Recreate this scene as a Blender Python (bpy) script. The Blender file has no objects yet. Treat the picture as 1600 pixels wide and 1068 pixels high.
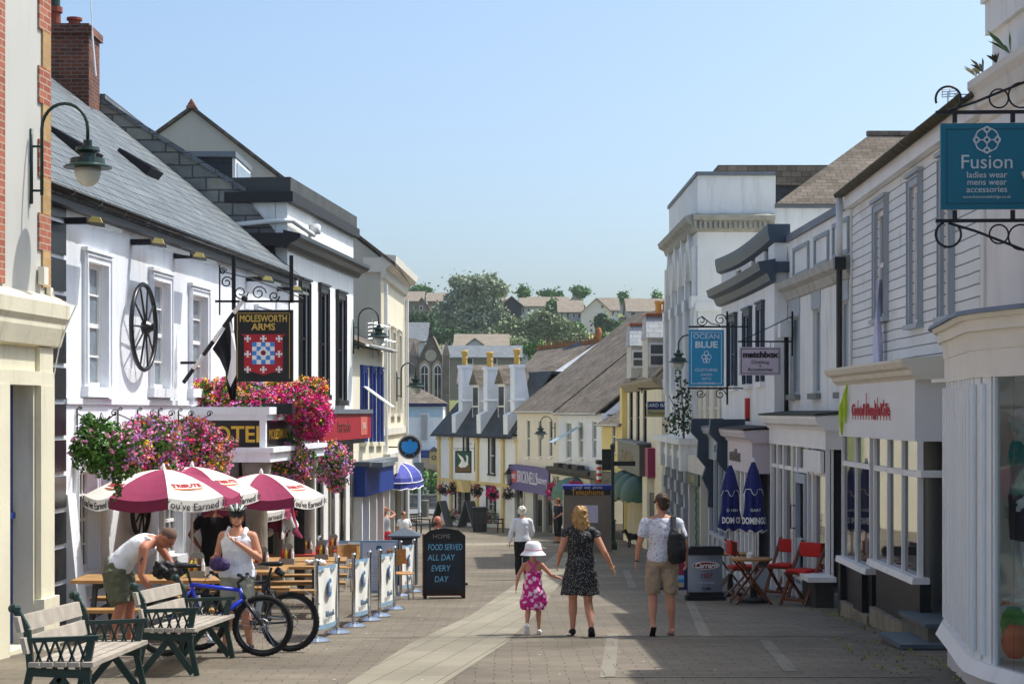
import bpy, math, random
import numpy as np
from mathutils import Vector as V, Matrix, noise
random.seed(7); RNG = np.random.default_rng(5)
SC = bpy.context.scene; COL = SC.collection
R = math.radians
# ---------------- camera, sky, sun, exposure ----------------
F = 2800.0                      # focal length in photo pixels (1600 wide)
cam = bpy.data.cameras.new('camera'); co = bpy.data.objects.new('camera', cam); COL.objects.link(co)
co.location = (0, 0, 1.66); co.rotation_euler = (R(90), 0, 0)
cam.sensor_width = 36; cam.lens = 36*F/1600; cam.shift_y = (643-534)/1600; cam.clip_end = 5000; cam.clip_start = .1
SC.camera = co
SUN_EL, SUN_AZ = 59, 68         # azimuth clockwise from +Y
w = bpy.data.worlds.new('World'); SC.world = w; w.use_nodes = True
nt = w.node_tree; bgn = nt.nodes['Background']; sk = nt.nodes.new('ShaderNodeTexSky')
sk.sky_type = 'NISHITA'; sk.sun_disc = False; sk.sun_elevation = R(SUN_EL); sk.sun_rotation = R(SUN_AZ)
sk.air_density = 0.85; sk.dust_density = 8; sk.ozone_density = 1.5; sk.altitude = 1000
tn = nt.nodes.new('ShaderNodeMixRGB'); tn.blend_type = 'MULTIPLY'; tn.inputs[0].default_value = 1; tn.inputs[2].default_value = (.86, .95, .955, 1)   # blue tint of the sky
nt.links.new(sk.outputs[0], tn.inputs[1]); nt.links.new(tn.outputs[0], bgn.inputs[0]); bgn.inputs[1].default_value = .14
sl = bpy.data.lights.new('sun', 'SUN'); so = bpy.data.objects.new('sun', sl); COL.objects.link(so)
sl.energy = 2.55; SC.cycles.diffuse_bounces = 10; SC.cycles.max_bounces = 14; sl.angle = R(.55); sl.color = (1, .965, .92)
sd = V((math.cos(R(SUN_EL))*math.sin(R(SUN_AZ)), math.cos(R(SUN_EL))*math.cos(R(SUN_AZ)), math.sin(R(SUN_EL))))
so.rotation_euler = sd.to_track_quat('Z', 'Y').to_euler(); so.location = (20, 10, 40)
vs = SC.view_settings; vs.view_transform = 'Standard'; vs.look = 'None'; vs.gamma = 1; vs.exposure = .82
# ---------------- pixels of the survey photo -> metres ----------------
GK = [(-30, 1.5), (0, 0), (22.6, -1.16), (39, -2.0), (66, -3.17), (95, -4.41), (130, -5.63), (170, -6.4), (230, -6.4)]
def gz(Y):
    for (a, b), (c, d) in zip(GK, GK[1:]):
        if Y <= c: return b+(d-b)*(Y-a)/(c-a)
    return GK[-1][1]
def P(px, py, Y): return V(((px-800)/F*Y, Y, 1.66-(py-643)/F*Y))
def G(px, py):
    lo, hi = 5, 200
    for _ in range(50):
        m = (lo+hi)/2
        if 1.66-(py-643)/F*m > gz(m): lo = m
        else: hi = m
    return V(((px-800)/F*lo, lo, gz(lo)))
# ---------------- mesh builder ----------------
ORG = {}
class MB:
    def __init__(s): s.v = []; s.f = []; s.m = []
    def add(s, vs, fs, mi=0):
        b = len(s.v); s.v += [tuple(p) for p in vs]; s.f += [tuple(b+i for i in f) for f in fs]; s.m += [mi]*len(fs); return s
    def quad(s, a, b, c, d, mi=0): return s.add([a, b, c, d], [(0, 1, 2, 3)], mi)
    def hexa(s, p, mi=0):   # 4 bottom + 4 top points
        return s.add(p, [(0, 3, 2, 1), (4, 5, 6, 7), (0, 1, 5, 4), (1, 2, 6, 5), (2, 3, 7, 6), (3, 0, 4, 7)], mi)
    def box(s, x0, x1, y0, y1, z0, z1, mi=0):
        return s.hexa([(x0, y0, z0), (x1, y0, z0), (x1, y1, z0), (x0, y1, z0), (x0, y0, z1), (x1, y0, z1), (x1, y1, z1), (x0, y1, z1)], mi)
    def bar(s, a, b, w, h=None, mi=0, up=(0, 0, 1)):   # rectangular bar from a to b
        a, b = V(a), V(b); h = h or w; t = (b-a).normalized(); u = V(up)
        if abs(t.dot(u)) > .97: u = V((0, 1, 0))
        x = t.cross(u).normalized()*w/2; y = x.cross(t).normalized()*h/2
        return s.hexa([a-x-y, a+x-y, a+x+y, a-x+y, b-x-y, b+x-y, b+x+y, b-x+y], mi)
    def prism(s, poly, ext, mi=0):   # poly: list of 3D points, extruded by vector
        n = len(poly); e = V(ext); p = [V(q) for q in poly]
        return s.add(p+[q+e for q in p], [tuple(range(n))[::-1], tuple(range(n, 2*n))]+[(i, (i+1) % n, n+(i+1) % n, n+i) for i in range(n)], mi)
    def loft(s, rings, mi=0, caps=True, closed=True):
        n = len(rings[0]); b = len(s.v)
        for r in rings: s.v += [tuple(p) for p in r]
        for i in range(len(rings)-1):
            for j in range(n if closed else n-1):
                k = (j+1) % n; s.f.append((b+i*n+j, b+i*n+k, b+(i+1)*n+k, b+(i+1)*n+j)); s.m.append(mi)
        if caps:
            s.f.append(tuple(b+j for j in range(n))[::-1]); s.f.append(tuple(b+(len(rings)-1)*n+j for j in range(n))); s.m += [mi, mi]
        return s
    def tube(s, pts, r, n=6, mi=0, caps=True, side=None):   # r: number, list of numbers or of (rx, ry)
        pts = [V(p) for p in pts]; rings = []; ref = None
        for i, p in enumerate(pts):
            t = (pts[min(i+1, len(pts)-1)]-pts[max(i-1, 0)]).normalized()
            if side is not None:
                x = V(side); x = (x-t*x.dot(t)).normalized()
            else:
                if ref is None: ref = V((1, 0, 0)) if abs(t.x) < .8 else V((0, 0, 1))
                x = (ref-t*ref.dot(t)).normalized(); ref = x
            y = t.cross(x); q = r[i] if isinstance(r, (list, tuple)) else r
            rx, ry = q if isinstance(q, (list, tuple)) else (q, q)
            rings.append([p+x*rx*math.cos(a)+y*ry*math.sin(a) for a in [2*math.pi*k/n for k in range(n)]])
        return s.loft(rings, mi, caps)
    def lathe(s, prof, c=(0, 0, 0), n=12, mi=0, ax=None):
        c = V(c); q = V(ax).to_track_quat('Z', 'Y') if ax is not None else None; rings = []
        for r, z in prof:
            ring = []
            for k in range(n):
                a = 2*math.pi*k/n; p = V((r*math.cos(a), r*math.sin(a), z))
                ring.append(c+(q @ p if q else p))
            rings.append(ring)
        return s.loft(rings, mi)
    def torus(s, c, ax, Rr, r, n=24, m=6, mi=0, a0=0, a1=360):
        q = V(ax).to_track_quat('Z', 'Y'); c = V(c); full = abs(a1-a0) >= 360
        pts = [c+q @ V((Rr*math.cos(R(a0+(a1-a0)*k/n)), Rr*math.sin(R(a0+(a1-a0)*k/n)), 0)) for k in range(n+1)]
        rings = []
        for k, p in enumerate(pts):
            o = (p-c).normalized(); z = q @ V((0, 0, 1))
            rings.append([p+o*r*math.cos(2*math.pi*j/m)+z*r*math.sin(2*math.pi*j/m) for j in range(m)])
        return s.loft(rings, mi, caps=not full)
    def ell(s, c, rad, n=10, m=7, mi=0, rot=None):
        c = V(c); rings = []
        for i in range(1, m):
            th = math.pi*i/m; ring = []
            for j in range(n):
                a = 2*math.pi*j/n; p = V((rad[0]*math.sin(th)*math.cos(a), rad[1]*math.sin(th)*math.sin(a), -rad[2]*math.cos(th)))
                if rot is not None: p = rot @ p
                ring.append(c+p)
            rings.append(ring)
        return s.loft(rings, mi)
    def build(s, name, mats, parent=None, uv=False, smooth=False, loc=None):
        if not isinstance(mats, (list, tuple)): mats = [mats]
        vs = np.array(s.v, dtype=float)
        if parent is None:
            if loc is None: loc = V(((vs[:, 0].min()+vs[:, 0].max())/2, (vs[:, 1].min()+vs[:, 1].max())/2, vs[:, 2].min()))
            o0 = V(loc)
        else: o0 = ORG.get(parent.name, V((0, 0, 0)))
        rel = vs-np.array(o0)
        me = bpy.data.meshes.new(name); me.from_pydata(rel.tolist(), [], s.f)
        for m in mats: me.materials.append(m)
        me.polygons.foreach_set('material_index', s.m)
        if smooth: me.polygons.foreach_set('use_smooth', [True]*len(s.f))
        if uv:
            L = me.uv_layers.new(name='UVMap'); arr = []
            for p in me.polygons:
                n = p.normal; t = V((-n.y, n.x, 0))
                t = V((1, 0, 0)) if t.length < .08 else t.normalized()
                b = n.cross(t)
                if b.z < 0: t, b = -t, -b
                if uv is not True: t, b = uv
                for vi in p.vertices:
                    q = V(vs[vi]); arr += [q.dot(t), q.dot(b)]
            L.data.foreach_set('uv', arr)
        o = bpy.data.objects.new(name, me); COL.objects.link(o)
        if parent is None: o.location = o0
        else: o.parent = parent
        ORG[o.name] = o0
        me.update(); return o
def tag(o, label=None, cat=None, group=None, kind=None):
    if label: o['label'] = label
    if cat: o['category'] = cat
    if group: o['group'] = group
    if kind: o['kind'] = kind
    return o
def thing(name, label, cat, loc=(0, 0, 0), group=None):
    o = bpy.data.objects.new(name, None); COL.objects.link(o); o.location = loc; o.empty_display_size = .2
    ORG[o.name] = V(loc); return tag(o, label, cat, group)
def place(o, loc, rz=0, s=1):
    o.location = loc; o.rotation_euler = (0, 0, R(rz)); o.scale = (s, s, s); return o
def kids(o): return [c for c in bpy.data.objects if c.parent == o]
def dup(o, loc=None, rz=None, label=None, parent=None):
    c = o.copy(); COL.objects.link(c); ORG[c.name] = ORG.get(o.name)
    if parent: c.parent = parent
    for k in kids(o): dup(k, parent=c)
    if loc is not None: c.location = loc
    if rz is not None: c.rotation_euler = (0, 0, R(rz))
    if label: c['label'] = label
    return c
# ---------------- materials ----------------
def hexc(h):
    c = [int(h[i:i+2], 16)/255 for i in (0, 2, 4)]
    return tuple(x/12.92 if x <= .04045 else ((x+.055)/1.055)**2.4 for x in c)+(1,)
MC = {}
def each(mk, boxes, name, m, par):
    for b in boxes: q = MB(); mk(q, b); q.build(name, m, par)
def mat(key, col, rough=.7, var=.12, scale=3, spec=.4, metal=0, bump=0, dirt=0, coord='Object', bscale=None, trans=0, emit=None):
    """principled with large and small noise variation, optional streaky dirt and bump"""
    if key in MC: return MC[key]
    m = bpy.data.materials.new(key); m.use_nodes = True; N = m.node_tree.nodes; Lk = m.node_tree.links
    b = N['Principled BSDF']; c = hexc(col) if isinstance(col, str) else tuple(col)+(1,)
    if 'glass' in key and 'shop' in key: b.inputs['IOR'].default_value = 2.1
    b.inputs['Roughness'].default_value = rough; b.inputs['Specular IOR Level'].default_value = spec; b.inputs['Metallic'].default_value = metal
    if trans: b.inputs['Transmission Weight'].default_value = trans
    tc = N.new('ShaderNodeTexCoord'); src = tc.outputs[coord]
    n1 = N.new('ShaderNodeTexNoise'); n1.inputs['Scale'].default_value = scale; n1.inputs['Detail'].default_value = 6; Lk.new(src, n1.inputs[0])
    rp = N.new('ShaderNodeValToRGB'); rp.color_ramp.elements[0].position = .3; rp.color_ramp.elements[1].position = .7
    rp.color_ramp.elements[0].color = tuple(x*(1-var) for x in c[:3])+(1,); rp.color_ramp.elements[1].color = tuple(min(1, x*(1+var*.6)) for x in c[:3])+(1,)
    Lk.new(n1.outputs[0], rp.inputs[0]); out = rp.outputs[0]
    if dirt:
        mp = N.new('ShaderNodeMapping'); mp.inputs['Scale'].default_value = (2.2, 2.2, .35); Lk.new(src, mp.inputs[0])
        n2 = N.new('ShaderNodeTexNoise'); n2.inputs['Scale'].default_value = 1.6; n2.inputs['Detail'].default_value = 9; n2.inputs['Roughness'].default_value = .65; Lk.new(mp.outputs[0], n2.inputs[0])
        r2 = N.new('ShaderNodeValToRGB'); r2.color_ramp.elements[0].position = .52; r2.color_ramp.elements[1].position = .78
        r2.color_ramp.elements[0].color = (0, 0, 0, 1); r2.color_ramp.elements[1].color = (dirt, dirt, dirt, 1); Lk.new(n2.outputs[0], r2.inputs[0])
        mx = N.new('ShaderNodeMixRGB'); mx.inputs[2].default_value = (.16, .155, .12, 1); Lk.new(r2.outputs[0], mx.inputs[0]); Lk.new(out, mx.inputs[1]); out = mx.outputs[0]
    Lk.new(out, b.inputs['Base Color'])
    if bump:
        n3 = N.new('ShaderNodeTexNoise'); n3.inputs['Scale'].default_value = bscale or scale*8; n3.inputs['Detail'].default_value = 5; Lk.new(src, n3.inputs[0])
        bp = N.new('ShaderNodeBump'); bp.inputs['Strength'].default_value = bump; bp.inputs['Distance'].default_value = .02
        Lk.new(n3.outputs[0], bp.inputs['Height']); Lk.new(bp.outputs[0], b.inputs['Normal'])
    if emit: b.inputs['Emission Color'].default_value = hexc(emit); b.inputs['Emission Strength'].default_value = .3
    MC[key] = m; return m
def brickmat(key, c1, c2, mortar, bw, bh, ms=.01, rough=.8, moss=None, mossamt=.3, bump=.4, offs=.5, patch=.25, mossc=(.2, .17, .07, 1), rot=0, warp=.012, stain=0):
    """brick/slate/slab/board pattern in metres on the UV map, with patchy tone and lichen"""
    if key in MC: return MC[key]
    m = bpy.data.materials.new(key); m.use_nodes = True; N = m.node_tree.nodes; Lk = m.node_tree.links; b = N['Principled BSDF']
    b.inputs['Roughness'].default_value = rough; b.inputs['Specular IOR Level'].default_value = .3
    tc = N.new('ShaderNodeTexCoord'); mp = N.new('ShaderNodeMapping'); mp.inputs['Rotation'].default_value = (0, 0, R(rot)); Lk.new(tc.outputs['UV'], mp.inputs[0])
    nz = N.new('ShaderNodeTexNoise'); nz.inputs['Scale'].default_value = 1.3; Lk.new(mp.outputs[0], nz.inputs[0])
    mxv = N.new('ShaderNodeMixRGB'); mxv.blend_type = 'LINEAR_LIGHT'; mxv.inputs[0].default_value = warp; Lk.new(mp.outputs[0], mxv.inputs[1]); Lk.new(nz.outputs['Color'], mxv.inputs[2])
    br = N.new('ShaderNodeTexBrick'); br.inputs['Scale'].default_value = 1; br.inputs['Brick Width'].default_value = bw; br.inputs['Row Height'].default_value = bh
    br.inputs['Mortar Size'].default_value = ms; br.inputs['Mortar Smooth'].default_value = .2; br.offset = offs; br.inputs['Bias'].default_value = 0
    br.inputs['Color1'].default_value = hexc(c1); br.inputs['Color2'].default_value = hexc(c2); br.inputs['Mortar'].default_value = hexc(mortar)
    Lk.new(mxv.outputs[0], br.inputs[0])
    n1 = N.new('ShaderNodeTexNoise'); n1.inputs['Scale'].default_value = .9; n1.inputs['Detail'].default_value = 8; n1.inputs['Roughness'].default_value = .65; Lk.new(tc.outputs['UV'], n1.inputs[0])
    rp = N.new('ShaderNodeValToRGB'); rp.color_ramp.elements[0].position = .3; rp.color_ramp.elements[1].position = .7
    rp.color_ramp.elements[0].color = (1-patch,)*3+(1,); rp.color_ramp.elements[1].color = (1+patch*.4,)*3+(1,); Lk.new(n1.outputs[0], rp.inputs[0])
    ml = N.new('ShaderNodeMixRGB'); ml.blend_type = 'MULTIPLY'; ml.inputs[0].default_value = 1; Lk.new(br.outputs[0], ml.inputs[1]); Lk.new(rp.outputs[0], ml.inputs[2]); out = ml.outputs[0]
    if moss:
        n2 = N.new('ShaderNodeTexNoise'); n2.inputs['Scale'].default_value = moss; n2.inputs['Detail'].default_value = 8; n2.inputs['Roughness'].default_value = .75; Lk.new(tc.outputs['UV'], n2.inputs[0])
        r2 = N.new('ShaderNodeValToRGB'); r2.color_ramp.elements[0].position = .56; r2.color_ramp.elements[1].position = .66
        r2.color_ramp.elements[0].color = (0, 0, 0, 1); r2.color_ramp.elements[1].color = (mossamt,)*3+(1,); Lk.new(n2.outputs[0], r2.inputs[0])
        mx = N.new('ShaderNodeMixRGB'); mx.inputs[2].default_value = mossc; Lk.new(r2.outputs[0], mx.inputs[0]); Lk.new(out, mx.inputs[1]); out = mx.outputs[0]
    Lk.new(out, b.inputs['Base Color'])
    if stain:
        n4 = N.new('ShaderNodeTexVoronoi'); n4.inputs['Scale'].default_value = 2.2; Lk.new(tc.outputs['UV'], n4.inputs[0]); r4 = N.new('ShaderNodeValToRGB'); r4.color_ramp.elements[0].position = .03; r4.color_ramp.elements[1].position = .05; r4.color_ramp.elements[0].color = (.55, .53, .5, 1); r4.color_ramp.elements[1].color = (1, 1, 1, 1); Lk.new(n4.outputs['Distance'], r4.inputs[0])
        n5 = N.new('ShaderNodeTexNoise'); n5.inputs['Scale'].default_value = .35; n5.inputs['Detail'].default_value = 7; Lk.new(tc.outputs['UV'], n5.inputs[0]); r5 = N.new('ShaderNodeValToRGB'); r5.color_ramp.elements[0].position = .38; r5.color_ramp.elements[1].position = .62; r5.color_ramp.elements[0].color = (.78, .77, .75, 1); r5.color_ramp.elements[1].color = (1.06, 1.05, 1.03, 1); Lk.new(n5.outputs[0], r5.inputs[0])
        for nn in (r4, r5): m4 = N.new('ShaderNodeMixRGB'); m4.blend_type = 'MULTIPLY'; m4.inputs[0].default_value = 1; Lk.new(b.inputs['Base Color'].links[0].from_socket, m4.inputs[1]); Lk.new(nn.outputs[0], m4.inputs[2]); Lk.new(m4.outputs[0], b.inputs['Base Color'])
    if bump:
        bp = N.new('ShaderNodeBump'); bp.inputs['Strength'].default_value = bump; bp.inputs['Distance'].default_value = .012; bp.invert = True
        Lk.new(br.outputs['Fac'], bp.inputs['Height']); Lk.new(bp.outputs[0], b.inputs['Normal'])
    MC[key] = m; return m
def pattern(key, base, fg, scale, thr=.25, rough=.8, shape='voronoi', amt=1):
    """printed cloth: spots or flowers on a ground colour"""
    if key in MC: return MC[key]
    m = bpy.data.materials.new(key); m.use_nodes = True; N = m.node_tree.nodes; Lk = m.node_tree.links; b = N['Principled BSDF']; b.inputs['Roughness'].default_value = rough
    tc = N.new('ShaderNodeTexCoord'); vo = N.new('ShaderNodeTexVoronoi'); vo.inputs['Scale'].default_value = scale; vo.inputs['Randomness'].default_value = .55 if shape == 'dots' else .9
    if shape == 'dash':
        mp = N.new('ShaderNodeMapping'); mp.inputs['Scale'].default_value = (.45, .45, 1.6); Lk.new(tc.outputs['Object'], mp.inputs[0]); Lk.new(mp.outputs[0], vo.inputs[0])
    else: Lk.new(tc.outputs['Object'], vo.inputs[0])
    rp = N.new('ShaderNodeValToRGB'); rp.color_ramp.elements[0].position = thr; rp.color_ramp.elements[1].position = thr+.06
    rp.color_ramp.elements[0].color = hexc(fg); rp.color_ramp.elements[1].color = hexc(base)
    src = vo.outputs['Distance']
    if shape == 'flower':
        nz = N.new('ShaderNodeTexNoise'); nz.inputs['Scale'].default_value = scale*2.5; Lk.new(tc.outputs['Object'], nz.inputs[0])
        ad = N.new('ShaderNodeMath'); ad.operation = 'MULTIPLY_ADD'; ad.inputs[1].default_value = .6; Lk.new(nz.outputs[0], ad.inputs[0]); Lk.new(src, ad.inputs[2]); src = ad.outputs[0]
    Lk.new(src, rp.inputs[0]); Lk.new(rp.outputs[0], b.inputs['Base Color']); MC[key] = m; return m
def glassmat(key, col, rough=.04, var=.5, scale=1.2, spec=.9):
    return mat(key, col, rough, var, scale, spec)
W_PUB = mat('pub white render', 'e6e9ed', .75, .07, 1.2, bump=.25, bscale=25, dirt=.24)
W_WHT = mat('bright white render', 'f2f2ee', .75, .05, 1.1, bump=.12, bscale=30, dirt=.25)
W_OLD = mat('aged off white render', 'ecece6', .8, .08, .8, bump=.2, bscale=20, dirt=.4)
W_GRY = mat('pale grey painted render', 'e2e4e2', .75, .06, 1, bump=.12, bscale=24, dirt=.35)
W_CRM = mat('cream render', 'e8e0c6', .8, .07, 1, bump=.1, bscale=24, dirt=.16)
W_CRL = mat('pale cream render', 'ded8c9', .8, .06, 1, bump=.1, bscale=24, dirt=.2)
W_BGE = mat('beige roughcast gable', 'c6c2b2', .9, .07, .6, bump=.3, bscale=30, dirt=.15)
W_YEL = mat('yellow render', 'e3d08c', .8, .06, 1, dirt=.15)
W_TRM = mat('white painted timber', 'eceae6', .5, .05, 2, dirt=.18)
W_TRG = mat('soft grey painted trim', 'a9b1b6', .6, .05, 2, dirt=.15)
BLK = mat('black gloss paint', '141517', .35, .2, 3, .5)
BLKM = mat('black matt paint', '1b1c1e', .6, .2, 4)
SLG = mat('slate grey paint', '3d4b58', .5, .1, 2)
IRON = mat('green cast iron paint', '10302a', .4, .2, 6, .5)
WIRN = mat('black wrought iron', '15181a', .5, .2, 6)
STEEL = mat('polished steel', 'c9ccd0', .18, .05, 4, .5, metal=1)
LEAD = mat('dull lead sheet', '6d747c', .55, .15, 3)
GUT = mat('black plastic gutter', '1d1c1c', .4, .2, 4)
PIPEW = mat('white plastic pipe', 'dfe1e0', .45, .06, 3, dirt=.12)
SLATE = brickmat('grey slate roof', '666c70', '7b8083', '36393b', .34, .2, .008, .75, moss=3, mossamt=.22, patch=.25, mossc=(.3, .3, .27, 1))
SLATEB = brickmat('brown weathered slate', '665c50', '81766a', '423b33', .3, .17, .008, .9, moss=5, mossamt=.6, patch=.5, mossc=(.2, .17, .09, 1))
SLATEL = brickmat('pale new slate', 'a5a9ac', 'b8bcbe', '77797b', .36, .2, .008, .75, patch=.2)
SLATED = brickmat('dark slate', '2e3237', '3b4046', '1c1f22', .36, .22, .008, .6, patch=.25)
SLATEF = brickmat('tan tile roof', '877b6c', '978a79', '5f564b', .45, .3, .015, .85, patch=.18, bump=0)
BRICK = brickmat('old red brick', '62392c', '8a4a34', '7c7468', .23, .078, .01, .85, moss=2.2, mossamt=.8, patch=.6, mossc=(.12, .115, .1, 1), warp=.02)
BRICKO = brickmat('orange red quoin brick', '9a5340', 'b06a52', 'b3a590', .24, .08, .008, .85, patch=.2)
BRICKY = brickmat('yellow stock brick', 'b08c58', 'c29d66', 'a7987c', .24, .08, .008, .85, patch=.25)
STONE = brickmat('squared dark rubble', '767b7c', '98958a', '565854', .55, .26, .02, .85, moss=2.6, mossamt=.75, patch=.6, mossc=(.3, .25, .13, 1), warp=.04)
STONEC = brickmat('brown church stone', '7b7064', '8b7f72', '5d554c', .5, .25, .02, .9, patch=.3)
PILLAR = mat('grey granite', '8a8478', .85, .2, 4, bump=.4, bscale=30, dirt=.3)
CLAP = brickmat('clapboard planks', 'e6e7e4', 'ecedea', '7c7f79', 40, .14, .009, .65, moss=1.2, mossamt=.35, patch=.1, bump=.5, mossc=(.38, .38, .3, 1))
GLASS = glassmat('dark window glass', '39424a'); GLASSL = glassmat('curtained window glass', '7d8891', .1, .35, 3); GLASSB = glassmat('black window glass', '15191d')
GLASSM = glassmat('shop window glass', '3c3b36', .03, .75, 2.5, 1.0)
WOODW = mat('weathered silver timber', 'a59c8f', .8, .22, 5, bump=.3, bscale=60); WOODB = mat('oiled brown timber', 'a8743a', .55, .25, 5, bump=.2)
WOODR = mat('varnished red brown timber', '6e3c1c', .45, .25, 6); WOODP = mat('picnic bench timber', 'a9804f', .65, .25, 5, bump=.2)
LEAFM = mat('leaf green', '55812f', .6, .45, 2.5); LEAFD = mat('deep leaf green', '33562a', .6, .45, 1.2)
SKIN = mat('sun tanned skin', 'c98e70', .55, .06, 8); SKINL = mat('fair skin', 'dba98e', .55, .06, 8); SKINR = mat('ruddy skin', 'b3745a', .55, .08, 8)
def col(h, rough=.6, **k): return mat('paint '+h+str(rough), h, rough, k.pop('var', .08), k.pop('scale', 4), **k)
# ---------------- facade frames ----------------
class Fac:
    """a vertical facade plane: p0 near end, p1 far end, side=+1 left row (faces right) or -1 right row"""
    def __init__(s, p0, p1, side):
        s.p0 = V((p0[0], p0[1], 0)); s.p1 = V((p1[0], p1[1], 0)); s.L = (s.p1-s.p0).length; s.U = (s.p1-s.p0).normalized(); s.side = side
        s.N = V((s.U.y, -s.U.x, 0))*side
    def pt(s, u, d, z): q = s.p0+s.U*u+s.N*d; return V((q.x, q.y, z))
    def hit(s, px, py, d=0):
        dr = V(((px-800)/F, 1, -(py-643)/F)); o = V((0, 0, 1.66)); a = s.pt(0, d, 0)
        t = (a-o).dot(s.N)/dr.dot(s.N); q = o+dr*t; return (q-s.p0).dot(s.U), q.z
    def rect(s, x0, x1, y0, y1, d=0):    # px extents; y at the middle x
        xm = (x0+x1)/2; a = s.hit(x0, 643, d)[0]; b = s.hit(x1, 643, d)[0]
        return min(a, b), max(a, b), s.hit(xm, y1, d)[1], s.hit(xm, y0, d)[1]
    def box(s, mb, u0, u1, d0, d1, z0, z1, mi=0):
        return mb.hexa([s.pt(u0, d0, z0), s.pt(u1, d0, z0), s.pt(u1, d1, z0), s.pt(u0, d1, z0), s.pt(u0, d0, z1), s.pt(u1, d0, z1), s.pt(u1, d1, z1), s.pt(u0, d1, z1)], mi)
    def mold(s, mb, u0, u1, prof, mi=0):  # prof [(d, z)...] closed, swept along u
        return mb.prism([s.pt(u0, d, z) for d, z in prof], s.U*(u1-u0), mi)
    def wall(s, mb, u0, u1, z0, z1, holes, rd=.2, th=.25, mi=0):
        us = sorted({u0, u1, *[h[0] for h in holes], *[h[1] for h in holes]}); us = [u for u in us if u0 <= u <= u1]
        zs = sorted({z0, z1, *[h[2] for h in holes], *[h[3] for h in holes]}); zs = [z for z in zs if z0 <= z <= z1]
        for a, b in zip(us, us[1:]):
            for c, d in zip(zs, zs[1:]):
                if any(h[0]-1e-6 <= (a+b)/2 <= h[1]+1e-6 and h[2] <= (c+d)/2 <= h[3] for h in holes): continue
                mb.quad(s.pt(a, 0, c), s.pt(b, 0, c), s.pt(b, 0, d), s.pt(a, 0, d), mi)
        for a, b, c, d in [h[:4] for h in holes]:
            for p, q in (((a, c), (b, c)), ((b, c), (b, d)), ((b, d), (a, d)), ((a, d), (a, c))):
                mb.quad(s.pt(p[0], 0, p[1]), s.pt(q[0], 0, q[1]), s.pt(q[0], -rd, q[1]), s.pt(p[0], -rd, p[1]), mi)
        for a, b in (((u0, z0), (u0, z1)), ((u1, z0), (u1, z1)), ((u0, z1), (u1, z1))):
            mb.quad(s.pt(a[0], 0, a[1]), s.pt(b[0], 0, b[1]), s.pt(b[0], -th, b[1]), s.pt(a[0], -th, a[1]), mi)
        return mb
    def window(s, par, r, dep=.16, fm=W_TRM, pane=GLASS, cols=1, rows=2, fw=.05, sur=None, surm=W_TRM, sill=.08, sillm=None, name='window', bw=.025):
        dep = dep*.5; u0, u1, z0, z1 = r; m = MB()
        for a, b, c, d in ((u0, u0+fw, z0, z1), (u1-fw, u1, z0, z1), (u0+fw, u1-fw, z0, z0+fw), (u0+fw, u1-fw, z1-fw, z1)): s.box(m, a, b, -dep, -dep+.05, c, d)
        for i in range(1, cols): u = u0+(u1-u0)*i/cols; s.box(m, u-bw/2, u+bw/2, -dep+.005, -dep+.035, z0+fw, z1-fw)
        for i in range(1, rows):
            z = z0+(z1-z0)*i/rows; k = fw*.5 if i*2 == rows else bw/2; s.box(m, u0+fw, u1-fw, -dep+.002, -dep+.04, z-k, z+k)
        f = m.build(name, fm, par)
        q = MB(); s.box(q, u0+.01, u1-.01, -dep-.03, -dep+.012, z0+.01, z1-.01); q.build('pane', pane, f)
        if sur:
            q = MB(); e = sur
            s.box(q, u0-e, u0, .002, .05, z0, z1+e); s.box(q, u1, u1+e, .002, .05, z0, z1+e); s.box(q, u0, u1, .002, .05, z1, z1+e); s.box(q, u0-e-.04, u1+e+.04, .002, .09, z1+e, z1+e+.05)
            s.box(q, u0-e+.03, u0-e+.05, .05, .07, z0, z1+e-.03); s.box(q, u1+e-.05, u1+e-.03, .05, .07, z0, z1+e-.03); s.box(q, u0-e+.05, u1+e-.05, .05, .07, z1+e-.05, z1+e-.03)
            q.build('surround', surm, f)
        if sill:
            q = MB(); e = (sur or 0)+.04; s.box(q, u0-e, u1+e, -dep+.05, .1, z0-sill-.003, z0-.003); q.build('sill', sillm or surm, f)
        return f
def roof(mb, fr, u0, u1, d0, z0, d1, z1, th=.08, mi=0):
    a, b, c, d = fr.pt(u0, d0, z0), fr.pt(u1, d0, z0), fr.pt(u1, d1, z1), fr.pt(u0, d1, z1); h = V((0, 0, -th))
    return mb.hexa([a+h, b+h, c+h, d+h, a, b, c, d], mi)
def gutter(fr, u0, u1, d, z, par, m=GUT, r=.06):
    q = MB(); n = 8
    rings = [[fr.pt(u, d+r*math.cos(a), z-r*math.sin(a)) for a in [math.pi*k/n for k in range(n+1)]]+[fr.pt(u, d+(r-.008)*math.cos(a), z-(r-.008)*math.sin(a)) for a in [math.pi*k/n for k in range(n, -1, -1)]] for u in (u0, u1)]
    q.loft(rings); k = int((u1-u0)/1.1)
    for i in range(k+1):
        u = u0+.1+(u1-u0-.2)*i/max(k, 1); rr = r+.008
        q.loft([[fr.pt(v, d+rr*math.cos(a), z-rr*math.sin(a)) for a in [math.pi*j/n for j in range(n+1)]] for v in (u-.03, u+.03)], caps=False)
    return q.build('gutter', m, par, smooth=True)
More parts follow.
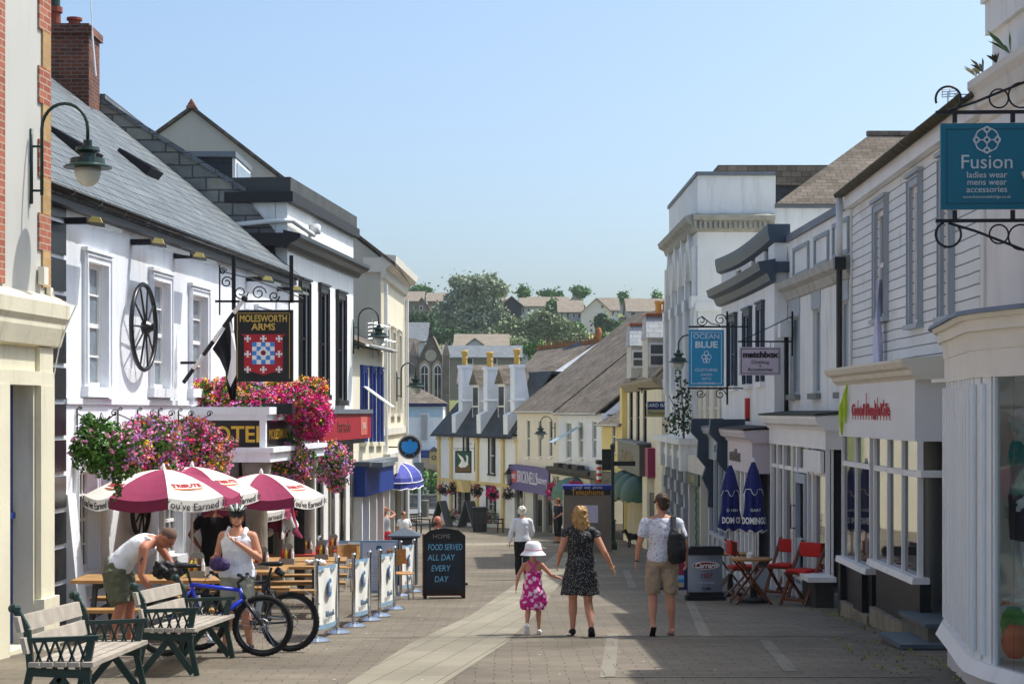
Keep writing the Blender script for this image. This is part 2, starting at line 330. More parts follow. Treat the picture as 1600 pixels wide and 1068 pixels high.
# ---------------- lettering ----------------
def text(s, size, frame, u, z, d, m, par, align='CENTER', ext=.006, sx=1, shear=0, name='lettering', bold=0, arc=None):
    """frame: (origin function pt(u,d,z), u sign); writing reads left to right as seen from the front"""
    cu = bpy.data.curves.new('t', 'FONT'); cu.body = s; cu.size = size; cu.align_x = align; cu.align_y = 'CENTER'; cu.extrude = ext; cu.shear = shear; cu.offset = bold; cu.resolution_u = 3
    ob = bpy.data.objects.new('t', cu); COL.objects.link(ob); dg = bpy.context.evaluated_depsgraph_get(); me = bpy.data.meshes.new_from_object(ob.evaluated_get(dg))
    mb = MB(); sgn = frame[1]; vv = []
    for v in me.vertices:
        x = v.co.x*sx; y = v.co.y
        if arc: y += arc*(x*x)
        vv.append(frame[0](u+sgn*x, d+v.co.z, z+y))
    mb.add(vv, [tuple(p.vertices) for p in me.polygons]); bpy.data.objects.remove(ob); bpy.data.meshes.remove(me)
    return mb.build(name, m, par)
def ff(fr): return (fr.pt, fr.side)    # lettering frame on a facade: left row reads towards +u, right row towards -u
class Board:
    """a flat sign at a world point, its face normal given by heading (degrees, 0 = faces the camera)"""
    def __init__(s, c, yaw=0): s.c = V(c); a = R(yaw); s.X = V((math.cos(a), math.sin(a), 0)); s.N = V((math.sin(a), -math.cos(a), 0))
    def pt(s, u, d, z): return s.c+s.X*u+s.N*d+V((0, 0, z))
    def box(s, mb, u0, u1, d0, d1, z0, z1, mi=0):
        p = s.pt; return mb.hexa([p(u0, d0, z0), p(u1, d0, z0), p(u1, d1, z0), p(u0, d1, z0), p(u0, d0, z1), p(u1, d0, z1), p(u1, d1, z1), p(u0, d1, z1)], mi)
    def disc(s, mb, u, z, r, d0, d1, n=20, mi=0, rz=None): return mb.prism([s.pt(u+r*math.cos(2*math.pi*k/n), d0, z+(rz or r)*math.sin(2*math.pi*k/n)) for k in range(n)], s.N*(d1-d0), mi)
    def poly(s, mb, pts, d0, d1, mi=0): return mb.prism([s.pt(u, d0, z) for u, z in pts], s.N*(d1-d0), mi)
    fr = property(lambda s: (s.pt, 1))
def scroll(mb, fr, u, z, r, d=0, turns=1.4, sg=1, th=.012, start=0):   # wrought iron curl in the facade frame's (u or d,z) plane given by function fr(a,b)
    pts = []
    for k in range(16):
        t = k/15; a = start+sg*turns*2*math.pi*t; rr = r*(1-.75*t); pts.append(fr(u+rr*math.cos(a), z+rr*math.sin(a)))
    mb.tube(pts, th, 5)
# ---------------- foliage ----------------
def cloud(mb, pts, sizes, mis, tilt=1.0, elong=1.5):
    """small leaf-like quads at pts"""
    for (p, s, mi) in zip(pts, sizes, mis):
        n = RNG.normal(size=3); n[2] = abs(n[2])*tilt+.1; n = V(n).normalized(); t = n.orthogonal().normalized(); t = Matrix.Rotation(RNG.uniform(0, 6.28), 3, n) @ t; b = n.cross(t)
        p = V(p); mb.add([p-t*s*elong/2, p+b*s/2, p+t*s*elong/2, p-b*s/2], [(0, 1, 2, 3)], mi)
def blobpts(c, rad, n, shell=.45):
    d = RNG.normal(size=(n, 3)); d /= np.linalg.norm(d, axis=1)[:, None]; r = (shell+(1-shell)*RNG.random(n)**.6)[:, None]
    return np.array(c)+d*r*np.array(rad)
# ---------------- ground ----------------
PAVE = brickmat('brown grey paving setts', '766d5f', '7f7667', '5b5449', 0.36, .21, .007, .85, moss=6, mossamt=.3, patch=.3, bump=.5, mossc=(.11, .1, .075, 1), warp=.05, stain=1)
PAVEL = brickmat('pale granite slabs', '8a8372', '958e7c', '5a5448', .95, .3, .006, .8, moss=5, mossamt=.25, patch=.14, bump=.2, mossc=(.22, .21, .17, 1), stain=1)
PAVEB = brickmat('pale edging slabs', '807a6d', '898375', '615c51', .3, .62, .006, .8, moss=5, mossamt=.25, patch=.14, bump=.2, mossc=(.22, .21, .17, 1), stain=1)
ASPH = mat('asphalt road', '77787a', .9, .1, 2, bump=.2, bscale=80)
def struct(o): o['kind'] = 'structure'; return o
def sheet(pts, lift, name, m, mat_uv=True):
    """polygon strip on the sloping street given as [(xl, xr, Y)...]"""
    q = MB(); rows = []
    for (a, b, y), (c, d, y2) in zip(pts, pts[1:]):
        n = max(1, int((y2-y)/2))
        for i in range(n+(1 if (c, d, y2) == pts[-1] else 0)):
            t = i/n; Y = y+(y2-y)*t; rows.append((a+(c-a)*t, b+(d-b)*t, Y))
    ys = sorted({r[2] for r in rows})
    for r, s in zip(rows, rows[1:]):
        q.quad((r[0], r[2], gz(r[2])+lift), (r[1], r[2], gz(r[2])+lift), (s[1], s[2], gz(s[2])+lift), (s[0], s[2], gz(s[2])+lift))
    return struct(q.build(name, m, uv=True))
def insert_knots(pts):
    out = [pts[0]]
    for (a, b, y), (c, d, y2) in zip(pts, pts[1:]):
        for k in [g[0] for g in GK if y < g[0] < y2]: t = (k-y)/(y2-y); out.append((a+(c-a)*t, b+(d-b)*t, k))
        out.append((c, d, y2))
    return out
def gsheet(pts, lift, name, m, uv=True): return sheet2(insert_knots(pts), lift, name, m, uv)
def sheet2(pts, lift, name, m, uv=True):
    q = MB()
    for r, s in zip(pts, pts[1:]): q.quad((r[0], r[2], gz(r[2])+lift), (r[1], r[2], gz(r[2])+lift), (s[1], s[2], gz(s[2])+lift), (s[0], s[2], gz(s[2])+lift))
    return struct(q.build(name, m, uv=uv))
gsheet([(-120, 120, -30), (-120, 120, 230)], -.004, 'ground', PAVE)
gsheet([(1.25, 4.3, 22.5), (1.25, 4.3, 22.57)], .0015, 'paving edging', PAVEB)
gsheet([(-1.56, -.7, 16.0), (-1.22, -.08, 21.3), (-.62, .34, 26.7), (.14, 1.05, 38.1), (1.0, 1.8, 50), (1.7, 2.4, 60)], .001, 'paving band', PAVEL, (V((.12, .99, 0)), V((-.99, .12, 0))))
gsheet([(.84, .99, 17.2), (1.22, 1.37, 23)], .001, 'paving edging', PAVEB)
gsheet([(2.36, 2.51, 22.5), (2.96, 3.1, 30.6)], .001, 'paving edging', PAVEB)
gsheet([(2.70, 2.85, 17.8), (3.02, 3.16, 21.9)], .001, 'paving edging', PAVEB)
gsheet([(2.32, 2.48, 35.5), (2.7, 2.86, 43.8)], .001, 'paving edging', PAVEB)
gsheet([(.9, 4.1, 17.2), (.9, 4.1, 17.27)], .001, 'paving edging', PAVEB)
gsheet([(-4.5, 1.2, 22.3), (-4.5, 1.2, 22.36)], .001, 'paving edging', PAVEB)
gsheet([(-2.4, 3.2, 63), (-3.4, 2.9, 66.5)], .003, 'paving band', PAVEL)
gsheet([(-60, 60, 121), (-60, 60, 137)], .002, 'road', ASPH)
q = MB()
for Y in (120.6, 137): q.box(-60, 60, Y, Y+.35, gz(Y)-.1, gz(Y)+.12)
struct(q.build('kerb', PAVEB, uv=True))
# ---------------- hill ----------------
def hz(X, Y):
    t = min(1, max(0, (Y-175)/205)); return -6.4+t*t*(3-2*t)*29+1.2*noise.noise(V((X*.03, Y*.03, 0)))*t
q = MB(); nx, ny = 40, 34; b = []
for j in range(ny):
    for i in range(nx): X = -150+300*i/(nx-1); Y = 170+330*j/(ny-1); b.append((X, Y, hz(X, Y)))
q.add(b, [(j*nx+i, j*nx+i+1, (j+1)*nx+i+1, (j+1)*nx+i) for j in range(ny-1) for i in range(nx-1)])
m = mat('hillside grass', '6f7540', .95, .35, .03, bump=0); struct(q.build('hill', m, smooth=True))
q = MB()      # dry meadow
for i in range(8):
    for j in range(3):
        f = lambda a, c: (9+a*3.2+c*.8, 286+c*9, hz(9+a*3.2+c*.8, 286+c*9)+.25)
        q.quad(f(i, j), f(i+1, j), f(i+1, j+1), f(i, j+1))
struct(q.build('dry meadow', mat('dry grass', 'b39c5c', .95, .2, .3)))
# ================= LEFT ROW =================
# --- cream corner building (near left) ---
f = Fac((-6.14, 12), (-5.41, 20.9), 1); t = thing('corner_building', 'cream rendered building with brick quoins and blue door at the left edge', 'building', f.pt(0, 0, gz(15)))
ux = lambda px: f.hit(px, 643)[0]
CR0 = mat('faded cream stucco', 'dcd5bb', .8, .08, 1.2, bump=.2, bscale=18, dirt=.45); L0 = f.L; zc = 2.55; dr = (ux(8), ux(52), gz(19), 1.96)
q = MB(); f.wall(q, 0, L0, -1.4, zc, [dr], rd=.24); f.box(q, 0, L0, -5, -.26, -1.4, zc); q.build('lower_wall', CR0, t)
q = MB(); f.wall(q, 0, L0, 3.0, 9, [(ux(-60), ux(-28), 4, 6.5)], rd=.2); f.box(q, 0, L0-.004, -5, -.25, 3, 9); q.build('upper_wall', mat('clean off white stucco', 'bfbdb5', .8, .05, .8, bump=.12, dirt=.12), t)
q = MB(); f.box(q, dr[0]-.1, dr[1]-.01, -.255, -.235, gz(19), 1.95); f.box(q, dr[0]-.1, dr[1]-.02, -.235, -.2, .45, .52); q.build('door', col('1d3a8c', .4), t)
q = MB()   # band, cornice with return
pr = [(0, 2.4), (.1, 2.42), (.16, 2.62), (.16, 2.68), (.2, 2.74), (.21, 2.9), (.1, 2.98), (0, 3.02)]
f.mold(q, 0, L0+.16, pr); f.box(q, L0+.002, L0+.15, -5, 0, 2.74, 2.9); f.box(q, 0, L0+.05, .002, .06, 1.96, 2.12); f.box(q, L0-.42, L0+.03, .003, .05, 2.12, 2.4); q.build('cornice', CR0, t)
q = MB(); f.box(q, ux(55), L0+.02, .004, .07, gz(20)-.2, 1.96); f.box(q, ux(53), L0+.05, .002, .12, gz(20)-.3, gz(20)+.55); f.box(q, 0, ux(6), .004, .07, -1.3, 1.96); q.build('pilaster', CR0, t)
q = MB(); z = 3.1; k = 0
while z < 8.9:
    wd = .36 if k % 2 else .24; f.box(q, L0-wd, L0+.02, .002, .025, z, z+.42, 0 if k % 2 else 1); z += .42+.002; k += 1
f.box(q, L0+.02, L0+.03, -3, .026, 3.02, 9, 2); q.build('quoins', [BRICKO, BRICKY, BRICKO], t, uv=True)
q = MB(); f.box(q, 0, ux(4), .003, .03, 3.05, 9); q.build('brick_strip', BRICKO, t, uv=True)
q = MB(); f.box(q, ux(57), ux(64), .02, .09, 3.12, 3.32); f.box(q, ux(70), ux(74), .02, .07, 3.0, 3.1)
q.tube([f.pt(L0-.1, .05, 3.12), f.pt(L0-.02, .09, 2.98), f.pt(L0+.1, .3, 2.9), f.pt(L0+.08, .12, 2.5), f.pt(L0+.02, .05, 2.0)], .008, 5); q.build('junction_box', W_CRL, t)
SLATEP = brickmat('old pub roof slates', '5e6568', '737a7c', '1e2021', .3, .27, .016, .6, moss=1.6, mossamt=.35, patch=.3, mossc=(.34, .34, .31, 1), bump=1)
# --- white pub ---
PB = f = Fac((-5.91, 21.0), (-4.6, 37.0), 1); L = f.L; EV = 4.42
pub = t = thing('pub', 'white pub with slate roof, black quoins, hanging baskets and wheels on its wall', 'building', f.pt(0, 0, gz(29)))
hit = f.hit; rects = []
for x0, x1, y0, y1 in ((133, 165, 412, 604), (236, 262, 440, 606), (297, 321, 462, 607), (400, 419, 492, 610)): rects.append(f.rect(x0, x1, y0, y1))
lows = [f.rect(118, 147, 735, 890), f.rect(252, 282, 760, 868)]
drr = (hit(330, 643)[0], hit(352, 643)[0], gz(31), .55)
q = MB(); f.wall(q, 0, L, -2.2, EV, rects+lows+[drr], rd=.3, th=.3); f.box(q, 0, L, -6, -.36, -2.2, EV-.1); q.build('wall', W_PUB, t)
q = MB(); f.box(q, drr[0], drr[1], -.3, -.25, drr[2], drr[3]); q.build('door', BLK, t)
for r in rects: f.window(t, r, dep=.24, cols=2, rows=4, pane=GLASSL, sur=.13, fw=.06, surm=W_PUB, sill=.14)
for r in lows: f.window(t, r, dep=.26, cols=4, rows=4, pane=GLASS, sur=.1, fw=.05, surm=W_PUB, sill=.2)
q = MB(); z = -1.4; ua = hit(79, 643)[0]; ub = hit(100, 643)[0]
while z < 4.2: f.box(q, ua-.9, ub, .003, .03, z, z+.4, 0); z += .46
q.build('black_quoins', mat('black glossy stone', '15171b', .25, .35, 5, .6, bump=.1), t)
q = MB(); f.box(q, ub+.02, L, .002, .035, 1.76, 1.84); q.build('string_course', W_PUB, t)
q = MB(); f.mold(q, ub+.02, ub+.35, [(0, -1.9), (.35, -1.9), (.16, -.6), (.04, .6), (0, .6)]); q.build('battered_buttress', W_PUB, t)
q = MB(); u = -.2
while u < L:      # slightly wavy old slates
    u2 = min(u+1.4, L+.1); a = .03*math.sin(u*1.7); c = .03*math.sin(u2*1.7); n = 5
    for i in range(n):
        t0, t1 = i/n, (i+1)/n; dz0 = a*math.sin(math.pi*t0); dz1 = c*math.sin(math.pi*t0); dz2 = c*math.sin(math.pi*t1); dz3 = a*math.sin(math.pi*t1)
        q.quad(f.pt(u, .22-t0*5, EV+.06+4.1*t0+dz0), f.pt(u2, .22-t0*5, EV+.06+4.1*t0+dz1), f.pt(u2, .22-t1*5, EV+.06+4.1*t1+dz2), f.pt(u, .22-t1*5, EV+.06+4.1*t1+dz3))
    u = u2
f.box(q, -.2, L, .0, .18, EV-.06, EV+.04); q.build('roof', SLATEP, t, uv=(f.U, (-f.N*5+V((0, 0, 4.1))).normalized()))
q = MB(); f.box(q, 0, L, .001, .16, EV-.16, EV-.07); q.build('soffit_board', GUT, t)
gutter(f, .3, L+.1, .24, EV+.02, t)
def roofhit(px, py):
    best = None
    for k in range(201):
        a = k/200; u, z = f.hit(px, py, .22-5*a); e = abs(z-(EV+.06+4.1*a))
        if best is None or e < best[0]: best = (e, u, a)
    return best[1:]
za = lambda k: EV+.06+4.1*k
for p_, r_ in (((78, 203), (123, 243)), ((163, 226), (246, 281))):   # hinged roof lights standing open
    (u0, a0), (u1, a1) = roofhit(*p_), roofhit(*r_); u = (u0+u1)/2; RP = lambda u, a, h: f.pt(u, .22-5*a+h*.63, za(a)+h*.77)
    q = MB(); q.hexa([RP(u, a1, .0), RP(u+.8, a1, .0), RP(u+.8, a0, .0), RP(u, a0, .0), RP(u, a1, .16), RP(u+.8, a1, .16), RP(u+.8, a0, .07), RP(u, a0, .07)]); w_ = q.build('roof_light', BLKM, t)
    q = MB(); q.hexa([RP(u+.08, a1+.01, .162), RP(u+.72, a1+.01, .162), RP(u+.72, a0-.01, .072), RP(u+.08, a0-.01, .072), RP(u+.08, a1+.01, .175), RP(u+.72, a1+.01, .175), RP(u+.72, a0-.01, .085), RP(u+.08, a0-.01, .085)]); q.build('pane', GLASS, w_)
q = MB(); q.box(-9.62, -8.5, 36.0, 36.93, 5.6, 9.25); q.box(-9.68, -8.44, 35.94, 36.99, 9.25, 9.4); q.box(-9.6, -8.5, 36.0, 36.93, 9.4, 9.46); ch = q.build('chimney', BRICK, t, uv=True)
for x, hgt in ((-9.3, .42), (-8.9, .2)): q = MB(); q.lathe([(.13, 9.46), (.12, 9.46+hgt*.7), (.16, 9.46+hgt*.75), (.16, 9.46+hgt), (.1, 9.46+hgt)], (x, 36.45, 0), 12); q.build('chimney_pot', col('8a4634', .8), ch)
q = MB(); q.lathe([(.11, 9.9), (.11, 10.15), (.14, 10.17), (.02, 10.25)], (-9.3, 36.45, 0), 10); q.build('chimney_cowl', IRON, ch)
q = MB(); q.tube([(-8.4, 36, 8.75), (-8.42, 36, 9.2), (-8.62, 36, 12.4)], .012, 5); q.tube([(-8.36, 36, 8.4), (-8.44, 36, 9.3)], .02, 5); q.build('aerial_mast', PIPEW, ch)
q = MB()
for i in range(9): X = -9.7+i*.14; z = 1.66+(643-(128+(X+9.7)/4.1*230))/F*36+.1; q.box(X, X+.16, 35.9, 36.04, z-.14, z+.16)
q.build('lead_flashing', col('3c4656', .5), ch)
# --- porch ---
p0 = f.pt(hit(300, 643)[0], 0, 0).y; PO = Fac(f.pt(hit(300, 643)[0], 1.22, 0)[:2], f.pt(hit(300, 643)[0]+4.6, 1.22, 0)[:2], 1); g = PO
zt = lambda y: g.hit(412, y)[1]
po = thing('porch', 'white flat roofed pub porch on granite pillars carrying gold letters', 'porch', g.pt(0, 0, gz(31)))
q = MB(); g.box(q, -.08, g.L, -1.22, .08, 1.62, 1.74); g.box(q, -.02, g.L-.04, -1.21, .02, 1.52, 1.62); g.box(q, -.1, g.L, -1.22, .1, .84, 1.06); g.box(q, -.14, g.L, -1.22, .16, 1.0, 1.08)
for a, b, c, d in ((0, .1, -.1, .0), (0, .1, -1.22, -1.1), (g.L-.1, g.L, -.1, 0), (g.L/2-.05, g.L/2+.05, -.1, 0)): g.box(q, a, b, c, d, 1.06, 1.52)
q.build('frame', W_PUB, po)
q = MB(); g.box(q, .03, .08, -1.12, -.08, 1.06, 1.52); g.box(q, .08, g.L-.1, -.07, -.02, 1.06, 1.52); s = q.build('sign_board', BLK, po)
end = lambda u, d, z: g.pt(.03-d, u, z)
text('HOTEL', .37, (end, 1), -.57, 1.28, 0, col('d9b13a', .4), s, sx=.98, bold=.006)
text('MOLESWORTH', .24, ff(g), 1.25, 1.28, -.02, col('c79b34', .4), s, sx=1.1); text('ARMS', .24, ff(g), 3.4, 1.28, -.02, col('c79b34', .4), s, sx=1.2)
for u in (.22, 2.35, g.L-.3):
    q = MB(); c = g.pt(u, -.2, 0); q.lathe([(.24, gz(c.y)), (.24, gz(c.y)+.2), (.19, gz(c.y)+.3), (.175, .55), (.23, .62), (.25, .84)], (c.x, c.y, 0), 16); q.build('pillar', PILLAR, po, smooth=True)
q = MB(); g.box(q, 3.2, 3.28, -1.2, 0, gz(33), .84); q.build('glazed_screen', BLK, po)
# pub wall furniture
def wheel(c, ax, Rr, par=None):
    t = thing('wagon_wheel', 'large black iron wagon wheel on the white pub wall between the upper windows', 'wheel', c)
    q = MB(); q.torus(c, ax, Rr, .035, 36, 6); q.build('rim', BLK, t, smooth=True)
    q = MB(); q.lathe([(.09, -.02), (.1, .06), (.06, .12), (.05, .16)], c, 12, ax=ax); qq = V(ax).to_track_quat('Z', 'Y')
    for k in range(10): a = 2*math.pi*k/10; q.tube([V(c)+qq @ V((.07*math.cos(a), .07*math.sin(a), .03)), V(c)+qq @ V((Rr*math.cos(a), Rr*math.sin(a), 0))], [.018, .013], 6)
    q.build('spokes', BLK, t); return t
u, z = hit(210, 511); wheel(f.pt(u, .14, z), f.N, .62)
u, z = hit(216, 805, .1); x = wheel(f.pt(u, .14, z+.12), f.N, .42); x['label'] = 'small black wheel low on the pub wall behind the parasols'
for i, px in enumerate((102, 178, 205, 272, 385, 433)):
    if i == 1: continue
    u = hit(px, 643)[0]; ln = [.75, 0, 1.3, .65, .6, .6][i]; z = 4.12
    t = thing('floodlight', ['nearest strip floodlight under the gutter, beside the black quoins', '', 'longest strip floodlight, above the wagon wheel', 'strip floodlight above the third upper window of the pub', 'strip floodlight above the coat of arms sign', 'farthest strip floodlight at the end of the pub gutter'][i], 'floodlight', f.pt(u, .02, z), 'strip floodlights under the pub gutter')
    q = MB(); f.box(q, u-.06, u+.06, .01, .3, z-.05, z+.03); q.build('bracket', BLKM, t)
    q = MB(); q.hexa([f.pt(u, .3, z-.06), f.pt(u+ln, .3, z-.06), f.pt(u+ln, .52, z-.1), f.pt(u, .52, z-.1), f.pt(u, .3, z), f.pt(u+ln, .3, z), f.pt(u+ln, .52, z-.05), f.pt(u, .52, z-.05)]); q.build('housing', col('6f7376', .3), t)
    q = MB(); q.prism([f.pt(u-.02, .31, z-.02), f.pt(u-.02, .5, z-.04), f.pt(u-.02, .47, z+.03), f.pt(u-.02, .36, z+.05)], -f.U*.02); q.build('end_cap', col('e0cf7e', .5), t)
# flag
a = f.pt(hit(287, 598)[0], .1, hit(287, 598)[1]); A = P(287, 597, 27.6); B = P(382, 466, 27.0)
t = thing('flagpole', 'black and white striped pole angled from the pub wall with a drooping flag', 'flagpole', A)
q = MB(); n = 6
for i in range(n): q.tube([A+(B-A)*i/n, A+(B-A)*(i+1)/n], .032, 8, mi=i % 2)
q.ell(B, (.05, .05, .05)); q.tube([A+(B-A)*.22+V((-.25, 0, .02)), A+(B-A)*.24], .022); q.build('pole', [BLKM, W_WHT], t, smooth=True)
q = MB(); rows = [(332, 545, 362, 497), (343, 560, 366, 530), (352, 580, 368, 556), (354, 600, 370, 575), (356, 612, 370, 600), (361, 624, 368, 626)]; rings = []
for i, (x0, y0, x1, y1) in enumerate(rows):
    rings.append([P(x0+(x1-x0)*k/6, y0+(y1-y0)*k/6, 27.3+.09*math.sin(k*2.1+i)) for k in range(7)])
q.loft(rings, caps=False, closed=False); q.build('flag', mat('black flag cloth', '232427', .8, .15, 5), t, smooth=True)
q = MB(); q.loft([[P(x, y, 27.2+.05*math.sin(x)) for x, y in r] for r in (((357, 492), (366, 520)), ((361, 520), (369, 550)), ((361, 560), (369, 585)), ((355, 590), (360, 605)))], caps=False, closed=False); q.build('white_cross', W_WHT, t)
# hanging sign
Y = 28.6; bd = Board(P(412, 540, Y), 0); k = Y/F; X0, X1, Z0, Z1 = -46*k, 46*k, -56*k, 56*k
t = thing('hanging_sign', 'tall black pub sign with gold letters above a red and blue coat of arms', 'hanging sign', bd.pt(0, 0, Z0))
q = MB(); bd.box(q, X0, X1, -.05, .03, Z0, Z1); b0 = q.build('board', BLK, t)
q = MB(); e = .05
for a, b, c, d in ((X0+e, X0+e+.008, Z0+e, Z1-e), (X1-e-.008, X1-e, Z0+e, Z1-e), (X0+e, X1-e, Z1-e-.008, Z1-e)): bd.box(q, a, b, .03, .034, c, d)
GOLD = col('d8b552', .4); q.build('gold_line', GOLD, b0)
text('MOLESWORTH', .15, bd.fr, 0, 42*k, .032, GOLD, b0, bold=.003, sx=.74); text('ARMS', .15, bd.fr, 0, 29*k, .032, GOLD, b0, bold=.003)
q = MB(); bd.poly(q, [(X0+.11, 18*k), (X1-.11, 18*k), (X1-.16, 15*k), (X1-.16, -38*k), (.12, -42*k), (0, -46*k), (-.12, -42*k), (X0+.16, -38*k), (X0+.16, 15*k)], .03, .036); sh = q.build('shield', col('b3202c', .5), b0)
q = MB()
for i in range(5):
    for j in range(5):
        u = -.18+i*.072; z = 4.5*k-.025-j*.07
        bd.box(q, u, u+.072, .036, .04, z-.035, z+.035, (i+j) % 2)
bd.disc(q, 0, -11*k, .075, .04, .044, mi=1); bd.disc(q, 0, -11*k, .04, .044, .047, mi=2); q.build('chequer', [col('3d8fd6', .5), W_WHT, col('7a1720', .5)], sh)
q = MB()
for u in (-.25, 0, .25):
    for z in (11*k, -13*k, -37*k):
        if u == 0 and z == -13*k: continue
        for a, b in ((.05, .012), (.012, .05)): bd.box(q, u-a, u+a, .0365, .041+a*.01, z-b, z+b)
        for a, b in ((.045, 0), (-.045, 0), (0, .045), (0, -.045)): bd.box(q, u+a-(.006 if b == 0 else .022), u+a+(.006 if b == 0 else .022), .0368, .0425, z+b-(.022 if b == 0 else .006), z+b+(.022 if b == 0 else .006))
q.build('crosslets', W_WHT, sh)
q = MB(); zb = Z1+.12; bd.box(q, -76*k, 66*k, -.03, 0, zb, zb+.035); bd.box(q, -70*k, -68*k, -.03, .0, zb-.2, zb+.6); bd.box(q, 40*k, 46*k, -.03, 0, zb, zb+.75); bd.box(q, -50*k, -44*k, -.03, 0, Z1, zb+.75)
for x in (-40*k, 40*k): bd.box(q, x-.01, x+.01, -.02, 0, Z1, zb)
fr = lambda a, b: bd.pt(a, -.015, b)
q.tube([fr(-68*k, zb+.5), fr(-20*k, zb+.38), fr(62*k, zb+.06)], .01, 5)
scroll(q, fr, -58*k, zb+.32, .1); scroll(q, fr, -36*k, zb+.16, .12, sg=-1); scroll(q, fr, -8*k, zb+.15, .12); scroll(q, fr, 16*k, zb+.1, .09, sg=-1); scroll(q, fr, -64*k, zb+.5, .06)
q.build('bracket', WIRN, t)
# --- tall white building with black trim ---
f = Fac((-4.64, 37.02), (-3.94, 44.5), 1); L = f.L; hit = f.hit
t = thing('black_trimmed_building', 'tall white building with black cornices and black window surrounds beside the pub', 'building', f.pt(0, 0, gz(40)))
rects = [f.rect(x0, x1, y0, y1) for x0, x1, y0, y1 in ((469, 480, 450, 606), (499.5, 509.5, 458, 616), (526.5, 536.5, 468, 625))]
zb = [5.0, 5.32, 6.0, 6.22, 6.46]
q = MB(); f.wall(q, 0, L, -2.8, 6.1, rects, rd=.2); f.box(q, 0, L-.003, -1.15, -.26, 1, 6.1); f.box(q, 1.05, L-.003, -4, -.26, -2.8, 5.5); q.build('wall', W_WHT, t)
for r in rects: f.window(t, r, dep=.15, cols=1, rows=2, pane=GLASSB, fm=BLK, sur=.16, surm=BLK, fw=.06, sill=.12, sillm=BLK)
q = MB(); f.mold(q, -.4, L+.35, [(0, zb[0]), (.08, zb[0]), (.14, zb[0]+.1), (.28, zb[0]+.16), (.36, zb[0]+.22), (.36, zb[0]+.3), (0, zb[1]+.06)]); f.box(q, -.38, -.001, -.75, 0, zb[0]+.05, zb[1]); q.build('lower_cornice', BLK, t)
q = MB(); f.box(q, -.12, L+.12, -1.3, .14, 5.98, 6.2); f.box(q, -.06, L+.06, -1.25, .08, 6.2, 6.5, 1); q.build('parapet', [col('2b2c2e', .6), mat('dark lead coping', '4a4c4b', .7, .25, 2)], t)
q = MB(); q.prism([(-9.7, 37.03, 3), (-4.9, 37.03, 3), (-4.9, 37.03, 5.4), (-5.35, 37.03, 5.9), (-5.62, 37.03, 6.28), (-8.5, 37.03, 8.05), (-9.7, 37.03, 7.3)], (0, .5, 0)); q.build('stone_gable', STONE, t, uv=True)
q = MB(); q.hexa([(-5.5, 37.0, 6.18), (-4.9, 44.5, 6.18), (-8.5, 44.5, 8.05), (-8.5, 37.0, 8.05), (-5.5, 37.0, 6.28), (-4.9, 44.5, 6.28), (-8.5, 44.5, 8.15), (-8.5, 37.0, 8.15)]); q.box(-8.6, -8.4, 37, 44.5, 8.12, 8.22); q.hexa([(-8.5, 37, 8.05), (-8.5, 44.5, 8.05), (-12, 44.5, 6), (-12, 37, 6), (-8.5, 37, 8.15), (-8.5, 44.5, 8.15), (-12, 44.5, 6.1), (-12, 37, 6.1)]); q.build('roof', SLATE, t, uv=True)
q = MB(); q.box(-8.0, -6.3, 40.3, 42.6, 6.4, 7.38); q.box(-8.1, -6.2, 40.2, 42.7, 7.38, 7.5, 1); d = q.build('dormer', [SLATED, LEAD], t, uv=True)
q = MB(); q.box(-6.29, -6.22, 40.3, 42.6, 6.6, 7.36); q.build('dormer_frame', W_TRM, d); q = MB(); q.box(-6.25, -6.2, 40.45, 42.45, 6.72, 7.28); q.build('pane', GLASSL, d)
q = MB(); q.box(-7.2, -5.6, 43.4, 44.3, 6.3, 6.95); q.build('rear_parapet', SLATED, t, uv=True)
q = MB(); a = f.pt(2.2, .1, 5.52); q.tube([a, f.pt(-.02, .1, 5.6), f.pt(-.06, -.2, 5.6), (-5.85, 36.9, 5.5), (-5.83, 36.85, 5.45), f.pt(-.3, .0, 4.46), f.pt(-.05, .12, 4.42), f.pt(-.05, .1, 3.9)], .05, 8); f.box(q, 2.15, 2.45, .02, .2, 5.56, 5.76); q.build('waste_pipe', PIPEW, t, smooth=True)
q = MB(); f.box(q, 1.5, L, .02, .5, 1.62, 1.72, 1); f.box(q, 1.5, L-.02, .01, .45, 1.02, 1.62, 0); f.box(q, 1.5, L-.02, .01, .3, .9, 1.02, 1); s = q.build('shop_fascia', [col('a32232', .5), LEAD], t)
text('barnado', .42, ff(f), 3.9, 1.32, .45, col('5b2a22', .5), s, sx=1.2); q = MB(); f.box(q, 6.0, 6.9, .451, .46, 1.1, 1.54); q.build('poster', col('c86a5c', .6), s); text('SALE', .2, ff(f), 6.45, 1.32, .465, W_CRL, s)
q = MB(); f.wall(q, 0, L, -2.7, .9, [], th=.1)
for i in range(5): u = .4+i*1.35; f.box(q, u, u+1.1, .005, .06, -2.0, .7, 1); f.box(q, u+.3, u+.8, .06, .08, -2.1, .62, 2)
q.build('shop_front', [BLK, GLASSM, W_TRM], t)
